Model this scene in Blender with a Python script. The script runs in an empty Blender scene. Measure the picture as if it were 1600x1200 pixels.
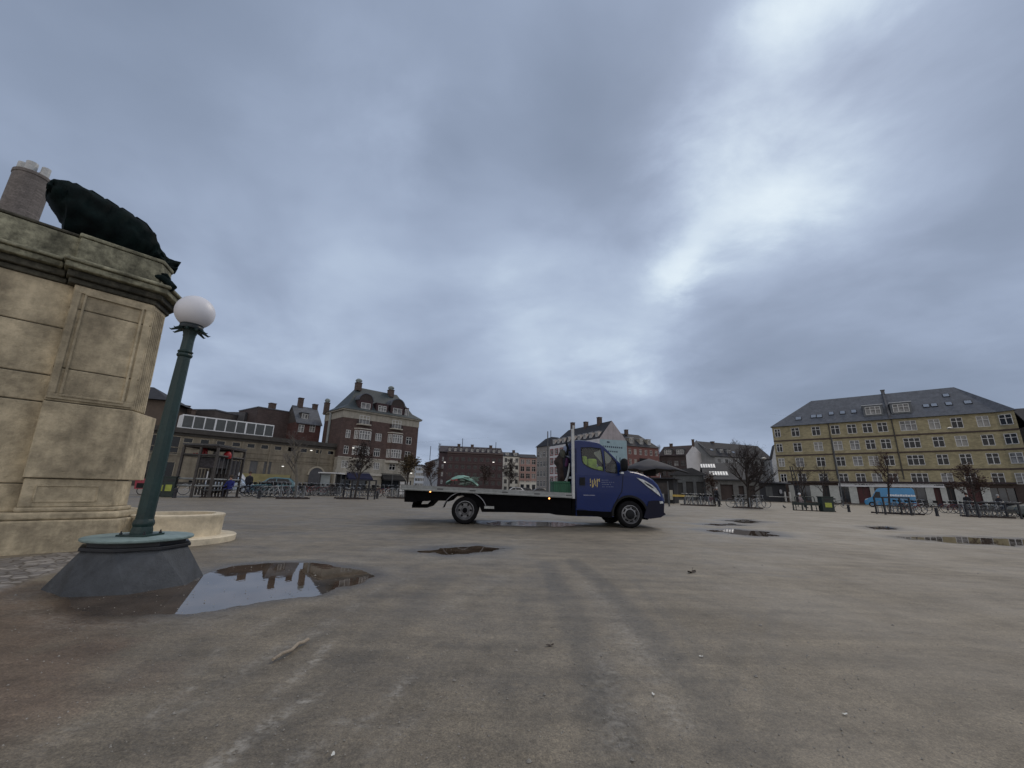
import bpy, math, random
import numpy as np
from mathutils import Vector, Matrix
from mathutils.geometry import tessellate_polygon
random.seed(7); rng=np.random.default_rng(7)
D=bpy.data; S=bpy.context.scene; COL=S.collection
rad=math.radians
# ------------------------------------------------------------------ camera
F=630.; TH=rad(14.67); RO=math.atan(.0276); H=.95
r0=np.array([1,0,0.]); u0=np.array([0,-math.sin(TH),math.cos(TH)]); fw=np.array([0,math.cos(TH),math.sin(TH)])
CR=math.cos(RO)*r0+math.sin(RO)*u0; CU=-math.sin(RO)*r0+math.cos(RO)*u0; CC=np.array([0,0,H])
cam=D.cameras.new('camera'); cam.sensor_width=36; cam.lens=F/1600*36; cam.clip_start=.05; cam.clip_end=6000
co=D.objects.new('camera',cam); COL.objects.link(co); S.camera=co
co.matrix_world=Matrix(((CR[0],CU[0],-fw[0],0),(CR[1],CU[1],-fw[1],0),(CR[2],CU[2],-fw[2],H),(0,0,0,1)))
S.render.engine='CYCLES'; S.render.resolution_x=1024; S.render.resolution_y=768
# world positions measured from the photograph (survey helpers)
def ray(x,y): return fw+CR*(x-800)/F-CU*(y-600)/F
def G(x,y,z=0): d=ray(x,y); return CC+d*((z-H)/d[2])
def atY(x,y,Y): d=ray(x,y); return CC+d*(Y/d[1])
def hor(x): return 765+.0276*(x-800)
def atX(x,Y): return atY(x,hor(x),Y)[0]
def pl(x,y,A,dr):
    d=ray(x,y); n=np.array([dr[1],-dr[0]]); t=((np.array(A)[:2])@n)/(d[:2]@n); p=CC+d*t
    return float((p[:2]-np.array(A)[:2])@np.array(dr)),float(p[2])
# ------------------------------------------------------------------ view, sun, sky
S.view_settings.view_transform='Standard'; S.view_settings.look='None'; S.view_settings.exposure=0.0; S.view_settings.gamma=1
try: S.cycles.use_denoising=True
except Exception: pass
SUN_D=Vector(ray(1230,120)).normalized()
sl=D.lights.new('sun','SUN'); sl.energy=1.0; sl.angle=rad(24); sl.color=(1,.88,.72)
so=D.objects.new('sun',sl); COL.objects.link(so); so.rotation_euler=SUN_D.to_track_quat('Z','Y').to_euler()
W=D.worlds.new('World'); S.world=W; W.use_nodes=True; nt=W.node_tree; nt.nodes.clear()
def N(t,**k):
    n=nt.nodes.new(t)
    for a,b in k.items(): setattr(n,a,b)
    return n
def lk(a,b): nt.links.new(a,b)
def mth(op,a,b=None,c=None):
    n=N('ShaderNodeMath',operation=op)
    for i,v in enumerate((a,b,c)):
        if v is None: continue
        if hasattr(v,'links'): lk(v,n.inputs[i])
        else: n.inputs[i].default_value=v
    return n.outputs[0]
def vm(op,a,b=None,s=None):
    n=N('ShaderNodeVectorMath',operation=op)
    for i,v in enumerate((a,b)):
        if v is None: continue
        if hasattr(v,'links'): lk(v,n.inputs[i])
        else: n.inputs[i].default_value=v
    if s is not None:
        if hasattr(s,'links'): lk(s,n.inputs['Scale'])
        else: n.inputs['Scale'].default_value=s
    return n
tc=N('ShaderNodeTexCoord'); dv=tc.outputs['Generated']
sep=N('ShaderNodeSeparateXYZ'); lk(dv,sep.inputs[0])
den=mth('ADD',mth('MAXIMUM',sep.outputs[2],0.0),.22)
pn=vm('DIVIDE',dv,None); cb=N('ShaderNodeCombineXYZ'); 
for i in range(3): lk(den,cb.inputs[i])
lk(cb.outputs[0],pn.inputs[1]); pv=pn.outputs[0]
def noise(vec,sc,det=6,ro=.55,dist=0):
    n=N('ShaderNodeTexNoise'); n.inputs['Scale'].default_value=sc; n.inputs['Detail'].default_value=det
    n.inputs['Roughness'].default_value=ro; n.inputs['Distortion'].default_value=dist; lk(vec,n.inputs['Vector']); return n
n1=noise(pv,.75,5,.5,.35); n2=noise(pv,2.8,8,.55,.35); n3=noise(pv,1.1,4,.5,.2)
wob=noise(pv,2.6,7,.6,.2); wsub=vm('SUBTRACT',wob.outputs['Color'],(.5,.5,.5)); wsc=vm('SCALE',wsub.outputs[0],None,.26)
dd=vm('NORMALIZE',vm('ADD',dv,wsc.outputs[0]).outputs[0]).outputs[0]
tot=None
BL=[(1255,5,4.5,.75),(1330,20,4,.4),(1190,60,5,.2),(1200,190,6,.36),(1150,270,5,.40),(1110,350,5,.45),(1050,430,4,.34),(1010,480,4,.16),(1150,150,5,.22),(1090,250,4,.22),(1270,230,5,.34),(1260,310,4.5,.30),(1200,330,4,.30),(1075,420,3,.34),(1340,270,5,.12),(600,200,5,.20),
    (785,490,6,.16),(955,592,5,.42),(870,540,7,.12),(1480,330,8,.10),(820,470,4,.1),(450,470,7,.05),(1020,250,5,.1),(1420,40,7,.2),(480,40,9,.05),(1560,200,8,.07),
    (930,150,9,-.14),(980,330,6,-.10),(1130,510,9,-.17),(1420,560,10,-.16),(700,350,10,-.11),(250,180,10,-.08),(1560,330,6,-.09),(660,560,8,-.04),(880,300,8,-.10),(300,640,12,.10),(420,560,9,.06),(700,700,8,.12),(560,130,8,.07)]
for x,y,r,a in BL:
    a=a*.43 if a>0 else a
    c=ray(x,y); c=c/np.linalg.norm(c)
    dt=vm('DOT_PRODUCT',dd,tuple(c)).outputs['Value']
    k=1/(1-math.cos(rad(r)))
    e=mth('MULTIPLY',mth('EXPONENT',mth('MULTIPLY',mth('SUBTRACT',dt,1),k)),a)
    tot=e if tot is None else mth('ADD',tot,e)
base=mth('ADD',mth('MULTIPLY',mth('SUBTRACT',n1.outputs['Fac'],.5),1.0),.375)
fine=mth('MULTIPLY',mth('SUBTRACT',n2.outputs['Fac'],.5),mth('ADD',mth('MULTIPLY',mth('MAXIMUM',tot,0),2.4),.15))
hz=mth('MULTIPLY',mth('EXPONENT',mth('MULTIPLY',mth('MAXIMUM',sep.outputs[2],0),-9)),.10)
den2=mth('ADD',mth('ADD',mth('ADD',base,fine),tot),hz)
cr=N('ShaderNodeValToRGB'); lk(den2,cr.inputs[0]); e=cr.color_ramp; e.interpolation='B_SPLINE'
e.elements[0].position=0.0; e.elements[0].color=(.165,.210,.295,1)
e.elements[1].position=1.15 if False else 1.0; e.elements[1].color=(.82,.92,.98,1)
for p,c in ((.30,(.275,.335,.455)),(.50,(.400,.482,.642)),(.72,(.60,.71,.835))):
    q=e.elements.new(p); q.color=(*c,1)
sky=N('ShaderNodeTexSky',sky_type='NISHITA'); sky.sun_disc=False; sky.sun_elevation=math.asin(SUN_D.z); sky.sun_rotation=math.atan2(SUN_D.x,SUN_D.y)
sk=vm('SCALE',sky.outputs[0],None,.08)
mx=N('ShaderNodeMix',data_type='RGBA'); mx.inputs['Factor'].default_value=.96
lk(sk.outputs[0],mx.inputs['A']); lk(cr.outputs[0],mx.inputs['B'])
bk=mth('MAXIMUM',mth('SUBTRACT',mth('MULTIPLY',sep.outputs[1],-1.0),.05),0); bkc=vm('SCALE',None,None,bk); bkc.inputs[0].default_value=(.78,.66,.50)   # added warm glow in the unseen sky behind the camera, brightens the facades
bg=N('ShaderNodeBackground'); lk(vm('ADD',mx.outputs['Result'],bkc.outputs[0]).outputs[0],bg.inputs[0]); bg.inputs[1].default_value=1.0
wo=N('ShaderNodeOutputWorld'); lk(bg.outputs[0],wo.inputs[0])
# ------------------------------------------------------------------ materials
MATS={}
def mat(name,col,rough=.7,var=.15,sc=2.0,bump=0.0,bsc=None,metal=0.0,spec=.5,emit=None,es=0,alpha=None,trans=0,ior=1.45,coat=0,brick=None,streak=0,col2=None,grime=0):
    if name in MATS: return MATS[name]
    m=D.materials.new(name); m.use_nodes=True; t=m.node_tree; b=t.nodes['Principled BSDF']
    b.inputs['Roughness'].default_value=rough; b.inputs['Metallic'].default_value=metal; b.inputs['Specular IOR Level'].default_value=spec
    b.inputs['IOR'].default_value=ior; b.inputs['Coat Weight'].default_value=coat; b.inputs['Transmission Weight'].default_value=trans
    if emit: b.inputs['Emission Color'].default_value=(*emit,1); b.inputs['Emission Strength'].default_value=es
    tcn=t.nodes.new('ShaderNodeTexCoord'); vec=tcn.outputs['Object']
    def nz(s,d=6,r=.6,v=None,ds=0):
        n=t.nodes.new('ShaderNodeTexNoise'); n.inputs['Scale'].default_value=s; n.inputs['Detail'].default_value=d; n.inputs['Roughness'].default_value=r; n.inputs['Distortion'].default_value=ds
        t.links.new(v or vec,n.inputs['Vector']); return n.outputs['Fac']
    def ramp(f,c0,c1,p0=.3,p1=.7):
        r=t.nodes.new('ShaderNodeValToRGB'); r.color_ramp.elements[0].position=p0; r.color_ramp.elements[1].position=p1
        r.color_ramp.elements[0].color=(*c0,1); r.color_ramp.elements[1].color=(*c1,1); t.links.new(f,r.inputs[0]); return r.outputs[0]
    def mix(f,a,c,bt='MIX'):
        n=t.nodes.new('ShaderNodeMix'); n.data_type='RGBA'; n.blend_type=bt
        if hasattr(f,'links'): t.links.new(f,n.inputs['Factor'])
        else: n.inputs['Factor'].default_value=f
        for v,k in ((a,'A'),(c,'B')):
            if hasattr(v,'links'): t.links.new(v,n.inputs[k])
            else: n.inputs[k].default_value=(*v,1)
        return n.outputs['Result']
    lo=tuple(c*(1-var) for c in col); hi=tuple(min(1,c*(1+var)) for c in (col2 or col))
    if var>0: out=ramp(nz(sc),lo,hi)
    else: out=None
    if brick:
        bw,bh,mort=brick
        br=t.nodes.new('ShaderNodeTexBrick'); br.inputs['Scale'].default_value=1; br.inputs['Brick Width'].default_value=bw; br.inputs['Row Height'].default_value=bh; br.inputs['Mortar Size'].default_value=.012
        br.inputs['Color1'].default_value=(.8,.8,.8,1); br.inputs['Color2'].default_value=(1.1,1.1,1.1,1); br.inputs['Mortar'].default_value=(mort,mort,mort,1)
        mp=t.nodes.new('ShaderNodeMapping'); mp.inputs['Rotation'].default_value=(rad(90),0,0); t.links.new(vec,mp.inputs[0]); t.links.new(mp.outputs[0],br.inputs['Vector'])
        out=mix(1.0,out,br.outputs['Color'],'MULTIPLY')
    if streak:
        mp=t.nodes.new('ShaderNodeMapping'); mp.inputs['Scale'].default_value=(1,1,.12); t.links.new(vec,mp.inputs[0])
        s_=ramp(nz(sc*1.7,5,.6,mp.outputs[0]),(1-streak,)*3,(1,1,1),.35,.65)
        out=mix(1.0,out,s_,'MULTIPLY')
    if grime:
        g=ramp(nz(sc*4,8,.7),(1-grime,)*3,(1,1,1),.3,.6); out=mix(1.0,out,g,'MULTIPLY')
    if out is not None: t.links.new(out,b.inputs['Base Color'])
    else: b.inputs['Base Color'].default_value=(*col,1)
    if bump:
        bn=t.nodes.new('ShaderNodeBump'); bn.inputs['Strength'].default_value=bump; bn.inputs['Distance'].default_value=.02
        t.links.new(nz(bsc or sc*6,8,.65),bn.inputs['Height']); t.links.new(bn.outputs[0],b.inputs['Normal'])
    MATS[name]=m; return m
def glassmat(name,tint,fac):
    m=D.materials.new(name); m.use_nodes=True; t=m.node_tree; t.nodes.clear()
    o=t.nodes.new('ShaderNodeOutputMaterial'); g=t.nodes.new('ShaderNodeBsdfGlossy'); g.inputs['Roughness'].default_value=.02
    tr=t.nodes.new('ShaderNodeBsdfTransparent'); tr.inputs[0].default_value=(*tint,1); fr=t.nodes.new('ShaderNodeFresnel'); fr.inputs[0].default_value=fac
    mx=t.nodes.new('ShaderNodeMixShader'); t.links.new(fr.outputs[0],mx.inputs[0]); t.links.new(tr.outputs[0],mx.inputs[1]); t.links.new(g.outputs[0],mx.inputs[2]); t.links.new(mx.outputs[0],o.inputs[0])
    MATS[name]=m; return m
CLEAR=glassmat('clear_glass',(.72,.80,.80),1.5)
# ------------------------------------------------------------------ mesh helpers
class MB:
    def __init__(s): s.v=[]; s.f=[]
    def add(s,vs,fs,M=None):
        o=len(s.v)
        for p in vs:
            p=Vector(p); s.v.append(tuple(M@p if M else p))
        for f in fs: s.f.append(tuple(i+o for i in f))
        return s
    def box(s,x0,x1,y0,y1,z0,z1,M=None):
        return s.add([(x0,y0,z0),(x1,y0,z0),(x1,y1,z0),(x0,y1,z0),(x0,y0,z1),(x1,y0,z1),(x1,y1,z1),(x0,y1,z1)],
              [(0,3,2,1),(4,5,6,7),(0,1,5,4),(1,2,6,5),(2,3,7,6),(3,0,4,7)],M)
    def quad(s,a,b,c,d): return s.add([a,b,c,d],[(0,1,2,3)])
    def prism(s,pts,y0,y1,M=None):          # outline in x,z extruded along y
        n=len(pts); vs=[(x,y0,z) for x,z in pts]+[(x,y1,z) for x,z in pts]
        tri=tessellate_polygon([[Vector((x,z,0)) for x,z in pts]])
        fs=[t for t in tri]+[(a+n,c+n,b+n) for a,b,c in tri]+[(i,(i+1)%n,(i+1)%n+n,i+n) for i in range(n)]
        return s.add(vs,fs,M)
    def hprism(s,pts,z0,z1,M=None):         # outline in x,y extruded along z
        n=len(pts); vs=[(x,y,z0) for x,y in pts]+[(x,y,z1) for x,y in pts]
        fs=[tuple(range(n))[::-1],tuple(range(n,2*n))]+[(i,(i+1)%n,(i+1)%n+n,i+n) for i in range(n)]
        return s.add(vs,fs,M)
    def tube(s,pts,r,n=8,cap=True):
        pts=[Vector(p) for p in pts]; m=len(pts); rs=r if hasattr(r,'__len__') else [r]*m
        o=len(s.v); prev=None
        for i,p in enumerate(pts):
            d=(pts[min(i+1,m-1)]-pts[max(i-1,0)]); d=d.normalized() if d.length>1e-9 else Vector((0,0,1))
            a=prev if prev is not None else (Vector((0,0,1)) if abs(d.z)<.9 else Vector((1,0,0)))
            u=(a-d*a.dot(d)); u=u.normalized() if u.length>1e-6 else d.orthogonal().normalized(); w=d.cross(u); prev=u
            for k in range(n):
                an=2*math.pi*k/n; s.v.append(tuple(p+(u*math.cos(an)+w*math.sin(an))*rs[i]))
        for i in range(m-1):
            for k in range(n):
                a=o+i*n+k; b=o+i*n+(k+1)%n; s.f.append((a,b,b+n,a+n))
        if cap: s.f.append(tuple(o+k for k in range(n))[::-1]); s.f.append(tuple(o+(m-1)*n+k for k in range(n)))
        return s
    def lathe(s,prof,n=24,M=None,a0=0,a1=2*math.pi):
        full=abs(a1-a0-2*math.pi)<1e-6; k=n if full else n+1; vs=[];fs=[]
        for r,z in prof:
            for i in range(k):
                a=a0+(a1-a0)*i/n; vs.append((r*math.cos(a),r*math.sin(a),z))
        for j in range(len(prof)-1):
            for i in range(n):
                i2=(i+1)%k; fs.append((j*k+i,j*k+i2,(j+1)*k+i2,(j+1)*k+i))
        return s.add(vs,fs,M)
    def build(s,name,m,parent=None,smooth=False,ang=35):
        me=D.meshes.new(name); me.from_pydata(s.v,[],s.f); me.validate(); 
        if m: me.materials.append(m)
        if smooth:
            me.polygons.foreach_set('use_smooth',[True]*len(me.polygons)); me.set_sharp_from_angle(angle=rad(ang))
        o=D.objects.new(name,me); COL.objects.link(o)
        if parent: o.parent=parent
        return o
def tag(o,label=None,cat=None,group=None,kind=None):
    if label: o['label']=label
    if cat: o['category']=cat
    if group: o['group']=group
    if kind: o['kind']=kind
    return o
def thing(name,label,cat,loc=(0,0,0),rz=0,group=None):
    o=D.objects.new(name,None); COL.objects.link(o); o.location=loc; o.rotation_euler=(0,0,rz); o.empty_display_size=.2
    return tag(o,label,cat,group)
def copy_tree(o,parent=None):
    c=o.copy(); COL.objects.link(c)
    if parent: c.parent=parent
    for ch in list(o.children): copy_tree(ch,c)
    return c
def inst(mesh_o,parent,loc):                # linked copy of a part and its sub-parts
    c=copy_tree(mesh_o,parent); c.location=loc; return c
def TR(x=0,y=0,z=0,rx=0,ry=0,rz=0,s=1):
    return Matrix.Translation((x,y,z))@Matrix.Rotation(rz,4,'Z')@Matrix.Rotation(ry,4,'Y')@Matrix.Rotation(rx,4,'X')@Matrix.Scale(s,4)
RX90=Matrix.Rotation(rad(90),4,'X')
# numpy value noise
def vnoise(x,y,seed=0):
    xi=np.floor(x).astype(np.int64); yi=np.floor(y).astype(np.int64); fx=x-xi; fy=y-yi; fx=fx*fx*(3-2*fx); fy=fy*fy*(3-2*fy)
    def h(a,b):
        n=(a*374761393+b*668265263+seed*974634777)&0x7fffffff; n=((n^(n>>13))*1274126177)&0x7fffffff; return ((n^(n>>16))&0xffff)/65535.
    return (h(xi,yi)*(1-fx)+h(xi+1,yi)*fx)*(1-fy)+(h(xi,yi+1)*(1-fx)+h(xi+1,yi+1)*fx)*fy
def fbm(x,y,sc,o=4,seed=0):
    t=0;a=.5;w=0
    for i in range(o): t=t+a*vnoise(x*sc,y*sc,seed+i*17); w+=a; a*=.5; sc*=2.03
    return t/w
# ------------------------------------------------------------------ ground
def sdist(px,py,poly):                       # signed distance, positive inside
    n=len(poly); d=np.full(px.shape,1e9); ins=np.zeros(px.shape,bool)
    for i in range(n):
        ax,ay=poly[i]; bx,by=poly[(i+1)%n]; ex,ey=bx-ax,by-ay; L=ex*ex+ey*ey+1e-12
        t=np.clip(((px-ax)*ex+(py-ay)*ey)/L,0,1); d=np.minimum(d,np.hypot(px-ax-t*ex,py-ay-t*ey))
        c=((ay>py)!=(by>py))&(px<(bx-ax)*(py-ay)/((by-ay) if abs(by-ay)>1e-9 else 1e-9)+ax); ins^=c
    return np.where(ins,d,-d)
def ldist(px,py,pts):
    d=np.full(px.shape,1e9)
    for (ax,ay),(bx,by) in zip(pts[:-1],pts[1:]):
        ex,ey=bx-ax,by-ay; t=np.clip(((px-ax)*ex+(py-ay)*ey)/(ex*ex+ey*ey+1e-12),0,1); d=np.minimum(d,np.hypot(px-ax-t*ex,py-ay-t*ey))
    return d
def gp(pts): return [tuple(G(*p)[:2]) for p in pts]
PUD=[ (gp([(98,930),(120,950),(180,962),(300,957),(390,946),(480,930),(555,914),(594,900),(570,888),(500,878),(430,878),(360,883),(320,893),(300,905),(180,915)]),.05,'large puddle in front of the lamp'),
 (gp([(650,861),(690,856),(745,852),(782,856),(745,863),(700,866)]),.10,'s'),
 (gp([(748,816),(800,813.5),(870,815),(915,819),(885,822.5),(820,822),(770,820)]),.12,'t'),
 (gp([(1100,829),(1150,826.5),(1200,831),(1236,838),(1180,837),(1130,833)]),.2,'a'),
 (gp([(1125,813),(1165,811.5),(1196,815),(1165,818)]),.2,'b'),
 (gp([(1400,838.5),(1500,838),(1600,842),(1720,852),(1600,853),(1500,849),(1430,843)]),.2,'c'),
 (gp([(1345,823),(1385,822),(1410,827),(1370,827)]),.2,'d'),
 (gp([(1090,818.5),(1140,817.5),(1170,821),(1120,821.5)]),.15,'e')]
rr=[0.0]; r=.35
while r<140: rr.append(r); r*=1.0068
rr+= [170,230,330,500,800,1300,2200,4500]
aa=[]; a=-64.
while a<64: aa.append(a); a+=.26
a=64.
while a<296: aa.append(a); a+=4
aa=np.radians(np.array(aa)); rr=np.array(rr); nr,na=len(rr),len(aa)
Rg,Ag=np.meshgrid(rr,aa,indexing='ij'); gx=(Rg*np.sin(Ag)).ravel(); gy=(Rg*np.cos(Ag)).ravel(); gr=Rg.ravel()
fade=np.clip(1-gr/60,0,1)
gz=((fbm(gx,gy,12,5,1)-.5)*.016+(fbm(gx,gy,2.2,3,5)-.5)*.006)*np.clip(1-gr/18,0.15,1)*fade
damp=np.zeros_like(gx); light=np.zeros_like(gx); dark=np.zeros_like(gx)
wobn=(fbm(gx,gy,3,4,11)-.5)
for poly,soft,_ in PUD:
    sd=sdist(gx,gy,poly)+wobn*soft*4.5; 
    t=np.clip((sd+soft*.6)/(soft*2.2),0,1); dep=t*t*(3-2*t)
    gz-=dep*.016
    damp=np.maximum(damp,np.clip(1+(sd)/(soft*5),0,1)**1.3)
    light=np.maximum(light,.30*np.exp(-((sd+soft*4)/(soft*3))**2)*np.clip(wobn*3+.8,0,1))
wn=fbm(gx,gy,9,4,31); wl=fbm(gx,gy,1.3,3,77)
for pts,w,a in [([(425,1090),(480,1045),(520,1000)],.035,.8),([(200,1140),(300,1075)],.03,.6),([(335,1200),(420,1130),(500,1080)],.04,.9),([(450,1200),(530,1130)],.045,.6),
  ([(400,1035),(500,985),(590,920)],.06,.45),([(240,1130),(330,1090),(430,1010)],.05,.4),([(560,1140),(640,1060)],.04,.6),([(60,1170),(130,1130)],.06,.4),([(680,960),(720,935),(790,900)],.07,.3),
  ([(310,1050),(350,1010),(440,960)],.05,.4),([(590,1180),(640,1120),(660,1100)],.05,.5),([(950,1000),(960,1090),(980,1170)],.10,.4),([(905,900),(960,960),(1010,1030),(1060,1130)],.09,.45)]:
    d=ldist(gx,gy,gp(pts)); light=np.maximum(light,a*np.exp(-(d/w)**2)*np.clip(wn*2.2-.45,0,1))
d=ldist(gx,gy,gp([(590,856),(700,850),(830,842)])); light=np.maximum(light,.9*np.exp(-(d/.06)**2)*np.clip((fbm(gx,gy,4,3,90)-.42)*6,0,1))
for pts,w,a in [([(853,880),(880,930),(915,1010),(950,1100),(960,1200)],.13,.62),([(895,875),(950,920),(1010,985),(1090,1080),(1160,1180)],.12,.7),([(830,900),(815,1000),(810,1150)],.12,.3),
  ([(985,900),(1040,960),(1090,1010),(1110,1100)],.05,.35),([(1170,960),(1140,1050),(1120,1180)],.05,.3),([(1210,960),(1205,1050),(1215,1190)],.05,.35),([(640,900),(500,985),(320,1090),(150,1190)],.10,.30),
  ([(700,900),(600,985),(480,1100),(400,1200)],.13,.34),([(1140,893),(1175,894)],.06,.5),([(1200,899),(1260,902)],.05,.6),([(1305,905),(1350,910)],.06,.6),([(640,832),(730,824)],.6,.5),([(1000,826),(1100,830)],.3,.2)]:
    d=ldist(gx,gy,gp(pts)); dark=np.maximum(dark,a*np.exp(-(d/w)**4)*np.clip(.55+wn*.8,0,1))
dark+=np.clip((fbm(gx,gy,2.6,4,55)-.60)*3,0,.45)*np.clip(fbm(gx,gy,22,3,56)*2-.5,0,1)
red=np.clip(sdist(gx,gy,gp([(-500,930),(60,905),(140,925),(170,985),(150,1050),(60,1150),(-500,1600)]))/.5+.6+wobn*2.0,0,1)
cob=np.clip(sdist(gx,gy,[tuple(G(*p)[:2]) for p in [(-400,880),(0,872),(100,863),(150,862),(60,905),(0,925),(-400,960)]])/.12+.5+wobn*2,0,1)
verts=np.stack([gx,gy,gz],1)
ii=np.arange(1,nr-1)[:,None]*na; jj=np.arange(na)[None,:]; j2=(jj+1)%na
q=np.stack([(ii+jj),(ii+na+jj),(ii+na+j2),(ii+j2)],-1).reshape(-1,4)[:,::-1]
# centre fan
c0=0; fan=np.stack([np.full(na,c0),na+np.arange(na),na+(np.arange(na)+1)%na],1)[:,::-1]
me=D.meshes.new('ground'); me.vertices.add(len(verts)); me.vertices.foreach_set('co',verts.astype(np.float32).ravel())
nl=len(q)*4+len(fan)*3; me.loops.add(nl); me.loops.foreach_set('vertex_index',np.concatenate([q.ravel(),fan.ravel()]).astype(np.int32))
me.polygons.add(len(q)+len(fan)); me.polygons.foreach_set('loop_start',np.concatenate([np.arange(len(q))*4,len(q)*4+np.arange(len(fan))*3]).astype(np.int32))
me.update(calc_edges=True); me.validate()
me.polygons.foreach_set('use_smooth',[True]*len(me.polygons))
for nm,arr in (('damp',damp),('pale',light),('dark',dark),('red',red),('cobble',cob)):
    at=me.attributes.new(nm,'FLOAT','POINT'); at.data.foreach_set('value',np.clip(arr,0,1).astype(np.float32))
m=D.materials.new('packed_gravel'); m.use_nodes=True; t=m.node_tree; b=t.nodes['Principled BSDF']; me.materials.append(m)
go=D.objects.new('ground',me); COL.objects.link(go); tag(go,kind='structure')
def gn(ty): return t.nodes.new(ty)
tcn=gn('ShaderNodeTexCoord').outputs['Object']
def gnz(s,d=8,r=.6,vec=tcn,ds=0):
    n=gn('ShaderNodeTexNoise'); n.inputs['Scale'].default_value=s; n.inputs['Detail'].default_value=d; n.inputs['Roughness'].default_value=r; n.inputs['Distortion'].default_value=ds; t.links.new(vec,n.inputs['Vector']); return n.outputs['Fac']
def gramp(f,st):
    r=gn('ShaderNodeValToRGB'); t.links.new(f,r.inputs[0]); el=r.color_ramp.elements
    el[0].position,el[0].color=st[0][0],(*st[0][1],1); el[1].position,el[1].color=st[-1][0],(*st[-1][1],1)
    for p,c in st[1:-1]: x=el.new(p); x.color=(*c,1)
    return r.outputs[0]
def gmix(f,a,c,bt='MIX'):
    n=gn('ShaderNodeMix'); n.data_type='RGBA'; n.blend_type=bt
    if hasattr(f,'links'): t.links.new(f,n.inputs['Factor'])
    else: n.inputs['Factor'].default_value=f
    for v,k in ((a,'A'),(c,'B')):
        if hasattr(v,'links'): t.links.new(v,n.inputs[k])
        else: n.inputs[k].default_value=(*v,1)
    return n.outputs['Result']
def gat(nm):
    n=gn('ShaderNodeAttribute'); n.attribute_name=nm; return n.outputs['Fac']
def gm(op,a,c,d=None):
    n=gn('ShaderNodeMath'); n.operation=op
    for i,v in enumerate((a,c,d)):
        if v is None: continue
        if hasattr(v,'links'): t.links.new(v,n.inputs[i])
        else: n.inputs[i].default_value=v
    return n.outputs[0]
big=gramp(gnz(.45,5,.55),[(.3,(.140,.117,.086)),(.7,(.204,.175,.133))])
mp=gn('ShaderNodeMapping'); mp.inputs['Rotation'].default_value=(0,0,rad(87)); mp.inputs['Scale'].default_value=(.22,3.2,1); t.links.new(tcn,mp.inputs[0])
stre=gramp(gnz(1.5,9,.7,mp.outputs[0]),[(.34,(.78,.78,.78)),(.52,(1,1,1)),(.62,(1.12,1.12,1.11)),(.76,(1.38,1.37,1.35))])
mot=gmix(1,gramp(gnz(3.1,9,.68),[(.35,(.74,.74,.74)),(.52,(1,1,1)),(.7,(1.18,1.18,1.17))]),gramp(gnz(38,6,.75),[(.34,(.72,.72,.72)),(.5,(1,1,1)),(.68,(1.3,1.3,1.28))]),'MULTIPLY')
grit=gramp(gnz(130,3,.8),[(.3,(.4,.4,.41)),(.5,(1,1,1)),(.72,(1.7,1.68,1.6))])
vor=gn('ShaderNodeTexVoronoi'); vor.inputs['Scale'].default_value=34; t.links.new(tcn,vor.inputs['Vector'])
chip=gramp(vor.outputs['Distance'],[(.05,(1.7,1.68,1.6)),(.09,(1,1,1))])
base=gmix(1,big,stre,'MULTIPLY'); base=gmix(1,base,mot,'MULTIPLY'); base=gmix(.8,base,grit,'MULTIPLY')
msk=gramp(gnz(5,3,.6),[(.56,(0,0,0)),(.66,(1,1,1))]); base=gmix(msk,base,gmix(1,base,chip,'MULTIPLY'))
base=gmix(gm('MULTIPLY',gat('red'),.45),base,gmix(1,base,(.62,.40,.36),'MULTIPLY'))
cv=gn('ShaderNodeTexVoronoi'); cv.inputs['Scale'].default_value=9; cv.feature='DISTANCE_TO_EDGE'; t.links.new(tcn,cv.inputs['Vector'])
cv2=gn('ShaderNodeTexVoronoi'); cv2.inputs['Scale'].default_value=9; t.links.new(tcn,cv2.inputs['Vector'])
cobc=gmix(1,gramp(cv.outputs['Distance'],[(.03,(.45,.42,.38)),(.12,(1,1,1))]),gramp(cv2.outputs['Color'],[(.2,(.15,.14,.135)),(.8,(.30,.28,.26))]),'MULTIPLY')
base=gmix(gat('cobble'),base,cobc)
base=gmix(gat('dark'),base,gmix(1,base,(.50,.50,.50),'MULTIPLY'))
pbk=gramp(gnz(26,5,.7),[(.42,(0,0,0)),(.62,(1,1,1))]); base=gmix(gm('MULTIPLY',gat('pale'),pbk),base,(.36,.335,.29))
base=gmix(gat('damp'),base,gmix(1,base,(.50,.47,.44),'MULTIPLY'))
t.links.new(base,b.inputs['Base Color'])
rg=gramp(gnz(.9,6,.6),[(.35,(.5,.5,.5)),(.65,(.72,.72,.72))]); rg=gmix(gat('damp'),rg,(.28,.28,.28)); rg=gmix(gat('dark'),rg,(.46,.46,.46))
t.links.new(rg,b.inputs['Roughness']); b.inputs['Specular IOR Level'].default_value=.33
bp=gn('ShaderNodeBump'); bp.inputs['Strength'].default_value=.55; bp.inputs['Distance'].default_value=.006; t.links.new(gm('ADD',gnz(90,4,.7),gm('MULTIPLY',gnz(12,6,.6),1.5)),bp.inputs['Height'])
bp2=gn('ShaderNodeBump'); bp2.inputs['Distance'].default_value=.02; t.links.new(gm('MULTIPLY',gat('cobble'),.8),bp2.inputs['Strength']); t.links.new(cv.outputs['Distance'],bp2.inputs['Height']); t.links.new(bp.outputs[0],bp2.inputs['Normal'])
t.links.new(bp2.outputs[0],b.inputs['Normal'])
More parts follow.
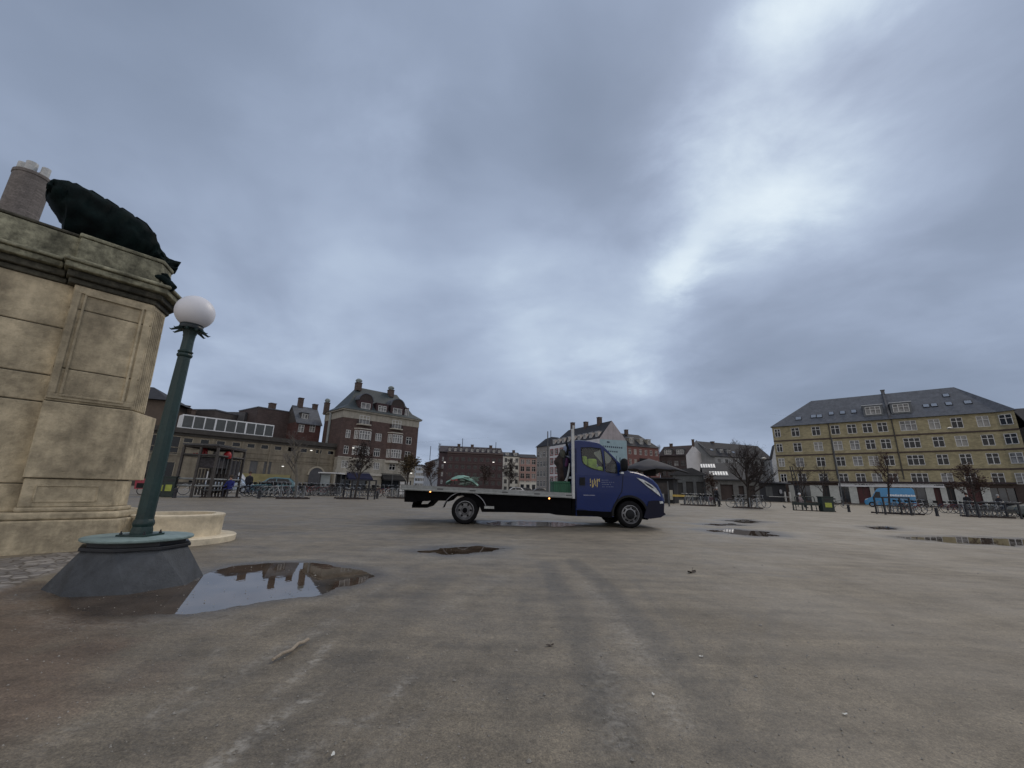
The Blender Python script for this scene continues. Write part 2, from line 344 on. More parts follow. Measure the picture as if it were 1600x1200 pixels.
# puddles: water sheets lying in the hollows
wm=D.materials.new('puddle_water'); wm.use_nodes=True; t=wm.node_tree; b=t.nodes['Principled BSDF']
b.inputs['Base Color'].default_value=(.060,.043,.030,1); b.inputs['Roughness'].default_value=.015; b.inputs['IOR'].default_value=1.55; b.inputs['Specular IOR Level'].default_value=.5
tcn=gn('ShaderNodeTexCoord').outputs['Object']
bn=gn('ShaderNodeBump'); bn.inputs['Strength'].default_value=.05; bn.inputs['Distance'].default_value=.004; t.links.new(gnz(9,2,.5,tcn),bn.inputs['Height']); t.links.new(bn.outputs[0],b.inputs['Normal'])
t.links.new(gramp(gnz(2.5,5,.6,tcn),[(.35,(.040,.028,.019)),(.65,(.095,.070,.050))]),b.inputs['Base Color'])
for k,(poly,soft,lb) in enumerate(PUD):
    c=np.mean(poly,0); pts=[]
    for p in poly:
        v=np.array(p)-c; L=np.hypot(*v); pts.append(tuple(c+v*(1+soft*3/L)))
    wmm=wm
    if k==2:
        wmm=wm.copy(); wmm.name='rippled_water'; wmm.node_tree.nodes['Bump'].inputs['Strength'].default_value=.9
    w=MB(); w.add([(x,y,-.0075) for x,y in pts],[tuple(range(len(pts)))]); o=w.build('water',wmm); tag(o,kind='structure')
# ------------------------------------------------------------------ monument
LIME=mat('limestone',(.60,.505,.345),.85,.32,1.3,1.0,11,streak=.45,grime=.38)
LIMED=mat('mossy_limestone',(.30,.29,.205),.9,.5,3.0,.8,12,streak=.5,grime=.55)
DSTONE=mat('blackened_limestone',(.085,.08,.06),.9,.5,2.5,.8,12,streak=.4,grime=.6)
GROOVE=mat('stone_joint',(.07,.062,.045),.95,.2,3)
BRONZE=mat('dark_bronze',(.003,.005,.006),.8,.5,3,.5,9,metal=.0,spec=.10,col2=(.005,.011,.011))
def bevel(o,w=.012,seg=2):
    mo=o.modifiers.new('bevel','BEVEL'); mo.width=w; mo.segments=seg; mo.limit_method='ANGLE'; mo.angle_limit=rad(30); return o
t_az=rad(41); tt=np.array([math.sin(t_az),math.cos(t_az)]); MO=G(107,862)[:2]; MN=np.array([tt[1],-tt[0]])
mon=thing('stone_monument','weathered limestone monument pedestal with pilaster, dark cornice and bronze on top','monument',(MO[0],MO[1],0),rad(49))
fx,fy=math.cos(rad(61)),math.sin(rad(61))
def lean(mb):
    mb.v=[(x-.036*(z-1.0),y,z) for x,y,z in mb.v]; return mb
def mpoly(s0,s1,y,L,back=3.0): return [(s0,y),(s1,y),(s1+fx*L,y+fy*L),(s1+fx*L-.4,back),(s0,back)]
def msec(name,m_,s0,s1,y,L,z0,z1,w=.012,back=3.0):
    mb=MB(); mb.hprism(mpoly(s0,s1,y,L,back),z0,z1); o=lean(mb).build(name,m_,mon); bevel(o,w); return o
LXa=-4.2
# left recessed body in courses
for z0,z1 in ((.50,.852),(.862,1.935),(1.95,2.31),(2.325,3.0),(3.012,3.66)):
    mb=MB().box(LXa,-.52,.27,2.95,z0,z1); bevel(lean(mb).build('wall_course',LIME,mon),.014)
lean(MB().box(LXa+.02,-.5,.285,2.9,.45,3.7)).build('wall_core',GROOVE,mon)
# pilaster courses
o=MB(); o.hprism([(LXa,0),(.40,0),(.40+fx*.9,fy*.9),(.3,3.1),(LXa,3.1)],-.1,.40); bevel(lean(o).build('plinth',LIME,mon),.02)
o=MB(); o.hprism([(LXa,.035),(.365,.035),(.365+fx*.85,.035+fy*.85),(.3,3.05),(LXa,3.05)],.402,.50); bevel(lean(o).build('plinth_moulding',LIME,mon),.03,3)
msec('pilaster_base',LIME,-.61,.32,.085,.50,.502,.56,.02)
msec('pilaster_base_block',LIME,-.585,.285,.13,.46,.562,.925)
msec('pilaster_block',LIME,-.605,.30,.10,.78,.935,1.945)
msec('pilaster_shaft',LIME,-.60,.285,.14,.42,1.96,2.42)
msec('pilaster_shaft',LIME,-.60,.285,.14,.42,2.43,3.30)
msec('pilaster_shaft',LIME,-.60,.285,.14,.42,3.31,3.66)
lean(MB().hprism(mpoly(-.585,.27,.155,.40),.5,3.7)).build('pilaster_core',GROOVE,mon)
def frame(s0,s1,z0,z1,y,w,dp,name='panel_moulding'):
    mb=MB(); mb.box(s0,s1,y-dp,y+.01,z0,z0+w); mb.box(s0,s1,y-dp,y+.01,z1-w,z1); mb.box(s0,s0+w,y-dp,y+.01,z0+w,z1-w); mb.box(s1-w,s1,y-dp,y+.01,z0+w,z1-w)
    bevel(lean(mb).build(name,LIME,mon),.006); 
frame(-.47,.13,.625,.845,.13,.018,.012)
frame(-.59,.275,1.99,3.62,.14,.075,.02)
frame(-.48,.175,2.03,3.555,.14,.028,.032)
# fluting on the angled side of the shaft
mb=MB()
for k in range(7):
    q=.03+k*.055; mb.tube([(.285+fx*q+.875*.0,.14+fy*q,1.97),(.285+fx*q,.14+fy*q,3.6)],.016,6)
lean(mb).build('fluting',LIME,mon,True)
for (z0,z1,pr,m_,nm) in ((3.66,3.74,.03,DSTONE,'cornice_fillet'),(3.74,3.84,.09,DSTONE,'cornice_moulding'),(3.842,3.93,.17,LIMED,'cornice'),(3.932,3.985,.21,LIMED,'cornice_crown')):
    mb=MB(); mb.hprism([(-.66-pr*.5,.14-pr),(.285+pr*.6,.14-pr),(.285+pr+fx*.45,.14-pr*.4+fy*.45),(.1,3.1),(-.66-pr*.5,3.1)],z0,z1); bevel(lean(mb).build(nm,m_,mon),.02,3)
    mb=MB(); mb.box(LXa,-.67-pr*.5,.27-pr,3.05,z0+.001,z1-.001); bevel(lean(mb).build(nm,m_,mon),.02,3)
mb=MB(); mb.hprism([(-.665,.06),(.27,.06),(.27+fx*.35,.06+fy*.35),(.1,3.0),(-.665,3.0)],3.987,4.36); bevel(lean(mb).build('parapet',LIMED,mon),.02)
mb=MB(); mb.hprism([(-.68,.045),(.285,.045),(.285+fx*.36,.045+fy*.36),(.1,3.0),(-.68,3.0)],4.362,4.42); bevel(lean(mb).build('parapet_cap',LIMED,mon),.015)
mb=MB(); mb.box(LXa,-.60,.14,2.98,3.987,4.37); bevel(lean(mb).build('parapet',LIMED,mon),.02)
mb=MB(); mb.box(LXa,-.60,.125,3.02,4.372,4.415); bevel(lean(mb).build('parapet_cap',DSTONE,mon),.015)
# small bronze spout on the corner of the cornice
mb=MB(); mb.tube([(.22,.10,4.12),(.30,.06,4.12),(.38,.03,4.06),(.43,.0,3.99),(.42,-.01,3.93)],[.045,.055,.06,.07,.03],10); mb.tube([(.25,.12,4.2),(.34,.06,4.19),(.40,.04,4.13)],[.02,.03,.01],8)
sp=lean(mb).build('spout',BRONZE,mon,True)
# ------------------------------------------------------------------ bronze sculpture
def MP(px,py,off=.45):
    s,z=pl(px,py,MO-MN*off,tt); return s,z
top=[MP(*p) for p in [(71,300),(72,292),(82,285),(104,287.5),(130,297),(155,311),(180,325),(205,340),(225,355),(240,371),(246,389),(253,399),(262,406),(282,410)]]
bot=[MP(*p) for p in [(71,306),(72,310),(80,324),(94,346),(122,357),(150,369),(175,376),(200,384),(222,391),(236,396),(246,401),(253,407),(262,424),(276,414)]]
scu=thing('bronze_sculpture','dark green bronze sculpture of a swept back creature lying on the monument','sculpture',(MO[0],MO[1],0),rad(49))
NS,NK=60,28; mb=MB(); vs=[];fs=[]
ps=np.linspace(0,len(top)-1,NS)
for i,u in enumerate(ps):
    a=int(min(u,len(top)-2)); f=u-a
    T=np.array(top[a])*(1-f)+np.array(top[a+1])*f; B=np.array(bot[a])*(1-f)+np.array(bot[a+1])*f
    if u>=3.2: B[1]=min(B[1],4.405)
    w=.30*min(1,(.55+u*.12))*(1 if u<8 else max(.3,1-(u-8)/8))
    if u>11: w*=max(.18,1-(u-11)/2.4)
    for k in range(NK):
        an=2*math.pi*k/NK; c_,s_=math.cos(an),math.sin(an)
        h=(1+s_)/2; p=B+(T-B)*h
        fold=.05*abs(math.sin(an*4+u*.9+math.sin(u*2.1)))+.05*abs(math.sin(u*2.6+an*1.5))-.03
        y=.45+(w+fold)*c_*abs(c_)**-.25 if abs(c_)>1e-3 else .45
        r_=.022*abs(math.sin(u*2.9+an*2.0))
        vs.append((p[0]+r_*.5,y,max(4.40 if u<10 else 0,p[1]+r_*(1 if .1<h<.9 else .3))))
for i in range(NS-1):
    for k in range(NK): fs.append((i*NK+k,i*NK+(k+1)%NK,(i+1)*NK+(k+1)%NK,(i+1)*NK+k))
fs.append(tuple(range(NK))[::-1]); fs.append(tuple((NS-1)*NK+k for k in range(NK)))
mb.add(vs,fs); mb.build('body',BRONZE,scu,True,60)
mb=MB()
for k in range(3,8):   # ridged feathers along the back
    u=.6+k*.95; a=int(u); f=u-a; T=np.array(top[a])*(1-f)+np.array(top[a+1])*f
    mb.tube([(T[0]-.05,.30,T[1]-.06),(T[0]+.02,.36,T[1]+.0),(T[0]+.14,.40,T[1]-.02),(T[0]+.28,.42,T[1]-.13)],[.012,.03,.026,.008],6)
    if k<0: mb.tube([(T[0]-.05,.12,T[1]-.30),(T[0]+.02,.10,T[1]-.24),(T[0]+.14,.10,T[1]-.24),(T[0]+.28,.13,T[1]-.33)],[.012,.03,.026,.008],6)
mb.build('back_ridges',BRONZE,scu,True,60)
# ------------------------------------------------------------------ stone basin
PALE=mat('pale_stone',(.62,.54,.40),.8,.18,2,.4,20,grime=.2)
bas=thing('stone_basin','low pale stone fountain basin on a round step beside the monument','basin',(-5.42,7.0,0))
mb=MB().lathe([(.62,.0),(.63,.37),(.64,.385),(.64,.42),(.62,.43),(.50,.43),(.49,.41),(.49,.16),(.0,.16)],48); mb.build('basin_ring',PALE,bas,True)
mb=MB().lathe([(.84,-.05),(.85,.085),(.83,.10),(.0,.10)],48); mb.build('basin_step',PALE,bas,True)
# ------------------------------------------------------------------ globe lamp
LB=mat('dark_basalt_block',(.058,.064,.072),.75,.3,2.2,.5,60,grime=.3)
GREENM=mat('green_painted_iron',(.008,.027,.027),.45,.35,2.5,.25,30,spec=.5,col2=(.013,.040,.037),streak=.3)
PLATE=mat('verdigris_plate',(.20,.27,.26),.55,.2,3,.2,12,grime=.3)
GLOBE=mat('opal_glass',(.66,.66,.70),.42,.04,4,0,spec=.5)
lx,ly=-3.62,4.25
lamp=thing('globe_lamp','green iron lamp post with white opal globe bolted on dark faceted block','street lamp',(lx,ly,0),rad(5))
n8=8; R0,R1=.59,.405; a0=math.atan2(3.90-ly,-4.02-lx)-rad(5)
bo=[(R0*math.cos(a0+k*math.pi/4),R0*math.sin(a0+k*math.pi/4),-.03) for k in range(8)]
to=[(R1*math.cos(a0+rad(22.5)+k*math.pi/4),R1*math.sin(a0+rad(22.5)+k*math.pi/4),.315) for k in range(8)]
to=[((x*1.02 if k%2 else x*1.02),y,z) for k,(x,y,z) in enumerate(to)]
fs=[]
for k in range(8): fs+=[(k,(k+1)%8,8+k),((k+1)%8,8+(k+1)%8,8+k)]
fs.append(tuple(8+k for k in range(8)))
bb=MB().add(bo+to,fs).build('base_block',LB,lamp); bevel(bb,.006)
lid=[(R1*1.07*math.cos(a0+rad(22.5)+k*math.pi/4),R1*1.07*math.sin(a0+rad(22.5)+k*math.pi/4)) for k in range(8)]
bevel(MB().hprism(lid,.316,.345).build('base_cover',mat('black_steel',(.014,.016,.02),.45,.2,5),lamp),.004)
lid2=[(x*.88,y*.88) for x,y in lid]; MB().hprism(lid2,.346,.385).build('cover_riser',MATS['black_steel'],lamp)
MB().lathe([(0,.386),(.415,.386),(.425,.394),(.425,.408),(.415,.414),(0,.414)],64).build('cover_plate',PLATE,lamp,True)
MB().box(-.13,.13,-.13,.13,.415,.432).build('foot_plate',GREENM,lamp)
for sx in (-.105,.105):
    for sy in (-.105,.105): MB().lathe([(.014,.432),(.014,.444),(.007,.446),(.007,.462),(0,.462)],6,Matrix.Translation((sx,sy,0))).build('bolt',MATS['black_steel'],lamp)
prof=[(.088,.432),(.086,.47),(.078,.50),(.086,.515),(.088,.53),(.084,.55),(.074,.57),(.072,.62),(.070,1.2),(.062,1.9),(.058,2.20),(.057,2.26),(.068,2.27),(.072,2.285),(.068,2.30),(.060,2.305),(.070,2.32),(.070,2.33),(.056,2.34),(.053,2.45),(.056,2.52),(.072,2.57),(.09,2.585)]
mb=MB().lathe(prof,12); mb.build('post',GREENM,lamp,True,20)
MB().lathe([(.09,2.586),(.108,2.592),(.112,2.61),(.105,2.625),(.11,2.64),(.09,2.65)],32).build('gallery_collar',mat('dark_collar',(.02,.03,.035),.4,.2,5),lamp,True)
lf=MB()
for k in range(10):
    a=k*math.pi/5; c_,s_=math.cos(a),math.sin(a)
    lf.tube([(c_*.07,s_*.07,2.585),(c_*.12,s_*.12,2.575),(c_*.165,s_*.165,2.55),(c_*.185,s_*.185,2.56)],[.012,.016,.010,.002],5)
lf.build('leaf_collar',GREENM,lamp,True)
MB().lathe([(.09,2.615)]+[(.188*math.sin(t_),2.80-.188*math.cos(t_)) for t_ in np.linspace(rad(28),math.pi,28)],48).build('globe',GLOBE,lamp,True,80)
# ------------------------------------------------------------------ flatbed truck
w0=G(725,819.5)[:2]; w1=G(985,825.5)[:2]; td=(w1-w0)/np.hypot(*(w1-w0)); trz=math.atan2(td[1],td[0])
def T(x,y): return pl(x,y,w0,td)
def TT(pts): return [T(*p) for p in pts]
tr=thing('flatbed_truck','dark blue flatbed truck with a long empty grey deck and open frame behind the cab','truck',(w0[0],w0[1],0),trz)
BLUE=mat('blue_paint',(.0015,.013,.088),.26,.10,1.5,spec=.28,coat=.08)
BLACKP=mat('black_plastic',(.006,.007,.009),.6,.3,6,spec=.25)
CHAS=mat('black_chassis',(.003,.003,.004),.8,.3,6,spec=.08)
RUB=mat('tyre_rubber',(.007,.007,.008),.85,.3,8,.3,40,spec=.15)
SILV=mat('wheel_silver',(.19,.195,.21),.45,.25,9,metal=.6,grime=.3)
ALU=mat('aluminium_rail',(.23,.245,.25),.45,.12,4,metal=.3,grime=.25,streak=.15)
ALUF=mat('galvanised_post',(.40,.415,.42),.5,.12,4,grime=.15)
CH=mat('dark_interior',(.02,.022,.025),.8,.2,5)
CW=2.0
def cab_parts():
    P=lambda pts:TT(pts)
    back_top=T(897.6,688.2); 
    roofp=P([(905,687.6),(913.3,688.2),(922,689),(930,690.2),(937.3,692)]); ws=P([(945.3,697.5),(956,708.8),(966.7,720.6),(976,730),(985,738.4)])
    bon=P([(990,738.6),(998.7,741),(1007,744.5)]); bon2=P([(1014,748.5),(1020,752.5),(1026.7,760),(1030.7,768.5),(1033.5,775),(1035.6,781),(1036,790),(1035.5,797),(1034,801),(1028,804),(1018,805)])
    belt=bon[-1][1]
    cx_,cz_=4.615,.355; Ra=.475
    arch=[(cx_+Ra*math.cos(a),cz_+Ra*math.sin(a)) for a in np.linspace(rad(-8),rad(188),22)]
    sill=[(arch[-1][0],.29),(3.9,.285),(3.08,.285)]
    lower=[(3.08,belt)]+[bon[-1]]+bon2+[(arch[0][0]+.01,.27)]+arch+sill
    upper=[(3.08,belt),(3.08,back_top[1])]+roofp+ws+bon
    return lower,upper,belt,roofp,ws,bon,bon2,arch,sill,back_top
lower,upper,belt,roofp,ws,bon,bon2,arch,sill,bt=cab_parts()
def tum(z): return .02+max(0,z-belt)*.13
winA=TT([(910,699.5),(925,699.6),(939.5,701),(940.8,710),(942.3,722),(943.5,735.5),(935,733.8),(926.5,731.5),(918.5,727.8),(913,723.5),(911.3,719)])
winB=TT([(945.6,703.5),(950.5,707.8),(957,715),(962.5,721.5),(964.2,730),(964.5,738.8),(955,737.8),(947.2,736.2),(946.8,722)])
def side(mb,poly,holes,sgn):
    loops=[poly]+holes; fl=[p for l in loops for p in l]
    tri=tessellate_polygon([[Vector((x,z,0)) for x,z in l] for l in loops])
    vs=[(x,(tum(z) if sgn>0 else CW-tum(z)),z) for x,z in fl]
    mb.add(vs,[(a,b_,c) if sgn>0 else (c,b_,a) for a,b_,c in tri])
sb=MB()
for sg in (1,-1): side(sb,lower,[],sg); side(sb,upper,[winA,winB],sg)
# shell across the width with rounded shoulders
outl=[(3.08,.285),(3.08,belt),(3.08,bt[1])]+roofp+ws+bon+bon2+[(arch[0][0]+.01,.27)]
def shell(mb,pts,inset=.05):
    n=len(pts); nor=[]
    for i in range(n):
        a=np.array(pts[max(i-1,0)]); c=np.array(pts[min(i+1,n-1)]); d=c-a; d/=np.hypot(*d); nor.append(np.array([-d[1],d[0]]))
    lay=[]
    for yy,k in ((0,0),(.03,.55),(.09,1.0),(CW/2,1.35),(CW-.09,1.0),(CW-.03,.55),(CW,0)):
        row=[]
        for (x,z),nn in zip(pts,nor):
            front=max(0,min(1,(x-4.6)/.9)); off=inset*k*(.5+1.2*front)
            ty=tum(z)*(1-2*yy/CW); row.append((x+nn[0]*off,yy+ty,z+nn[1]*off))
        lay.append(row)
    vs=[p for r_ in lay for p in r_]; fs=[]
    for j in range(len(lay)-1):
        for i in range(n-1): fs.append((j*n+i,j*n+i+1,(j+1)*n+i+1,(j+1)*n+i))
    mb.add(vs,fs)
i0=3+len(roofp)-1; i1=i0+len(ws)
mb=sb; shell(mb,outl[:i0+1]); shell(mb,outl[i1:])
cab=mb.build('cab',BLUE,tr,True,25)
mb=MB(); shell(mb,outl[i0:i1+1]); mb.build('windscreen',CLEAR,tr,True)
for nm,wp,mm in (('side_window',winA,CLEAR),('side_window',winB,CLEAR)):
    for sg in (1,-1):
        m2=MB(); side(m2,wp,[],sg); m2.v=[(x,y+.015*sg,z) for x,y,z in m2.v]; o=m2.build(nm,mm,tr)
# black surrounds and B/A pillar trim
def outline_strip(mb,loop,w,yo=.004):
    n=len(loop); c=np.mean(loop,0)
    o_=[tuple(np.array(p)+(np.array(p)-c)/np.hypot(*(np.array(p)-c))*w) for p in loop]
    vs=[(x,tum(z)-yo,z) for x,z in loop]+[(x,tum(z)-yo,z) for x,z in o_]
    mb.add(vs,[(i,(i+1)%n,(i+1)%n+n,i+n) for i in range(n)])
mb=MB(); outline_strip(mb,winA,.03); outline_strip(mb,winB,.025)
mb.build('window_seal',BLACKP,tr)
# door shut line and handle, swage
def sidebar(pts,w,yo,mm,name,parent=tr):
    mb=MB(); mb.tube([(x,tum(z)-yo,z) for x,z in pts],w,5); return mb.build(name,mm,parent,True)
door=sidebar(TT([(901,700),(900.5,735),(901,795)])+TT([(930,800),(955,800)])+TT([(962,785),(972,768),(974,742)]),.010,0,BLACKP,'door_seam')
hp=TT([(905.8,746),(914,746),(914,758.2),(905.8,758.2)])
MB().prism(hp,-.012,.03).build('door_handle',BLACKP,tr)
# lower dark sill, wheel arch trim, bumper
def panel(pts,y0,mm,name,th=.02):
    o=MB().prism(pts,y0,y0+th).build(name,mm,tr); bevel(o,.006); return o
mb=MB()
ring=[(4.615+r_*math.cos(a),.355+r_*math.sin(a)) for r_,A_ in ((.53,np.linspace(rad(0),rad(185),26)),(.472,np.linspace(rad(185),rad(0),26))) for a in A_]
mb.prism(ring,.004,.04); mb.build('wheel_arch_trim',BLACKP,tr)
for y0_,y1_ in ((.02,.62),(CW-.62,CW-.02)):
    lp=[(4.615+.49*math.cos(a),.355+.49*math.sin(a)) for a in np.linspace(rad(-5),rad(185),24)]; n_=len(lp)
    MB().add([(x,y0_,z) for x,z in lp]+[(x,y1_,z) for x,z in lp],[(i,i+1,n_+i+1,n_+i) for i in range(n_-1)]+[tuple(range(n_,2*n_)) if y0_<1 else tuple(range(n_))]).build('wheel_arch_liner',CHAS,tr)
bump=TT([(1016,783),(1026,782),(1036.5,783),(1038.2,792),(1038,801),(1041,803.5),(1033,808.6),(1018,810.8),(1008,809)])
def front_piece(pts,name,mm,out=.03,inset=.10):
    mb=MB(); n=len(pts); vs=[]
    for yy,k in ((.0,0),(.05,.6),(.18,1),(CW/2,1.25),(CW-.18,1),(CW-.05,.6),(CW,0)):
        for x,z in pts: vs.append((x-inset+inset*k+(out if x>5.3 else 0),yy+.012*(1 if yy==0 else -1 if yy==CW else 0)-(.014 if yy==0 else -.014 if yy==CW else 0),z))
    fs=[]
    for j in range(6):
        for i in range(n): fs.append((j*n+i,j*n+(i+1)%n,(j+1)*n+(i+1)%n,(j+1)*n+i))
    fs+= [tuple(range(n))[::-1],tuple(6*n+i for i in range(n))]
    mb.add(vs,fs); return mb.build(name,mm,tr,True,40)
DBL=mat('dark_blue_bumper',(.003,.004,.016),.5,.15,3,spec=.25)
bp_=front_piece(bump,'bumper',DBL,.03,.04)
panel(TT([(901,797),(956,800),(956,808),(940,808.2),(925,806),(902,806)]),-.004,CHAS,'side_sill')
# headlight
hl=TT([(996,747.2),(1004,749.6),(1011,753.2),(1019,757.8),(1025,763),(1030,770.5),(1031.5,775),(1026,771.5),(1020,766.5),(1012,761),(1004,754)])
HLM=mat('headlight_lens',(.42,.45,.47),.12,.3,14,spec=.8)
h_=MB(); 
for k,(a,b_) in enumerate(((-.012,.05),)): h_.prism(hl,a,b_+.05)
hd=h_.build('headlight',HLM,tr); bevel(hd,.008)
h_=MB().prism([(x,z) for x,z in hl],CW-.10,CW+.012).build('headlight',HLM,tr)
hk=TT([(1006,752.5),(1016,758),(1023,764),(1018,762),(1010,757)]); MB().prism(hk,-.018,-.010).build('lamp_bezel',CH,hd)
fl=TT([(1030,783.5),(1035,783),(1036,786.5),(1031,787)]); MB().prism(fl,-.02,.05).build('fog_lamp',HLM,tr)
# mirror
mb=MB(); c=T(971.5,727); 
vs=[];fs=[];
for i,th in enumerate(np.linspace(-1,1,7)):
    rr_=math.sqrt(max(0.02,1-th*th*.9))
    for k in range(12):
        a=2*math.pi*k/12; vs.append((c[0]+.085*math.copysign(abs(math.cos(a))**.7,math.cos(a))*rr_-.03*th, -.21+.11*th, c[1]+.185*math.copysign(abs(math.sin(a))**.6,math.sin(a))*(rr_*.8+.2)-.02*th))
for i in range(6):
    for k in range(12): fs.append((i*12+k,i*12+(k+1)%12,(i+1)*12+(k+1)%12,(i+1)*12+k))
fs+=[tuple(range(12))[::-1],tuple(72+k for k in range(12))]
mb.add(vs,fs); mb.tube([(c[0]-.02,-.14,c[1]-.12),(c[0]-.06,.06,c[1]-.17)],.025,6); mb.build('mirror',BLACKP,tr,True)
q=T(969.5,739); MB().box(q[0]-.04,q[0]+.03,-.20,-.06,q[1]-.03,q[1]+.02).build('mirror_indicator',HLM,tr)
# interior: seats with hi-vis vests, dashboard, wheel
HV=mat('hi_vis_vest',(.27,.36,.05),.7,.35,7)
for yy in (.35,1.25):
    st=MB(); st.box(3.25,3.85,yy,yy+.5,1.0,1.15); st.box(3.2,3.36,yy,yy+.5,1.1,1.72); st.box(3.22,3.32,yy+.13,yy+.37,1.74,1.92); so_=st.build('seat',CH,tr); bevel(so_,.03)
    vb=MB(); vb.box(3.22,3.50,yy-.06,yy+.52,1.42,1.97); vb.box(3.52,3.80,yy-.02,yy+.45,1.40,1.90); vb.box(3.80,3.98,yy+.0,yy+.4,1.38,1.68); bevel(vb.build('vest',HV,so_),.06,3)
MB().box(3.105,3.13,.1,1.9,.5,2.1).build('cab_back_lining',CH,tr); MB().box(3.14,4.0,1.45,1.5,1.93,2.25).build('dark_window_sheet',mat('dark_teal_sheet',(.012,.03,.034),.7,.2,4),tr)  # dark teal sheet added inside the cab to darken the upper side window
MB().box(4.05,4.6,.12,1.88,1.0,1.50).build('dashboard',CH,tr)
sw=MB(); 
pts=[(0.19*math.cos(a),.19*math.sin(a),0) for a in np.linspace(0,2*math.pi,25)]
M_=TR(4.03,.55,1.62,0,rad(-60),0); sw.tube([M_@Vector(p) for p in pts],.014,6,False); sw.tube([M_@Vector((0,0,0)),(4.2,.55,1.45)],.03,6); sw.build('steering_wheel',BLACKP,tr,True)
# door emblem and lettering
YEL=mat('yellow_lettering',(.40,.32,.13),.6,.05,5); GRYT=mat('grey_lettering',(.10,.12,.20),.6,.05,5)
mb=MB()
def strk(x0,y0,x1,y1,w=.017):
    a=T(x0,y0); b_=T(x1,y1); mb.add([(a[0]-w,-.0+tum(a[1])-.004,a[1]),(a[0]+w,tum(a[1])-.004,a[1]),(b_[0]+w,tum(b_[1])-.004,b_[1]),(b_[0]-w,tum(b_[1])-.004,b_[1])],[(0,1,2,3)])
for a in [(922.7,748,922.7,754.5),(922.9,756.5,922.9,759.5),(925.8,750,925.8,762),(928.6,754,926.8,761),(929.2,748,928.4,756),(931.6,750.5,929.6,757),(933.4,748,933.4,761.2),(935.6,748.6,933.9,752.5),(936.8,748,936.8,753),(931.2,757,931.2,759.5)]: strk(*a,w=.011)
mb.build('emblem',YEL,tr)
mb=MB()
for r_,(y_,xs) in enumerate(((750.2,(941,942.2,944,946,948,950)),(753.6,(941,943.4,945.5,948,950,953,956,959)),(757,(942,944.2,946.5,949,951,954)),(760.6,(942,944,948,950.3,953,956,958)))):
    for x_ in xs: a=T(x_,y_); wdt=.016 if int(x_)%2 else .011; mb.add([(a[0]-wdt,tum(a[1])-.004,a[1]-.012),(a[0]+wdt,tum(a[1])-.004,a[1]-.012),(a[0]+wdt,tum(a[1])-.004,a[1]+.010),(a[0]-wdt,tum(a[1])-.004,a[1]+.012)],[(0,1,2,3)])
mb.build('lettering',GRYT,tr)
rm=TT([(912,773),(930,773.4),(930,774.6),(912,774.4)]); MB().prism(rm,-.004+tum(.8),.05).build('rub_strip',mat('scuffed_trim',(.16,.17,.24),.5,.3,9),tr)
# deck
a=T(628.7,757.2); b_=T(893,770.2); a2=T(629,765.2); b2=T(893,778.2)
DKL=(b_[1]-a[1])/(b_[0]-a[0])
mb=MB().prism([a2,b2,b_,a],-.10,-.055); bevel(mb.build('side_rail',ALU,tr),.008)
mb=MB().prism([(x,z) for x,z in (a2,b2,b_,a)],2.055,2.10); bevel(mb.build('side_rail',ALU,tr),.008)
MB().prism([(a[0],a[1]-.02),(b_[0],b_[1]-.02),(b_[0],b_[1]-.07),(a[0],a[1]-.07)],-.052,2.052).build('deck',mat('deck_planks',(.16,.15,.14),.7,.25,5,grime=.3),tr)
MB().prism([(a[0]-.02,a[1]),(a[0]+.03,a[1]),(a[0]+.03,a2[1]),(a[0]-.02,a2[1])],-.10,2.10).build('tail_rail',ALU,tr)
mb=MB()
for k in range(5):
    f=(.22+k*.19); p_=(a2[0]+(b2[0]-a2[0])*f,a2[1]+(b2[1]-a2[1])*f); mb.box(p_[0]-.08,p_[0]+.08,-.108,-.10,p_[1]+.045,p_[1]+.085)
mb.build('lashing_rings',mat('dark_steel',(.06,.062,.065),.5,.2,5),tr)
mb=MB().prism([(a2[0],a2[1]+.025),(b2[0],b2[1]+.025),(b2[0],b2[1]+.045),(a2[0],a2[1]+.045)],-.115,-.101).build('rail_lip',mat('rail_edge',(.28,.295,.30),.5,.15,4),tr)
# frame behind cab
x0,z0=T(893.2,779); x1,z1=T(897.2,668.0)
mb=MB().box(x0,x0+.075,-.10,.0,z0,2.70); mb.box(x0+.035,x0+.09,-.098,-.01,2.70,2.80); mb.box(x0,x0+.075,2.0,2.10,z0,1.36)
mb.box(x0+.01,x0+.065,.0,2.0,1.30,1.36); mb.box(x0+.01,x0+.065,.0,2.0,z0,z0+.14)
bevel(mb.build('head_frame',ALUF,tr),.006)
# chassis
def chp(pts,y0,y1,name='chassis'): return MB().prism(TT(pts),y0,y1).build(name,CHAS,tr)
chp([(633,765.5),(892.5,778.4),(893,806.2),(868,804.5),(858,802.2),(845,802),(800,800.5),(753,800),(750,793),(741,786),(737,778),(722,774),(708,776),(700,784),(696.5,782.5),(676,782),(668,783),(650,783),(633,775)],.02,1.98)
chp([(632,775.5),(648,776),(652,785),(632,784)],-.02,2.0,'rear_bumper')
chp([(643,784),(647,784),(644,791),(664,790),(672,782),(677,782.5),(665,794.2),(641,794),(641,790)],.25,1.6,'tail_bracket')
chp([(895,779),(901,779),(903,806.5),(893,806.3)],.03,1.97,'cross_member')
# lit side markers
MK=mat('amber_marker',(.9,.35,.05),.4,0,emit=(1,.42,.12),es=3)
for px,py in ((673,767.8),(857.5,778.4)):
    x,z=T(px,py); MB().lathe([(0,0),(.022,0),(.022,.02),(0,.022)],12,Matrix.Translation((x,-.075,z-.005))@RX90).build('marker_lamp',MK,tr,True)
x,z=T(764,793); MB().box(x-.13,x+.14,-.01,.018,z-.03,z+.035).build('data_plate',mat('plate_metal',(.30,.31,.31),.5,.5,30),tr)
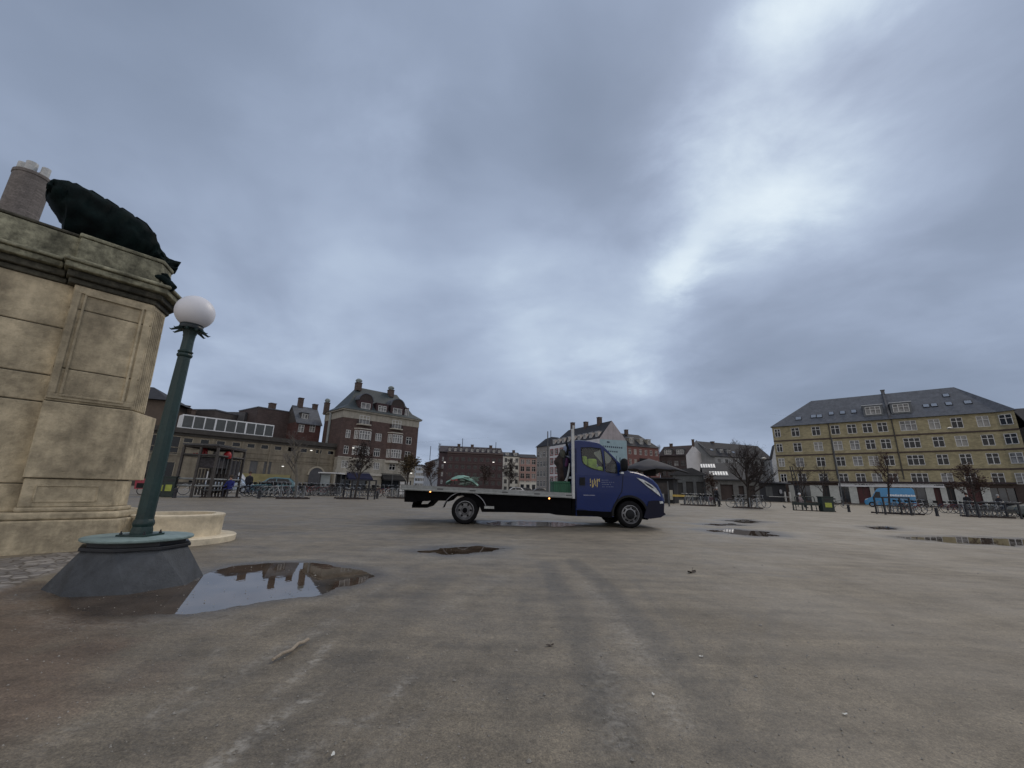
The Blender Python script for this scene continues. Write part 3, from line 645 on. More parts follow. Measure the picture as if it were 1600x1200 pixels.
# mudguards
mb=MB(); cxm=0.0; 
arcp=[(.60*math.cos(t_)*1.0-.0,.33+.53*math.sin(t_)) for t_ in np.linspace(rad(170),rad(18),20)]
mb.tube([(x,-.05,z) for x,z in arcp],.014,5); mg=mb.build('mudguard_edge',SILV,tr,True)
mb=MB(); n=len(arcp); mb.add([(x,-.045,z) for x,z in arcp]+[(x,.5,z) for x,z in arcp],[(i,i+1,i+1+n,i+n) for i in range(n-1)]); mb.build('mudguard',CHAS,tr,True)
mb=MB().box(4.0,4.03,.15,.42,.12,.52); mb.build('mud_flap',CHAS,tr)
# wheels (axis along local y)
def wheel(kind):
    w=thing('wheel',None,None); w.name='wheel'
    R=.365; prof=[(.235,-.10),(.27,-.115),(.33,-.108),(.358,-.085),(R,-.05),(R,.05),(.358,.085),(.33,.108),(.27,.115),(.235,.10)]
    MB().lathe(prof,48,RX90).build('tyre',RUB,w,True,50)
    if kind=='front':
        MB().lathe([(.245,.10),(.252,.112),(.238,.115),(.228,.085),(.215,.05),(.20,.055),(.13,.085),(.12,.05),(0,.05)],48,RX90).build('rim',SILV,w,True,30)
        hb=MB(); hb.lathe([(.125,.075),(.118,.12),(.10,.13),(.0,.132)],32,RX90)
        for k in range(8): hb.tube([(.15*math.cos(k*math.pi/4),-.075,.15*math.sin(k*math.pi/4)),(.15*math.cos(k*math.pi/4),-.095,.15*math.sin(k*math.pi/4))],.0,4)
        hb.build('hub_cap',BLACKP,w,True,40)
        sl_=MB()
        for k in range(8):
            a=k*math.pi/4+.2; c_,s_=math.cos(a),math.sin(a); M_=RX90@Matrix.Rotation(a,4,'Z'); sl_.box(.168,.196,-.045,.045,.055,.078,M_)
        sl_.build('vent_slots',CHAS,w)
    else:
        MB().lathe([(.245,.10),(.252,.112),(.238,.115),(.228,.07),(.222,-.02),(.19,-.05),(.12,-.045),(.115,.0),(.085,.02),(0,.02)],48,RX90).build('rim',SILV,w,True,30)
        sl_=MB()
        for k in range(6):
            M_=RX90@Matrix.Rotation(k*math.pi/3,4,'Z'); sl_.lathe([(0,-.03),(.028,-.03),(.028,-.04)],12,M_@Matrix.Translation((.16,0,0)))
            sl_.tube([M_@Vector((.10,0,-.03)),M_@Vector((.10,0,.01))],.012,6)
        sl_.build('vent_holes',CHAS,w)
        MB().lathe([(.075,-.03),(.07,.05),(.05,.06),(0,.06)],24,RX90).build('hub',CHAS,w,True)
    return w
wf=wheel('front'); wf.parent=tr; wf.location=(4.615,.115,.365)
c=copy_tree(wf,tr); c.location=(4.615,CW-.115,.365); c.rotation_euler=(0,0,math.pi)
wr=wheel('rear'); wr.parent=tr; wr.location=(0,.10,.365)
for y,rz in ((.36,math.pi),(CW-.36,0),(CW-.10,math.pi)): c=copy_tree(wr,tr); c.location=(0,y,.365); c.rotation_euler=(0,0,rz)
mb=MB().tube([(0,.2,.365),(0,1.8,.365)],.07,10); mb.lathe([(0,-.14),(.12,-.1),(.16,0),(.12,.1),(0,.14)],16,Matrix.Translation((0,1,.365))); mb.build('rear_axle',CHAS,tr,True)
# crate and the load hung on the frame
crate=thing('green_crate','green plastic crate standing on the front end of the truck deck','crate',(w0[0],w0[1],0),trz)
GRC=mat('green_plastic',(.010,.085,.045),.5,.2,6)
xa,zb=T(867,771); xb,zt=T(891.6,752.5); zb=b_[1]-.018
mb=MB(); ya,yb=.12,.75
for (p,q_) in (((xa,ya),(xb,ya)),((xa,yb),(xb,yb))): mb.box(p[0],q_[0],p[1]-.015,p[1]+.015,zb,zt-.05)
for xx in (xa,xb): mb.box(xx-.015,xx+.015,ya+.016,yb-.016,zb,zt-.05)
mb.box(xa,xb,ya+.02,yb-.02,zb,zb+.02); mb.build('crate_wall',GRC,crate)
mb=MB(); 
for k in range(8): xx=xa+(xb-xa)*k/7; mb.box(xx-.012,xx+.012,ya-.035,ya-.0155,zb+.02,zt-.055)
mb.build('crate_ribs',GRC,crate)
mb=MB(); mb.box(xa-.03,xb+.005,ya-.04,ya+.02,zt-.05,zt); mb.box(xa-.03,xb+.005,yb-.02,yb+.04,zt-.05,zt); mb.box(xa-.03,xa+.02,ya+.021,yb-.021,zt-.05,zt); bevel(mb.build('crate_rim',GRC,crate),.008)
# bundle: hanging tarps, bag, straps and long tools
dirs=dict(n=(-td[1],td[0]))
def T2(px,py,yy): 
    A=w0+np.array([-td[1],td[0]])*yy; return pl(px,py,A,td)
bun=thing('hanging_gear','brown sacks, coats and straps hung on the frame behind the cab','gear bundle',(w0[0],w0[1],0),trz)
def cloth(name,pxs,yy,th,mm,seed):
    r_=random.Random(seed); mb=MB(); n=20; vs=[];fs=[]
    for i,(pl_,pr_,py) in enumerate(pxs):
        L=T2(pl_,py,yy); Rr=T2(pr_,py,yy); cx_=(L[0]+Rr[0])/2; hw=(Rr[0]-L[0])/2; z=L[1]
        for k in range(n):
            a=2*math.pi*k/n; rr_=1+.13*math.sin(3*a+i*.7+seed)+.08*math.sin(7*a-i)
            vs.append((cx_+hw*math.cos(a)*(rr_ if abs(math.sin(a))>.2 else 1),yy+th*math.sin(a)*rr_,z+r_.uniform(-.01,.01)))
    m_=len(pxs)
    for i in range(m_-1):
        for k in range(n): fs.append((i*n+k,i*n+(k+1)%n,(i+1)*n+(k+1)%n,(i+1)*n+k))
    fs+=[tuple(range(n)),tuple((m_-1)*n+k for k in range(n))[::-1]]
    mb.add(vs,fs); o=mb.build(name,mm,bun,True,60); return o
cloth('sack',[(874.8,876.5,706),(873.5,882,708),(872,884,712),(869,885,716),(866.6,885.5,720),(867,885,724),(869.5,886,728),(870.5,887,735),(871,887.5,745),(872,888,752),(875,886,756)],.9,.22,mat('brown_cloth',(.035,.024,.022),.9,.5,6,.6,10),3)
cloth('hat',[(876,879,702.5),(875,883.5,704.5),(874.6,884.5,708),(875.5,884.5,712),(877.5,883,715)],.72,.12,mat('grey_green_cloth',(.075,.078,.062),.9,.3,6,.6,12),5)
cloth('coat',[(882,884,713),(879.5,889,716),(879,890,722),(880,890,732),(881,889.5,742),(883,888.5,750)],.68,.14,mat('dark_coat',(.010,.010,.018),.9,.4,6,.6,12),9)
cloth('strap',[(884,887.5,716),(883.5,888.5,720),(882.5,888,726),(882.6,886,729)],.50,.05,mat('purple_strap',(.055,.012,.055),.8,.3,8),13)
mb=MB(); 
for pts,yy in (([(886.5,683),(885,690),(887.2,697),(887.5,712)],.7),([(884,692),(886.5,700),(885,712)],.9),([(892,703),(888,703.4),(887,700)],.4)):
    mb.tube([(*[T2(x,y,yy)[0]],yy,T2(x,y,yy)[1]) for x,y in pts],.022,6)
mb.build('hook',BLACKP,bun,True)
mb=MB(); mb.tube([(T2(x,y,.45)[0],.45,T2(x,y,.45)[1]) for x,y in [(884.5,752),(887,745),(889,735),(890,724)]],[.05,.03,.03,.02],8); mb.build('shovel_handle',mat('worn_white',(.30,.32,.32),.6,.3,8),bun,True)
# ------------------------------------------------------------------ small things on the gravel
p=[G(425.5,1036.5),G(440,1028),G(455,1021),G(465,1012),G(474,1008),G(481,1005)]
WOOD=mat('weathered_twig',(.30,.25,.19),.8,.3,20,.5,60)
st=MB().tube([(x,y,.018+.004*(i%2)) for i,(x,y,_) in enumerate(p)],[.008,.0095,.009,.010,.009,.010],8).build('stick',WOOD,None,True); tag(st,'bare pale stick lying on the gravel in the foreground','stick')
LEAF=mat('dead_leaf',(.045,.032,.024),.8,.5,20)
def leaf(px,py,s,rz,lab,mm=LEAF):
    g=G(px,py); mb=MB(); vs=[];fs=[]
    for i in range(7):
        for j in range(4):
            u=i/6*2-1; w=math.sqrt(max(0,1-u*u))*.42; v=(j/3*2-1)*w; vs.append((u*s,v*s,.006+s*(.25*u*u+.35*v*v+.1*math.sin(i*2.1+j))))
    for i in range(6):
        for j in range(3): a=i*4+j; fs.append((a,a+1,a+5,a+4))
    mb.add(vs,fs,TR(g[0],g[1],0,0,0,rz)); mm is LEAF and mb.tube([Vector((g[0],g[1],.01)),Vector((g[0]+s*.8*math.cos(rz+.4),g[1]+s*.8*math.sin(rz+.4),.02+s*.5))],s*.03,4)
    o=mb.build('fallen_leaf',mm,None,True); tag(o,lab,'leaf'); return o
leaf(1081,895,.075,.5,'curled dark leaf standing up on the gravel right of the truck')
leaf(859,1010,.028,.2,'small flat dark leaf on the damp tyre track in the middle')
WH=mat('white_scrap',(.62,.62,.58),.7,.1,20)
for (x,y,lb) in ((1095,1027,'white paper scrap between the tyre tracks'),(1320,1118,'white paper scrap in the right foreground'),(1021,1087,'white scrap beside the dark smudge in the foreground'),(520,1182,'pale pebble at the lower left of the foreground')):
    leaf(x,y,.014,x*.1,lb,WH).name='paper_scrap'
mb=MB(); rg_=random.Random(5)
for k in range(5000):
    d=1.1+11*rg_.random()**1.7; a=rg_.uniform(-.95,.95); x,y=d*math.sin(a),d*math.cos(a); r_=rg_.uniform(.0015,.006)*(1+1.2*(rg_.random()<.04)); z=.001
    v=[(x+r_*math.cos(q)*rg_.uniform(.7,1.2),y+r_*math.sin(q)*rg_.uniform(.7,1.2),z) for q in (0,1.25,2.5,3.8,5)]; mb.add(v+[(x,y,z+r_*.9)],[(i,(i+1)%5,5) for i in range(5)])
o=mb.build('gravel',mat('gravel_stone',(.24,.225,.20),.8,.6,300),None); tag(o,'loose small stones scattered over the packed gravel','gravel',kind='stuff')
# ------------------------------------------------------------------ buildings
WHITEF=mat('white_window_frame',(.52,.52,.51),.6,.06,5)
GLD=mat('dark_glass',(.006,.007,.009),.06,.5,1.1,spec=.35); GLC=mat('curtained_glass',(.15,.15,.15),.12,.7,1.2,spec=.4); GLB=mat('blind_glass',(.22,.215,.20),.2,.3,.8,spec=.4)
SLATE=mat('slate_roof',(0.101,0.111,0.131),.6,.22,1.2,.2,8,streak=.25,grime=.25); SLATEG=mat('green_slate_roof',(.040,.052,.056),.6,.22,1.2,streak=.2)
DROOF=mat('dark_tile_roof',(.026,.027,.033),.8,.3,1.5,grime=.3)
DARKO=mat('dark_opening',(.010,.011,.013),.5,.4,2)
WC={}
def winproto(w,h,kind,fm,gm,rec=.12):
    k=(round(w,2),round(h,2),kind,fm.name,gm.name)
    if k in WC: return WC[k]
    b=.085 if w<2.4 else .10; y0,y1=rec-.09,rec-.01
    mb=MB(); a=w/2; c=h/2
    mb.box(-a,a,y0,y1,-c,-c+b); mb.box(-a,a,y0,y1,c-b,c); mb.box(-a,-a+b,y0,y1,-c+b,c-b); mb.box(a-b,a,y0,y1,-c+b,c-b)
    nm={'cross':1,'triple':2,'quad':3,'plain':0,'pair':1,'six':5}[kind]
    for i in range(nm):
        x=-a+w*(i+1)/(nm+1); mb.box(x-b*.6,x+b*.6,y0,y1,-c+b,c-b)
    if kind in('cross','triple','quad','six'):
        z=c-h*.36
        for i in range(nm+1):
            xa=-a+w*i/(nm+1)+b*.61; xb=-a+w*(i+1)/(nm+1)-b*.61
            if i==0: xa=-a+b
            if i==nm: xb=a-b
            mb.box(xa,xb,y0,y1,z-b*.5,z+b*.5)
    me=mb.build('window',fm); p=MB().quad((-a+.01,rec,-c+.01),(a-.01,rec,-c+.01),(a-.01,rec,c-.01),(-a+.01,rec,c-.01)).build('pane',gm,me)
    WC[k]=[me,False]; return WC[k]
def putwin(parent,x,y,z,w,h,kind='cross',fm=None,gm=None,rz=0,rec=.12):
    e=winproto(w,h,kind,fm or WHITEF,gm or random.choice([GLD]*6+[GLC]*2+[GLB]),rec)
    if not e[1]: e[1]=True; o=e[0]; o.parent=parent
    else: o=copy_tree(e[0],parent)
    o.location=(x,y,z); o.rotation_euler=(0,0,rz); return o
def holes_wall(mb,x0,x1,z0,z1,holes,y=0,rec=.20,M=None):
    xs=sorted({x0,x1,*[h[0] for h in holes],*[h[1] for h in holes]}); zs=sorted({z0,z1,*[h[2] for h in holes],*[h[3] for h in holes]})
    xs=[x for x in xs if x0<=x<=x1]; zs=[z for z in zs if z0<=z<=z1]
    for j in range(len(zs)-1):
        run=None
        for i in range(len(xs)):
            blocked=True
            if i<len(xs)-1:
                cx=(xs[i]+xs[i+1])/2; cz=(zs[j]+zs[j+1])/2
                blocked=any(h[0]<cx<h[1] and h[2]<cz<h[3] for h in holes)
            if not blocked and run is None: run=xs[i]
            if (blocked or i==len(xs)-1) and run is not None:
                mb.add([(run,y,zs[j]),(xs[i],y,zs[j]),(xs[i],y,zs[j+1]),(run,y,zs[j+1])],[(0,1,2,3)],M); run=None
    for a,b,c,d in holes:
        mb.add([(a,y,c),(b,y,c),(b,y,d),(a,y,d),(a,y+rec,c),(b,y+rec,c),(b,y+rec,d),(a,y+rec,d)],[(0,1,5,4),(1,2,6,5),(2,3,7,6),(3,0,4,7)],M)
class Bld:
    def __init__(s,name,label,A,B,cat='building',group=None):
        s.A=np.array(A[:2],float); s.B=np.array(B[:2],float); d=s.B-s.A; s.L=float(np.hypot(*d)); s.d=d/s.L; s.n=np.array([-s.d[1],s.d[0]])
        s.root=thing(name,label,cat,(s.A[0],s.A[1],0),math.atan2(d[1],d[0]),group); s.holes=[]; s.w=[]
    def P(s,px,py,y=0): a,z=pl(px,py,s.A+s.n*y,s.d); return a,z
    def win(s,x,z,w,h,kind='cross',fm=None,gm=None): s.holes.append((x-w/2,x+w/2,z-h/2,z+h/2)); s.w.append((x,z,w,h,kind,fm,gm))
    def grid(s,xs,zs,w,h,kind='cross',fm=None,gm=None):
        for x in xs:
            for z in zs: s.win(x,z,w,h,kind,fm,gm)
    def wall(s,m,z0,z1,depth,foot=None,name='wall'):
        mb=MB(); holes_wall(mb,0,s.L,z0,z1,[h for h in s.holes if h[3]<=z1+.01 and h[2]>=z0-.01])
        pts=foot or [(s.L,0),(s.L,depth),(0,depth),(0,0)]
        for a,b in zip(pts[:-1],pts[1:]): mb.add([(a[0],a[1],z0),(b[0],b[1],z0),(b[0],b[1],z1),(a[0],a[1],z1)],[(0,1,2,3)])
        ft=[p for p in pts]; mb.add([(x,y,z1) for x,y in ft],[tuple(range(len(ft)))])
        o=mb.build(name,m,s.root)
        for x,z,w,h,k,fm,gm in s.w:
            if z0-.01<=z-h/2 and z+h/2<=z1+.01: putwin(s.root,x,0,z,w,h,k,fm,gm)
        s.w=[q for q in s.w if not(z0-.01<=q[1]-q[3]/2 and q[1]+q[3]/2<=z1+.01)]
        return o
    def box(s,name,m,*a): return MB().box(*a).build(name,m,s.root)
    def band(s,z,h,m,pr=.15,name='string_course',x0=-.05,x1=None): return s.box(name,m,x0,(x1 if x1 is not None else s.L+.05),-pr,-.003,z,z+h)
    def gable(s,m,ez,rz,depth,oh=.35,x0=None,x1=None,wm=None,name='roof',ry=None):
        x0=-oh*.5 if x0 is None else x0; x1=s.L+oh*.5 if x1 is None else x1; r=depth/2 if ry is None else ry; k=(rz-ez)/r
        mb=MB(); th=.18
        v=[(x,y,z) for x in (x0,x1) for y,z in ((-oh,ez-oh*k),(r,rz),(depth+oh,ez-oh*k),(depth+oh,ez-oh*k+th),(r,rz+th),(-oh,ez-oh*k+th))]
        f=[(0,1,7,6),(1,2,8,7),(2,3,9,8),(3,4,10,9),(4,5,11,10),(5,0,6,11),(0,5,4,1),(1,4,3,2),(6,7,10,11),(7,8,9,10)]
        mb.add(v,f); o=mb.build(name,m,s.root)
        if wm: 
            g=MB(); 
            for xx in (0,s.L): g.add([(xx,0,ez),(xx,depth,ez),(xx,r,rz)],[(0,1,2)])
            g.build('gable',wm,s.root)
        return o
    def hip(s,m,ez,rz,depth,oh=.45,hl=None,hr=None):
        r=depth/2; hl=r if hl is None else hl; hr=r if hr is None else hr
        v=[(-oh,-oh,ez),(s.L+oh,-oh,ez),(s.L+oh,depth+oh,ez),(-oh,depth+oh,ez),(hl,r,rz),(s.L-hr,r,rz)]
        return MB().add(v,[(0,1,5,4),(1,2,5),(2,3,4,5),(3,0,4),(3,2,1,0)]).build('roof',m,s.root)
    def chimney(s,x,y,z0,z1,w=.8,m=None,d=None,cap=None):
        d=d or w; mb=MB().box(x-w/2,x+w/2,y-d/2,y+d/2,z0,z1); mb.box(x-w/2-.08,x+w/2+.08,y-d/2-.08,y+d/2+.08,z1,z1+.15)
        o=mb.build('chimney',m or BRK,s.root)
        if cap: MB().lathe([(w*.5,z1+.15),(w*.5,z1+.5),(w*.62,z1+.52),(w*.6,z1+.8),(w*.35,z1+1.1),(0,z1+1.15)],12,Matrix.Translation((x,y,0))).build('chimney_cap',cap,o,True)
        return o
    def dormer(s,x,ybase,z0,w,h,m,wm=None,kind='pair',depth=2.5,rm=None,ww=None):
        o=MB().box(x-w/2,x+w/2,ybase,ybase+depth,z0,z0+h).build('dormer',m,s.root)
        MB().box(x-w/2-.12,x+w/2+.12,ybase-.15,ybase+depth,z0+h,z0+h+.14).build('dormer_roof',rm or SLATE,o)
        e=winproto(ww or w*.78,h*.74,kind,WHITEF,GLC,.12)
        q=copy_tree(e[0],o) if e[1] else e[0]; e[1]=True; q.parent=o; q.location=(x,ybase-.125,z0+h*.5); return o
BRK=mat('chimney_brick',(.09,.065,.055),.85,.25,3,brick=(.5,.16,.6))
def ZX(x0,y0,sc): return lambda X,Y:(x0+X/sc,y0+Y/sc)
# ---- yellow apartment house
YB=mat('yellow_brick',(0.336,0.293,0.179),.85,.16,.5,.15,20,brick=(.50,.15,.88),grime=.18,streak=.15); BRN=mat('brown_plaster',(.060,.042,.036),.8,.2,1.5); PAN=mat('pale_shop_panel',(0.405,0.419,0.398),.7,.12,1.5,grime=.15)
za=ZX(1190,590,5.22); zb_=ZX(1380,590,5.22)
A_=G(1221.5,666.5,15.8); B_=G(1553,644.5,15.8)
y=Bld('apartment_house','long yellow brick apartment house with grey slate roof and shops below','A' and A_,B_)
y.root['label']='long yellow brick apartment house with grey slate roof and shops at street level'
L=y.L; EZ=15.8
P0=np.array([-1.3,1.2]); 
def wl(b,dx,dy): v=np.array([dx,dy]); return (float(v@b.d),float(v@b.n))
f0=wl(y,-1.35,1.3); q3=G(1584,641,15.8)[:2]-y.A; f3=(float(q3@y.d),float(q3@y.n)); f3=(f3[0],f3[1])
# keep the right facet at a plausible chamfer: 3.4 m long, turned toward the street
pz=[y.P(*za(*p))[1] for p in ((275,445),(295,568),(314,690),(333,820))]
cols=[y.P(*za(*p))[0] for p in ((275,445),(443,436),(600,425),(735,415),(862,410),(985,400))]+[y.P(*zb_(*p))[0] for p in ((203,390),(417,378),(600,365),(812,350))]
for i,c in enumerate(cols):
    for z in pz: y.win(c,z,2.25 if i==6 else 1.45,1.85,'triple' if i==6 else 'cross')
GZ=3.9
y.holes+= [(1.0,3.2,.4,3.0)]; y.holes.pop()
D1=11.
foot=[(L,0),f3,(f3[0]-1,D1),(f0[0],D1),f0,(0,0)]
print('pz',pz); y.wall(YB,GZ,EZ,D1,foot,'wall')
# facet windows
def facet(b,pa,pb,zs,w,h,kind='cross'):
    v=np.array(pb)-np.array(pa); L_=np.hypot(*v); an=math.atan2(v[1],v[0]); mid=(np.array(pa)+np.array(pb))/2; nn=np.array([v[1],-v[0]])/L_
    for z in zs:
        MB().add([(*(mid+v/L_*sx*w*.5+nn*.012),z+sz*h*.5) for sx,sz in ((-1,-1),(1,-1),(1,1),(-1,1))],[(0,1,2,3)]).build('window_recess',DARKO,b.root)
        putwin(b.root,mid[0]+nn[0]*.14,mid[1]+nn[1]*.14,z,w,h,kind,rz=an)
facet(y,f0,(0,0),pz,1.1,1.75); facet(y,(L,0),f3,pz,1.5,1.75)
# ground floor
mb=MB(); ft=foot; 
for a,b in list(zip(ft[:-1],ft[1:])): mb.add([(a[0],a[1],0),(b[0],b[1],0),(b[0],b[1],GZ),(a[0],a[1],GZ)],[(0,1,2,3)])
holes=[]; shops=[]
g_=lambda X,Y,z=za: y.P(*z(X,Y))[0]
pan=[(g_(232,960),g_(275,960)),(g_(400,930),g_(500,930)),(g_(555,930),g_(635,930)),(g_(725,980),g_(790,980)),(g_(890,950),g_(925,950)),(g_(358,980,zb_),g_(425,980,zb_)),(g_(480,980,zb_),g_(530,980,zb_)),(g_(590,960,zb_),g_(690,960,zb_)),(g_(810,970,zb_),g_(885,970,zb_))]
edges=[-.0]+[e for p in pan for e in p]+[L]
for i in range(0,len(edges),2):
    a,b=edges[i]+.02,edges[i+1]-.02
    if b-a>.3: holes.append((a,b,.35,3.35))
holes_wall(mb,0,L,0,GZ,holes,0,.5); mb.build('shop_wall',BRN,y.root)
SHM=[DARKO,mat('dark_red_shopfront',(.055,.010,.012),.5,.3,2),DARKO,mat('shop_glass',(.02,.024,.03),.08,.6,1.2,spec=.7)]
for i,(a,b,c,d) in enumerate(holes):
    o=MB().quad((a,.45,c),(b,.45,c),(b,.45,d),(a,.45,d)).build('shop_window',SHM[[3,0,3,1,3,1,0,1,3,3][i%10]],y.root)
    k=max(1,int((b-a)/1.3)); mb=MB()
    for j in range(1,k+1): x=a+(b-a)*j/(k+1); mb.box(x-.04,x+.04,.38,.44,c,d)
    mb.build('mullion',BRN,o)
for a,b in pan: y.box('shop_panel',PAN,a,b,-.06,-.004,.15,3.45)
c_=g_(530,935); y.box('window_recess',DARKO,c_-.75,c_+.75,-.07,-.0605,1.6,3.3) if False else None
SIGN=mat('white_fascia',(0.624,0.636,0.660),.6,.08,2); SGT=mat('sign_lettering',(.10,.10,.11),.6,.1,5)
fa,fb=g_(632,905),g_(505,912,zb_); sg=y.box('shop_sign',SIGN,fa,fb,-.22,-.08,3.28,3.93)
mb=MB()
for (u,n_) in ((g_(765,905),7),(g_(820,905),9),(g_(440,912,zb_),10),(g_(500,912,zb_)-1.2,5)):
    for j in range(n_): mb.box(u+j*.22,u+j*.22+.11+.05*(j%3==0),-.235,-.221,3.58,3.58+.14+.05*(j%2))
mb.build('sign_lettering',SGT,sg)
y.box('awning_band',mat('dark_brown_canopy',(.030,.020,.024),.8,.2,1.5),-.1,L+.1,-.75,-.003,3.97,4.25)
for z in ((pz[0]+pz[1])/2-.12,(pz[1]+pz[2])/2-.12,(pz[2]+pz[3])/2-.12): y.band(z-.1,.26,BRN,.10)
for pa,pb in ((f0,(0,0)),((L,0),f3)):
    for z in ((pz[0]+pz[1])/2-.22,(pz[1]+pz[2])/2-.22,(pz[2]+pz[3])/2-.22,3.95):
        v=np.array(pb)-np.array(pa); nn=np.array([v[1],-v[0]])/np.hypot(*v)*.1
        MB().hprism([tuple(pa),tuple(pb),tuple(np.array(pb)+nn),tuple(np.array(pa)+nn)],z,z+(.26 if z>4.1 else .3)).build('string_course',BRN,y.root)
for X in (565,1092): x=g_(X,500) ; MB().tube([(x,-.12,4.7),(x,-.12,EZ)],.09,6).build('downpipe',mat('dark_pipe',(.05,.045,.04),.6,.2,3),y.root,True)
# roof
R0=y.P(1267.5,627.3,5.5); R1=y.P(1490,604,5.5); rz_=(R0[1]+R1[1])/2
def out(p,k=.45): c=np.array([L/2,5]); v=np.array(p)-c; return (p[0]+math.copysign(k,v[0])*.6,p[1]+math.copysign(k,v[1]))
E=[out(f0),out((0,0)),out((L,0)),out(f3),out((f3[0]-1,D1)),out((f0[0],D1))]
rv=[(*p,EZ) for p in E]+[(R0[0],5.5,rz_),(R1[0],5.5,rz_)]
MB().add(rv,[(1,2,7,6),(0,1,6),(5,0,6),(2,3,7),(3,4,7),(4,5,6,7),(5,4,3,2,1,0)]).build('roof',SLATE,y.root)
rk=(rz_-EZ)/(5.5+.45)                              # front slope
def onroof(b,px,py,ez=EZ,k=rk,oh=.45):
    yy=1.0
    for _ in range(30): s_,z_=b.P(px,py,yy); yy+= ((z_-ez)/k-oh-yy)*.6
    return s_,yy,z_
def skylight(b,px,py,w,h,k=rk,ez=EZ,m=None,oh=.45):
    s_,yy,z_=onroof(b,px,py,ez,k,oh); an=math.atan(k)
    M_=TR(s_,yy,z_,an,0,0); o=MB().box(-w/2,w/2,-h/2,h/2,.0,.12,M_).build('skylight',BLACKP,b.root)
    MB().box(-w/2+.07,w/2-.07,-h/2+.07,h/2-.07,.121,.14,M_).build('skylight_pane',m or SKYG,o)
SKYG=mat('skylight_glass',(.28,.30,.33),.05,.1,3,spec=1.0,metal=.5)
for X,Y,w in ((300,335,1.1),(423,318,1.0),(472,316,1.0),(568,294,.9),(660,287,.9),(752,278,.9)): skylight(y,*za(X,Y),w,1.1)
for X,Y,w in ((350,232,.9),(415,226,.9),(535,215,.9),(690,203,1.0),(512,147,.9)): skylight(y,*zb_(X,Y),w,1.0)
for (X,Y,z) in ((915,270,za),(152,250,zb_)):
    s_,yy,z_=onroof(y,*z(X,Y+40)); y.dormer(s_,yy-.2,z_-.1,2.9,2.1,mat('dormer_zinc',(.10,.11,.12),.6,.2,3),kind='triple',rm=mat('pale_dormer_roof',(.40,.42,.45),.6,.1,3))
s_,yy,z_=onroof(y,*za(1045,322)); mb=MB().prism([(0,0),(0,0)],0,1) if False else MB()
M0=[(s_-.14,-.3,EZ+.1),(s_+.14,-.3,EZ+.1),(s_+.14,5.5,rz_),(s_-.14,5.5,rz_),(s_-.14,-.3,EZ+.75),(s_+.14,-.3,EZ+.75),(s_+.14,5.5,rz_+.6),(s_-.14,5.5,rz_+.6)]
mb.add(M0,[(0,3,2,1),(4,5,6,7),(0,1,5,4),(1,2,6,5),(2,3,7,6),(3,0,4,7)]); mb.build('firewall',mat('grey_render',(.10,.10,.105),.8,.2,2),y.root)
y.chimney(s_,5.6,rz_,rz_+.7,.55,MATS['grey_render'])
# ---- dark house at the right edge
d_=Bld('corner_house','dark brick house cut by the right edge of the picture behind the yellow one',(q3+y.A)+np.array([3.2,1.0]),(q3+y.A)+np.array([16,-9]))
d_.grid([1.5,4.0,6.5,9],[5.5,8.6,11.6],1.3,1.7); d_.wall(mat('dark_umber_brick',(.06,.045,.04),.85,.2,.6,brick=(.5,.15,.8)),0,13.6,10); d_.gable(DROOF,13.6,17,10)
# ---- red brown corner house on the left
RB=mat('red_brown_brick',(.092,.060,.053),.85,.25,.5,.15,20,brick=(.5,.15,.85),grime=.2); CRM=mat('cream_render',(0.338,0.317,0.270),.8,.15,.6,.1,10,streak=.25,grime=.15); REVEAL=mat('carved_cream',(0.390,0.370,0.325),.8,.2,4,.4,6)
zc=ZX(440,580,5.715); A_=G(538,638,17.2); B_=G(655,656.5,17.2)
k=Bld('brick_corner_house','tall red brown brick corner house with bay windows and rounded roof gables',A_,B_); L=k.L; EZ2=17.2; SD=10.5
def kw(X0,Y0,X1,Y1,kind='cross',snap=None,gm=None):
    x0=k.P(*zc(X0,(Y0+Y1)/2))[0]; x1=k.P(*zc(X1,(Y0+Y1)/2))[0]; z0=k.P(*zc((X0+X1)/2,Y1))[1]; z1=k.P(*zc((X0+X1)/2,Y0))[1]
    return (x0+x1)/2,(z0+z1)/2,x1-x0,z1-z0
W_=[kw(852,425,912,497),kw(840,552,905,630),kw(827,688,888,765)]
rows=[w[1] for w in W_]; ww=W_[0][2]; hh=1.75
for Xc in ((612,420),(880,460),(1147,497)):
    x=k.P(*zc(*Xc))[0]
    for r_ in rows: k.win(x,r_,1.05 if Xc[0]==612 else 1.5,hh,'cross' if Xc[0]!=880 else 'triple')
gz2=kw(820,815,880,880)
for X in (562,848): x=k.P(*zc(X,845))[0]; k.win(x,gz2[1],1.4,1.5,'cross' if X==562 else 'triple')
x=k.P(*zc(1105,870))[0]; k.win(x,gz2[1],1.3,1.5)
bays=[]
for X0,X1,Y in ((645,800,565),(945,1080,598)):
    a=k.P(*zc(X0,Y))[0]; b=k.P(*zc(X1,Y))[0]; bays.append((a,b)); 
F1=k.P(*zc(620,772))[1]; print('brick rows',rows,gz2,'F1',F1,'ground top',k.P(*zc(620,905))); GK=k.P(*zc(620,905))[1]-.45; Zb0=rows[2]-1.6; Zb1=rows[1]+1.25
k.wall(RB,F1,EZ2-1.9,SD,name='brick_wall'); 
for a,b in bays: k.win((a+b)/2,gz2[1],1.6,1.4,'cross')
foot=[(L,0),(L,SD),(0,SD),(0,0)]
o=k.wall(CRM,GK,F1,SD,name='first_floor_wall')
k.box('frieze',CRM,-.06,L+.06,-.06,SD+.05,EZ2-1.9,EZ2-.3)
k.box('cornice',CRM,-.5,L+.5,-.5,SD+.4,EZ2-.3,EZ2)
k.band(GK-.05,.5,REVEAL,.35,'fascia'); k.band(F1-.05,.2,REVEAL,.12)
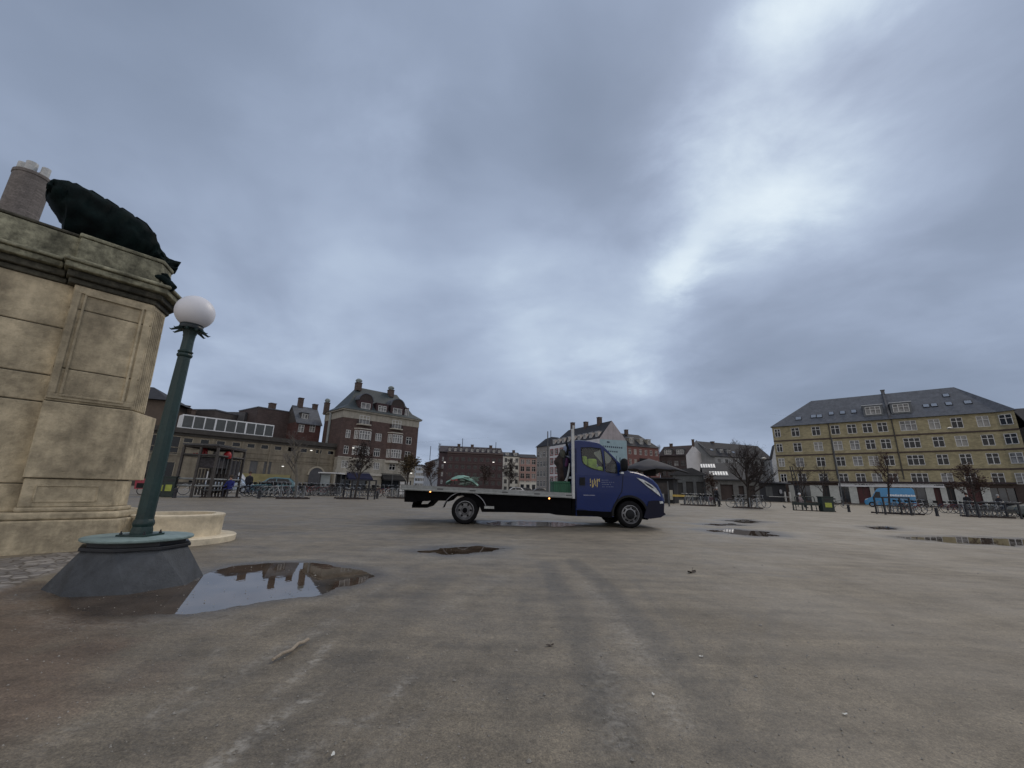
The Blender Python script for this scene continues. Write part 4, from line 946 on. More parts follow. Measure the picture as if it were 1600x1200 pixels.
for n_,(a,b) in enumerate(bays):
    mb=MB().hprism([(a,0),(a+.7,-.95),(b-.7,-.95),(b,0)],Zb0,Zb1); o=mb.build('bay',RB,k.root)
    MB().hprism([(a-.1,0),(a+.65,-1.08),(b-.65,-1.08),(b+.1,0)],Zb1,Zb1+.22).build('bay_cornice',REVEAL,o)
    MB().hprism([(a-.1,0),(a+.65,-1.08),(b-.65,-1.08),(b+.1,0)],Zb0-.55,Zb0).build('bay_corbel',REVEAL,o)
    for r_ in rows[1:]:
        MB().box(a+.72,b-.72,-.965,-.951,r_-.95,r_+.95).build('bay_recess',DARKO,o)
        e=winproto(b-a-1.5,1.95,'quad',WHITEF,GLC); q=copy_tree(e[0],o) if e[1] else e[0]; e[1]=True; q.parent=o; q.location=((a+b)/2,-1.09,r_)
        for sx,(p0,p1) in enumerate((((a,0),(a+.7,-.95)),((b-.7,-.95),(b,0)))):
            an=math.atan2(p1[1]-p0[1],p1[0]-p0[0]); e=winproto(.9,1.95,'cross',WHITEF,GLC); q=copy_tree(e[0],o) if e[1] else e[0]; e[1]=True; q.parent=o
            mid=((p0[0]+p1[0])/2+.13*math.sin(an),(p0[1]+p1[1])/2-.13*math.cos(an),r_); q.location=mid; q.rotation_euler=(0,0,an)
    # balcony above the bay with glazed doors
    mb=MB(); mb.hprism([(a+.3,-.0),(a+.75,-1.15),(b-.75,-1.15),(b-.3,0)],rows[0]-1.15,rows[0]-.9); bl=mb.build('balcony',REVEAL,k.root)
    r2=MB(); 
    pts=[(a+.35,-.02),(a+.8,-1.1),(b-.8,-1.1),(b-.35,-.02)]
    for p0,p1 in zip(pts[:-1],pts[1:]):
        for q_ in range(7): f=q_/6; x_=p0[0]+(p1[0]-p0[0])*f; y_=p0[1]+(p1[1]-p0[1])*f; r2.box(x_-.02,x_+.02,y_-.02,y_+.02,rows[0]-.9,rows[0]-.1)
        r2.tube([(*p0,rows[0]-.1),(*p1,rows[0]-.1)],.035,4)
    r2.build('balcony_railing',mat('iron_railing',(.04,.04,.045),.5,.1,3),bl)
    MB().box((a+b)/2-1.25,(a+b)/2+1.25,-.03,-.004,rows[0]-.9,rows[0]+1.15).build('door_recess',DARKO,k.root)
    putwin(k.root,(a+b)/2,-.155,rows[0]+.1,2.4,2.0,'triple',gm=GLC)
# shopfront, pillars and awnings
mb=MB(); holes=[(1.2,3.6,.2,3.4)]+[(a-.4,b+.4,.2,3.5) for a,b in bays]; holes_wall(mb,0,L,0,GK,holes,0,.6)
for a_,b_ in zip([(L,0),(L,SD),(0,SD)],[(L,SD),(0,SD),(0,0)]): mb.add([(a_[0],a_[1],0),(b_[0],b_[1],0),(b_[0],b_[1],GK),(a_[0],a_[1],GK)],[(0,1,2,3)])
mb.build('shop_wall',CRM,k.root)
for a,b,c,d in holes: MB().quad((a,.55,c),(b,.55,c),(b,.55,d),(a,.55,d)).build('shop_window',SHM[3],k.root)
NAVY=mat('navy_awning',(.010,.012,.040),.85,.25,2); BLKA=mat('black_awning',(.010,.010,.011),.9,.25,2)
for (a,b),mm,nm in zip(bays,(NAVY,BLKA),('awning','awning')):
    MB().prism([(0,0),(0,0),(0,0)],0,1) if False else None
    v=[(a-.6,-.05,3.75),(b+.5,-.05,3.75),(b+.7,-1.9,2.45),(a-.8,-1.9,2.45),(b+.7,-1.9,2.15),(a-.8,-1.9,2.15),(a-.6,-.05,2.6),(b+.5,-.05,2.6)]
    MB().add(v,[(0,1,2,3),(3,2,4,5),(0,3,5,6),(1,7,4,2)]).build(nm,mm,k.root)
k.box('pillar',CRM,-.35,.75,-.35,-.003,0,4.0)
# side wall openings on the left return are blank; a pale flue runs up it
MB().tube([(-.25,6.6,7.5),(-.25,6.6,EZ2-.2)],.28,8).build('flue_pipe',mat('pale_zinc',(.22,.24,.25),.5,.15,2),k.root,True)
RZ2=k.P(*zc(690,145),5.2)[1]
v=[(-.7,-.7,EZ2),(L+.7,-.7,EZ2),(L+.7,SD+.6,EZ2),(-.7,SD+.6,EZ2),(1.4,1.2,EZ2+1.4),(L-1.4,1.2,EZ2+1.4),(L-1.4,SD-1,EZ2+1.4),(1.4,SD-1,EZ2+1.4),(4.4,5.2,RZ2),(L-4.0,5.2,RZ2)]
MB().add(v,[(0,1,5,4),(1,2,6,5),(2,3,7,6),(3,0,4,7),(4,5,9,8),(5,6,9),(6,7,8,9),(7,4,8),(3,2,1,0)]).build('roof',SLATEG,k.root)
DRB=mat('dark_red_tile',(.040,.022,.024),.8,.3,1.5)
for Xc,Xw,Yb,Yt,arch in ((752,46,335,170,1),(900,40,365,300,0),(1035,44,390,225,1),(1118,14,405,335,0)):
    xm=k.P(*zc(Xc,Yb))[0]; hwid=(k.P(*zc(Xc+Xw*1.35,Yb))[0]-k.P(*zc(Xc-Xw*1.35,Yb))[0])/2; zt_=EZ2+2.6
    o=MB().box(xm-hwid,xm+hwid,.25,3.6,EZ2-.05,zt_).build('roof_gable',DRB,k.root)
    if Xw>20: 
        e=winproto(hwid*1.35,1.35,'pair' if arch else 'triple',WHITEF,GLC); q=copy_tree(e[0],o) if e[1] else e[0]; e[1]=True; q.parent=o; q.location=(xm,.12,EZ2+1.35)
    else: e=winproto(1.0,1.8,'pair',WHITEF,GLC); q=copy_tree(e[0],o) if e[1] else e[0]; e[1]=True; q.parent=o; q.location=(xm,.12,EZ2+1.3)
    if arch:
        ap=[(xm+hwid*1.0*math.cos(t_),zt_+hwid*.95*math.sin(t_)) for t_ in np.linspace(0,math.pi,19)]
        MB().prism(ap,.25,4.5).build('arched_top',mat('brown_tile',(.035,.026,.024),.8,.2,2),o)
        rg2=MB(); ap2=[(xm+hwid*1.12*math.cos(t_),zt_+hwid*1.07*math.sin(t_)) for t_ in np.linspace(0,math.pi,19)]
        vs=[(x,.12,z) for x,z in ap]+[(x,.12,z) for x,z in ap2]+[(x,5.0,z+.05) for x,z in ap2]+[(x,5.0,z) for x,z in ap]; n=19
        rg2.add(vs,[(i,i+1,n+i+1,n+i) for i in range(n-1)]+[(n+i,n+i+1,2*n+i+1,2*n+i) for i in range(n-1)]+[(i,i+1,3*n+i+1,3*n+i) for i in range(n-1)])
        rg2.build('arch_moulding',SLATE,o)
for X,Yt,yo in ((690,95,4.6),(978,160,4.8)):
    x_,zt_=k.P(*zc(X,Yt),yo); k.chimney(x_,yo,RZ2-1.0,zt_-.4,1.25,BRK,cap=mat('zinc_cowl',(.16,.19,.19),.5,.3,3))
x_,zt_=k.P(*zc(415,285),9); k.chimney(x_,9.5,EZ2-.2,zt_,1.0,BRK,cap=MATS['zinc_cowl'])
for X,Y in ((515,288),(447,300)): pass
# ---- long low market hall on the left
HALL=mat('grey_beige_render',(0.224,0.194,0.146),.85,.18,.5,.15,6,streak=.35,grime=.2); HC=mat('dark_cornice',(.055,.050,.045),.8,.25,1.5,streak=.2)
zd=ZX(200,580,5.715); A_=G(150,650,9.6); A_=np.array(G(271.7,667.5,9.5)[:2]); B_=np.array(G(532,694.5,9.5)[:2]); dd_=(B_-A_)/np.hypot(*(B_-A_)); A0=A_-dd_*24
h=Bld('market_hall','long low grey beige market hall with glazed skylight box on its flat roof',A0,B_); L=h.L
uw=[h.P(*zd(X,Y)) for X,Y in ((540,612),(688,627),(830,640),(968,655),(1100,668),(1222,680),(1342,690),(1458,697))]+[h.P(*zc(X,Y)) for X,Y in ((80,700),(200,705),(333,718),(440,728))]
uz=uw[3][1]
for x,_ in uw: h.win(x,uz,1.35,.85,'plain',mat('stone_surround',(0.312,0.280,0.221),.8,.1,3),GLD)
step=uw[1][0]-uw[0][0]
for X,Y in ((245,620),(400,625)): x=h.P(*zd(X,Y))[0]; h.win(x,6.6,2.0,3.0,'plain',MATS['stone_surround'],GLD); h.win(x,2.3,2.0,3.2,'plain',MATS['stone_surround'],GLD)
for j in range(5): x=h.P(*zd(245,620))[0]-4.2*(j+1); h.win(x,6.6,2.0,3.0,'plain',MATS['stone_surround'],GLD); h.win(x,2.3,2.0,3.2,'plain',MATS['stone_surround'],GLD)
for j in (2.5,4.5,5.5): x=uw[0][0]+step*j; h.win(x,3.6,1.3,2.6,'plain',mat('grey_shutter_frame',(.10,.10,.10),.7,.1,3),mat('grey_shutter',(.085,.085,.088),.6,.2,3))
h.wall(HALL,0,8.6,12)
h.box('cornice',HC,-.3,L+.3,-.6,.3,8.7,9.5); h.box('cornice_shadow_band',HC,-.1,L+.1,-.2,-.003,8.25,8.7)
for z in (6.2,5.3,4.9): h.band(z,.12,HALL,.10)
for j in range(12): x=uw[0][0]+step*(j+.5)*1.0; h.box('pilaster',HALL,x-.16,x+.16,-.12,-.003,.4,8.2) if j%2 else None
h.box('plinth',HC,-.1,L+.1,-.15,-.003,0,.7)
h.box('ochre_dado',mat('ochre_render',(.24,.21,.10),.85,.2,.8),uw[2][0],uw[7][0]+.5,-.30,-.151,.2,2.55)
# arched gate
xa,_=h.P(*zc(235,960)); xb2,_=h.P(*zc(365,960)); zt_=h.P(*zc(300,862))[1]; r_=(xb2-xa)/2; xm=(xa+xb2)/2
arcd=[(xm+r_*math.cos(t_),zt_-r_+r_*math.sin(t_)) for t_ in np.linspace(0,math.pi,21)]+[(xa,.2),(xb2,.2)]
gt=MB().prism(arcd,-.18,-.13).build('gate',mat('grey_gate',(.055,.055,.062),.6,.2,2),h.root)
arco=[(xm+(r_+.3)*math.cos(t_),zt_-r_+(r_+.3)*math.sin(t_)) for t_ in np.linspace(0,math.pi,21)]
n=21; MB().add([(x,-.26,z) for x,z in arcd[:21]]+[(x,-.26,z) for x,z in arco]+[(x,-.0,z) for x,z in arco]+[(x,-.1,z) for x,z in arcd[:21]],[(i,i+1,n+i+1,n+i) for i in range(n-1)]+[(n+i,n+i+1,2*n+i+1,2*n+i) for i in range(n-1)]+[(i,i+1,3*n+i+1,3*n+i) for i in range(n-1)]).build('gate_arch',MATS['stone_surround'],h.root)
xp=h.P(*zc(490,850))[0]; h.box('end_pier',CRM,xp-.7,xp+.7,-.55,-.301,0,8.2)
# skylight box
a=h.P(*zd(485,430),1.2); b=h.P(*zd(1300,530),1.2); z0=9.5; z1=h.P(*zd(1000,445),1.2)[1]
sk=h.box('roof_light',mat('white_paint',(0.660,0.672,0.684),.6,.06,3),a[0],b[0],1.2,4.2,9.3,z1)
n9=9; pw=(b[0]-a[0])/9
for j in range(n9):
    xx=a[0]+pw*j; t1=.14 if j%3==0 else .09; t2=.14 if j%3==2 else .09
    MB().quad((xx+t1,1.185,z0+.32),(xx+pw-t2,1.185,z0+.32),(xx+pw-t2,1.185,z1-.2),(xx+t1,1.185,z1-.2)).build('roof_light_pane',mat('grey_panel_glass',(.045,.050,.050),.2,.25,2),sk)
# ---- buildings behind the hall
def back(nm,lb,pxl,pxr,ytl,Y,mm,dep=9,rot=0,ytr=None):
    a=atY(*pxl,Y) ; b=atY(*pxr,Y+rot); z=a[2]; return Bld(nm,lb,a,b),z
DKB=mat('dark_grey_brick',(0.065,0.057,0.055),.85,.2,.6,brick=(.5,.15,.85),grime=.2)
b1,z=back('firewall_block','flat dark brick block rising behind the hall skylight',zd(783,350),zd(1050,350),0,84,DKB,rot=8); b1.wall(DKB,0,z,10); b1.box('coping',SLATE,-.1,b1.L+.1,-.1,10.1,z,z+.25)
b1.chimney(-2.5,3,z-2.5,z-.5,1.0); 
b2_,z=back('gable_block','tall dark brick block between the flat block and the slate roofed house',zd(1165,322),zd(1475,322),0,88,DKB,rot=6); b2_.wall(mat('umber_brick',(0.072,0.052,0.049),.85,.2,.6,brick=(.5,.15,.85),grime=.2),0,z,10); b2_.box('coping',SLATE,-.1,b2_.L+.1,-.1,10.1,z,z+.2); b2_.chimney(b2_.L*.42,.8,z,z+1.4,1.2)
b3_,z=back('slate_roofed_house','small red brick house with slate roof and dormer left of the corner house',zc(135,450),zc(355,470),0,90,RB,rot=4)
for X in (175,275): x=b3_.P(*zc(X,510))[0]; zz=b3_.P(*zc(X,510))[1]; b3_.win(x,zz,1.25,1.7)
b3_.wall(mat('dull_red_brick',(.085,.040,.036),.85,.2,.6,brick=(.5,.15,.85),grime=.2),0,z,8); rz3=b3_.P(*zc(200,325),4)[1]; b3_.gable(SLATE,z,rz3,8,wm=DKB); x3=b3_.P(*zc(203,400),1.2)[0]; b3_.dormer(x3,.9,z+.8,1.7,1.5,DKB,depth=2.2); b3_.chimney(x3-.3,4,rz3-.2,rz3+2.0,1.0); b3_.chimney(b3_.L-.4,4.2,rz3-.4,rz3+1.1,1.0)
b4_,z=back('annex_block','low grey block with small dormer window behind the hall roof',zd(1050,365),zd(1165,365),0,90,SLATE,rot=4); b4_.wall(mat('grey_render2',(.075,.075,.08),.8,.2,1),0,z,6); x_,z_=b4_.P(*zd(1105,415)); b4_.dormer(x_,-.6,z_-.6,1.3,1.1,MATS['grey_render2'],depth=.6)
b5_,z=back('eaves_house','brown house with dark jutting eaves behind the monument and lamp post',(150,618),(256,637),0,72,DKB,rot=3)
b5_.wall(mat('brown_render',(.085,.065,.052),.85,.2,1),0,z,9); b5_.hip(DROOF,z,z+3.2,9,oh=1.0,hl=3,hr=4.5)
b6_,z=back('roof_house','grey roofed house just left of the hall skylight box',zd(330,345),zd(545,385),0,80,DKB,rot=4); b6_.wall(MATS['grey_render2'],0,z,8); b6_.hip(SLATE,z,z+1.0,8,oh=.4); b6_.chimney(b6_.L*.95,1.0,z,z+1.6,.9)
# ---- brick chimney far behind the monument
YC=34.; a=atY(33,322,YC); b=atY(60,332,YC)
ca=atY(29,269,YC); cb2=atY(75,284,YC); cx=(ca[0]+cb2[0])/2; R_=.5*math.hypot(cb2[0]-ca[0],0)*.80; zt_=(ca[2]+cb2[2])/2
ch=thing('brick_chimney','tall grey brown brick chimney with pale flues rising behind the monument','chimney',(cx,YC,0))
MB().lathe([(R_*1.03,0),(R_*1.0,zt_-5),(R_,zt_-.35),(R_*1.05,zt_-.3),(R_*1.05,zt_),(0,zt_)],40).build('stack',mat('grey_brown_brick',(.185,.165,.155),.9,.15,2,.3,10,brick=(.5,.15,.7),grime=.3),ch,True,40)
for i,(x,y_,r_,hh_) in enumerate(((-.62,-.35,.38,1.15),(.22,-.45,.42,1.1),(.85,.0,.33,.95),(-.1,.6,.36,1.0))):
    MB().lathe([(r_,zt_),(r_,zt_+hh_),(r_*.8,zt_+hh_),(r_*.8,zt_+.3)],20,Matrix.Translation((x*R_*.95,y_*R_,0))).build('flue',mat('pale_flue',(.45,.46,.46),.5,.15,2,grime=.2),ch,True,40)
# ---- far row in the middle
FBR=mat('far_dark_brick',(.062,.038,.040),.85,.2,.3,brick=(.6,.2,.9)); 
ze=ZX(640,660,7.27)
A_=atY(700,706.5,168); B_=atY(786,711,172)
f=Bld('dark_brick_block','dark red brick block with many dormers behind the truck deck',A_,B_); ez=A_[2]; L=f.L
NX=9; xs=[L*(i+.5)/NX for i in range(NX)]; f.grid(xs,[ez-2.6-3.1*i for i in range(5)],1.5,1.6,'cross',mat('dull_frame',(.09,.075,.075),.7,.1,3),GLD)
lc=wl(f,-4.4,5); f.wall(FBR,0,ez,12,[(L,0),(L,12),(lc[0],12),lc,(0,0)]); f.box('cornice',mat('brown_stone',(.10,.075,.07),.8,.2,1),-.2,L,-.5,-.003,ez-.2,ez+.25)
f.box('string_course',MATS['brown_stone'],0,L,-.2,-.004,ez-.9,ez-.7)
for z in (ez-4.3,ez-10.5): f.band(z,.2,MATS['brown_stone'],.15)
FARB=f; f.gable(mat('purple_slate',(.05,.042,.048),.8,.2,1),ez+.2,ez+3.0,12,x0=lc[0],x1=L)
for i in range(10): f.dormer(L*(i+.3)/10,.5,ez+.5,1.3,1.5,MATS['purple_slate'],depth=1.5,rm=MATS['purple_slate'])
for i in (2,4.5,8): f.chimney(L*i/10,6,ez+2.8,ez+4.0,1.2)
facet(f,lc,(0,0),[ez-2.6-3.1*i for i in range(5)],1.2,1.6)
CR2=mat('ivory_render',(0.576,0.560,0.504),.8,.08,.6); PK=mat('salmon_render',(.30,.19,.165),.8,.12,.6); PKW=mat('pale_trim',(0.504,0.462,0.434),.7,.08,2)
def far(nm,lb,pa,pb,Y,mm,cols_,rows_,w,h_,kind='cross',fm=None,dep=11,rm=None,rh=2.5,Yb=None,z0row=1.9,dz=3.2,dorm=0,gables=None,dy=0,fz=True):
    A_=atY(*pa,Y); B_=G(*pb,A_[2]) if Yb is None else atY(*pb,Yb); b=Bld(nm,lb,A_,B_); ez=A_[2]; b.ez=ez
    b.grid([b.L*(i+.5)/cols_ for i in range(cols_)],[ez-z0row-dz*i for i in range(rows_)],w,h_,kind,fm)
    b.wall(mm,0,ez,dep); 
    b.gable(rm or DROOF,ez,ez+rh,dep,wm=gables or mm)
    for i in range(dorm): b.dormer(b.L*(i+.5)/dorm,.6+dy,ez+.5,1.4,1.6,PKW,depth=2)
    return b
g1=far('ivory_house','narrow ivory house squeezed between dark brick block and salmon house',(786.5,712.3),(811.8,714),190,CR2,3,5,1.3,1.9,fm=mat('grey_trim',(.16,.16,.165),.7,.1,2),Yb=191,rh=2.0,dep=10); 
g1.dormer(g1.L*.25,.6,g1.ez+.2,1.4,1.4,CR2,depth=2); g1.dormer(g1.L*.75,.6,g1.ez+.2,1.4,1.4,CR2,depth=2); g1.chimney(g1.L*.7,4,g1.ez+1,g1.ez+3,1.2); g1.band(g1.ez-9.3,.3,MATS['grey_trim'],.2)
g2=far('salmon_house','salmon pink house with pale window surrounds right of the ivory house',(812.2,714.8),(838.5,716),190,PK,3,4,1.9,2.3,fm=PKW,Yb=191,rh=1.8,dep=10); g2.band(4.4,.3,CR2,.3); g2.box('ground_floor_facing',CR2,.0,g2.L,-.25,-.004,0,4.3)
for j in range(3): MB().quad((g2.L*(j+.2)/3,-.262,.4),(g2.L*(j+.8)/3,-.262,.4),(g2.L*(j+.8)/3,-.262,3.4),(g2.L*(j+.2)/3,-.262,3.4)).build('shop_window',SHM[3],g2.root)
g3=far('pale_side_street_house','pale grey house row receding beside the brick corner house',(664,724),(690,711.5),215,mat('pale_grey_render',(0.300,0.315,0.338),.8,.1,.6),7,4,1.2,1.8,Yb=178,rh=1.8,dep=8); 
g3b=far('distant_pale_house','hazy pale house at the far end of the side street',(650,728),(666,727),260,mat('hazy_render',(0.392,0.434,0.490),.8,.06,.6),4,5,1.5,1.8,Yb=262,rh=1.0,dep=8)
# corner house with the dark tower roof left of the cab
z7=ZX(840,640,6.)
g4=far('stone_corner_house','grey stone corner house with dark turret roof left of the red patterned facade',(838.5,699),(857.8,696),150,mat('warm_grey_stone',(0.232,0.217,0.203),.8,.12,.6),4,4,1.4,2.0,Yb=143,rh=.6,dep=9,z0row=2.8,dz=3.4)
v=[(-.4,-.4,g4.ez),(g4.L+.4,-.4,g4.ez),(g4.L+.4,8,g4.ez),(-.4,8,g4.ez),(g4.L*.35,2,g4.ez+3.0),(g4.L*.85,2,g4.ez+3.4),(g4.L*.85,5,g4.ez+3.4),(g4.L*.35,5,g4.ez+3.0)]
MB().add(v,[(0,1,5,4),(1,2,6,5),(2,3,7,6),(3,0,4,7),(4,5,6,7)]).build('turret_roof',DROOF,g4.root); MB().tube([(g4.L*.6,3,g4.ez+3),(g4.L*.6,3,g4.ez+6.0)],.12,5).build('finial',DROOF,g4.root)
# red and white patterned facade running to the mural gable
A_=G(858.5,698,15.2); B_=G(936.7,685,15.2); PW=mat('white_render',(0.540,0.532,0.540),.8,.08,.6); RDS=mat('red_brick_surround',(.21,.075,.07),.8,.2,1.2)
m5=Bld('patterned_house','white house with red brick window surrounds and mural gable behind the truck cab',A_,B_); L=m5.L; ez=15.2
NC=9; xs=[L*(i+.5)/NC for i in range(NC)]; rws=[ez-2.0-2.95*i for i in range(4)]
m5.grid(xs,rws,1.5,1.5,'cross')
for x in xs:
    for z in rws: pass
Cg=G(979,689,15.2)[:2]-m5.A; cg=(float(Cg@m5.d),float(Cg@m5.n)); m5.wall(PW,0,ez,10,[(L,0),(cg[0]-.05,cg[1]+.05),(cg[0]-12,cg[1]+.05),(0,cg[1]),(0,0)])
for i,x in enumerate(xs[:6]):
    for z in rws:
        o=MB(); o.box(x-1.15,x-.76,-.05,-.003,z-1.1,z+1.1); o.box(x+.76,x+1.15,-.05,-.003,z-1.1,z+1.1); o.box(x-.76,x+.76,-.05,-.003,z+.76,z+1.1); o.box(x-.76,x+.76,-.05,-.003,z-1.1,z-.76); o.build('window_surround',RDS,m5.root)
# gable end facing the square (separate measured apex)
Cg=G(979,689,15.2)[:2]-m5.A; cg=(float(Cg@m5.d),float(Cg@m5.n)); gd=cg[1]
ap=atY(956.7,658,113.5)[2]
gx0=L
PB=mat('pale_blue_mural',(.25,.345,.385),.8,.10,1.0); PG=mat('pink_grey_render',(0.329,0.301,0.315),.85,.12,.8,streak=.15)
va=np.array([L,0.]); vb=np.array(cg); vd=(vb-va)/np.hypot(*(vb-va)); gl=float(np.hypot(*(vb-va))); gm_=va+vd*gl*.47
MB().add([(*va,0),(*vb,0),(*vb,ez),(*gm_,ap),(*va,ez)],[(0,1,2,3,4)]).build('gable_wall',PG,m5.root)
back_=np.array([-L,0.])
MB().add([(*va,ez),(*gm_,ap),(*(gm_+back_*.82),ap),(*(va+back_*1.0),ez),(*vb,ez),(*(vb+back_),ez)],[(0,1,2,3),(1,4,5,2),(3,2,5)]).build('roof',DROOF,m5.root)
nn=np.array([vd[1],-vd[0]])
print('gable normal',nn,'gl',gl,'cg',cg)
def gp2(u,z,o=.02): p=va+vd*u+nn*o; return (p[0],p[1],z)
mur=MB().add([gp2(.05,2),gp2(gl-.05,2),gp2(gl-.05,ez+.1),gp2(.05,ez-.2)],[(0,1,2,3)]).build('mural',PB,m5.root)
mu=[('mural_figure',(.16,.030,.035),[(.52,6.2,.64,9.4),(.45,4.6,.66,6.4)]),('mural_towers',(.025,.05,.085),[(.62,4.0,.80,8.6),(.80,3.8,.95,7.6),(.70,8.6,.74,10.4),(.30,3.5,.44,5.6),(.58,9.4,.60,10.8)]),('mural_lettering',(.035,.05,.075),[(.10+i*.075,12.9,.15+i*.075,13.35) for i in range(10)]+[(.14+i*.075,11.7,.19+i*.075,12.1) for i in range(7)]+[(.26,14.2,.36,14.6)]),('mural_white_shape',(.40,.45,.46),[(.32,8.2,.40,9.0),(.84,8.4,.90,9.2)])]
for nm,c,rs in mu:
    mb=MB(); 
    for u0,z0_,u1,z1_ in rs: mb.add([gp2(u0*gl,z0_,.035),gp2(u1*gl,z0_,.035),gp2(u1*gl,z1_,.035),gp2(u0*gl,z1_,.035)],[(0,1,2,3)])
    mb.build(nm,mat(nm+'_paint',c,.8,.2,3),mur)
for i in range(9): 
    m5.dormer(L*(i+.6)/9.3,.7,ez+.5,1.5,1.7,PKW,depth=1.6,rm=mat('pale_zinc_roof',(.28,.30,.33),.6,.1,3))
for u,hh_ in ((.28,2.0),(.80,1.6),(.55,1.2)): m5.chimney(L*u,gd*.45 if gd>0 else 4,ap-1.2,ap+hh_,1.1)
# red house right of the mural
RH=mat('red_plaster',(.165,.080,.072),.85,.12,.6,grime=.12)
g6=Bld('red_house','red rendered house with pale dormers between mural gable and brown roofs',atY(979.5,696.5,121),atY(1029,702.5,126)); ez=atY(979.5,696.5,121)[2]; L=g6.L
g6.grid([L*(i+.5)/6 for i in range(6)],[ez-1.6-3.0*i for i in range(4)],1.0,1.6,'cross',PKW); g6.wall(RH,0,ez,10)
rz6=g6.P(974,677.5,5)[1]; g6.hip(DROOF,ez,rz6,10,oh=.4,hl=0,hr=3.2)
for px in (986,1001.5,1013.5): x=g6.P(px,693,1.0)[0]; g6.dormer(x,.8,ez+.7,1.4,1.9,CRM,depth=2,rm=mat('pale_dormer_roof',(.40,.42,.45),.6,.1,3))
x_,z_=g6.P(979,672,4); g6.chimney(x_,4.2,rz6-.5,z_,.9)
for z in (ez-7.5,ez-4.5): 
    o=g6.box('balcony',BLACKP,L*.3,L*.55,-1.0,-.004,z,z+.15); MB().box(L*.3,L*.55,-1.0,-.96,z+.15,z+1.0).build('balcony_railing',BLACKP,o)
# brown house with the white gable
z8=ZX(1000,640,6.)
BH=mat('dark_brown_render',(.048,.036,.036),.85,.25,.8)
A_=atY(1030,712,128); B_=atY(1072,714,124); g7=Bld('brown_roofed_house','dark brown house with white rendered end gable and wide dormers',A_,B_); ez=A_[2]; L=g7.L
g7.grid([L*(i+.5)/4 for i in range(4)],[ez-2.4,ez-5.4,ez-8.4],1.3,1.6,'cross',MATS['dull_frame']); vb=np.array(G(1101.7,715,ez)[:2])-g7.A; vb=np.array([float(vb@g7.d),float(vb@g7.n)]); g7.wall(BH,0,ez,9,[(L-.03,0),(vb[0]-.06,vb[1]),(vb[0]-8,vb[1]+3),(0,9),(0,0)])
vb=np.array(G(1101.7,715,ez)[:2])-g7.A; vb=np.array([float(vb@g7.d),float(vb@g7.n)]); va=np.array([L,0.]); apz=atY(1084,693.5,123.5)[2]; gm_=va+(vb-va)*.42
MB().add([(*va,0),(*vb,0),(*vb,ez),(*gm_,apz),(*va,ez)],[(0,1,2,3,4)]).build('gable_wall',PW,g7.root)
bk=np.array([-L-1,0.]); MB().add([(-.4,-.4,ez-.1),(L,-.4,ez-.1),(*gm_,apz),(*(gm_+bk),apz-.3),(*vb,ez),(*(vb+bk),ez)],[(0,1,2,3),(2,4,5,3)]).build('roof',mat('brown_tile_roof',(.040,.028,.030),.85,.25,1),g7.root)
for px in (1044,1063): x=g7.P(px,711,.5)[0]; g7.dormer(x,.2,ez+.1,2.6,1.9,MATS['grey_render2'],kind='triple',depth=2)
g7.chimney(gm_[0],gm_[1],apz-.4,apz+1.6,.7); x_,z_=g7.P(1048.5,694,4); g7.chimney(x_,4,apz-1.5,z_,.9)
# white house with the long dark roof
A_=atY(1117,711.5,126); B_=atY(1207.5,717,134); g8=Bld('white_row_house','long pale house with dark roof and two white gables left of the yellow house',A_,B_); ez=A_[2]; L=g8.L
GW=mat('dim_white_render',(0.272,0.280,0.288),.8,.12,.6,streak=.2)
g8.grid([L*(i+.5)/8 for i in range(8)],[ez-1.7,ez-4.7,ez-7.7],1.2,1.5,'cross',MATS['grey_trim']); g8.wall(GW,0,ez,10)
rz8=g8.P(1200,699,5)[1]; lg=np.array(G(1097,716,ez)[:2])-g8.A; lg=np.array([float(lg@g8.d),float(lg@g8.n)])
apl=g8.P(1096,693,5.0); 
g8.gable(DROOF,ez,rz8,10,x0=-2.2,x1=L)
MB().add([(-.0,0,0),(0,0,ez),(-2.3,4.6,rz8+.4),(-4.6,9.2,ez),(-4.6,9.2,0)],[(0,1,2,3,4)]).build('gable_wall',GW,g8.root)
gr=np.array(atY(1220.5,738,131)[:2])-g8.A; gr=(float(gr@g8.d),float(gr@g8.n))
MB().add([(L,0,0),(L,0,ez),(L,5,rz8),(L,10,ez),(L,10,0)],[(0,1,2,3,4)]).build('end_gable_wall',PW,g8.root)
for px,py in ((1125.5,706.5),(1137,707.5)): x=g8.P(px,py,1.5)[0]; g8.dormer(x,1.0,ez+.7,1.4,1.6,GW,depth=2)
for px,py in ((1111.5,703),(1145.5,707)): skylight(g8,px,py,1.2,.9,(rz8-ez)/5.0,ez,oh=.1)
for px,py in ((1113,691.5),(1164,698.5)): x_,z_=g8.P(px,py,5); g8.chimney(x_,5,rz8-.3,z_+.2,.9)
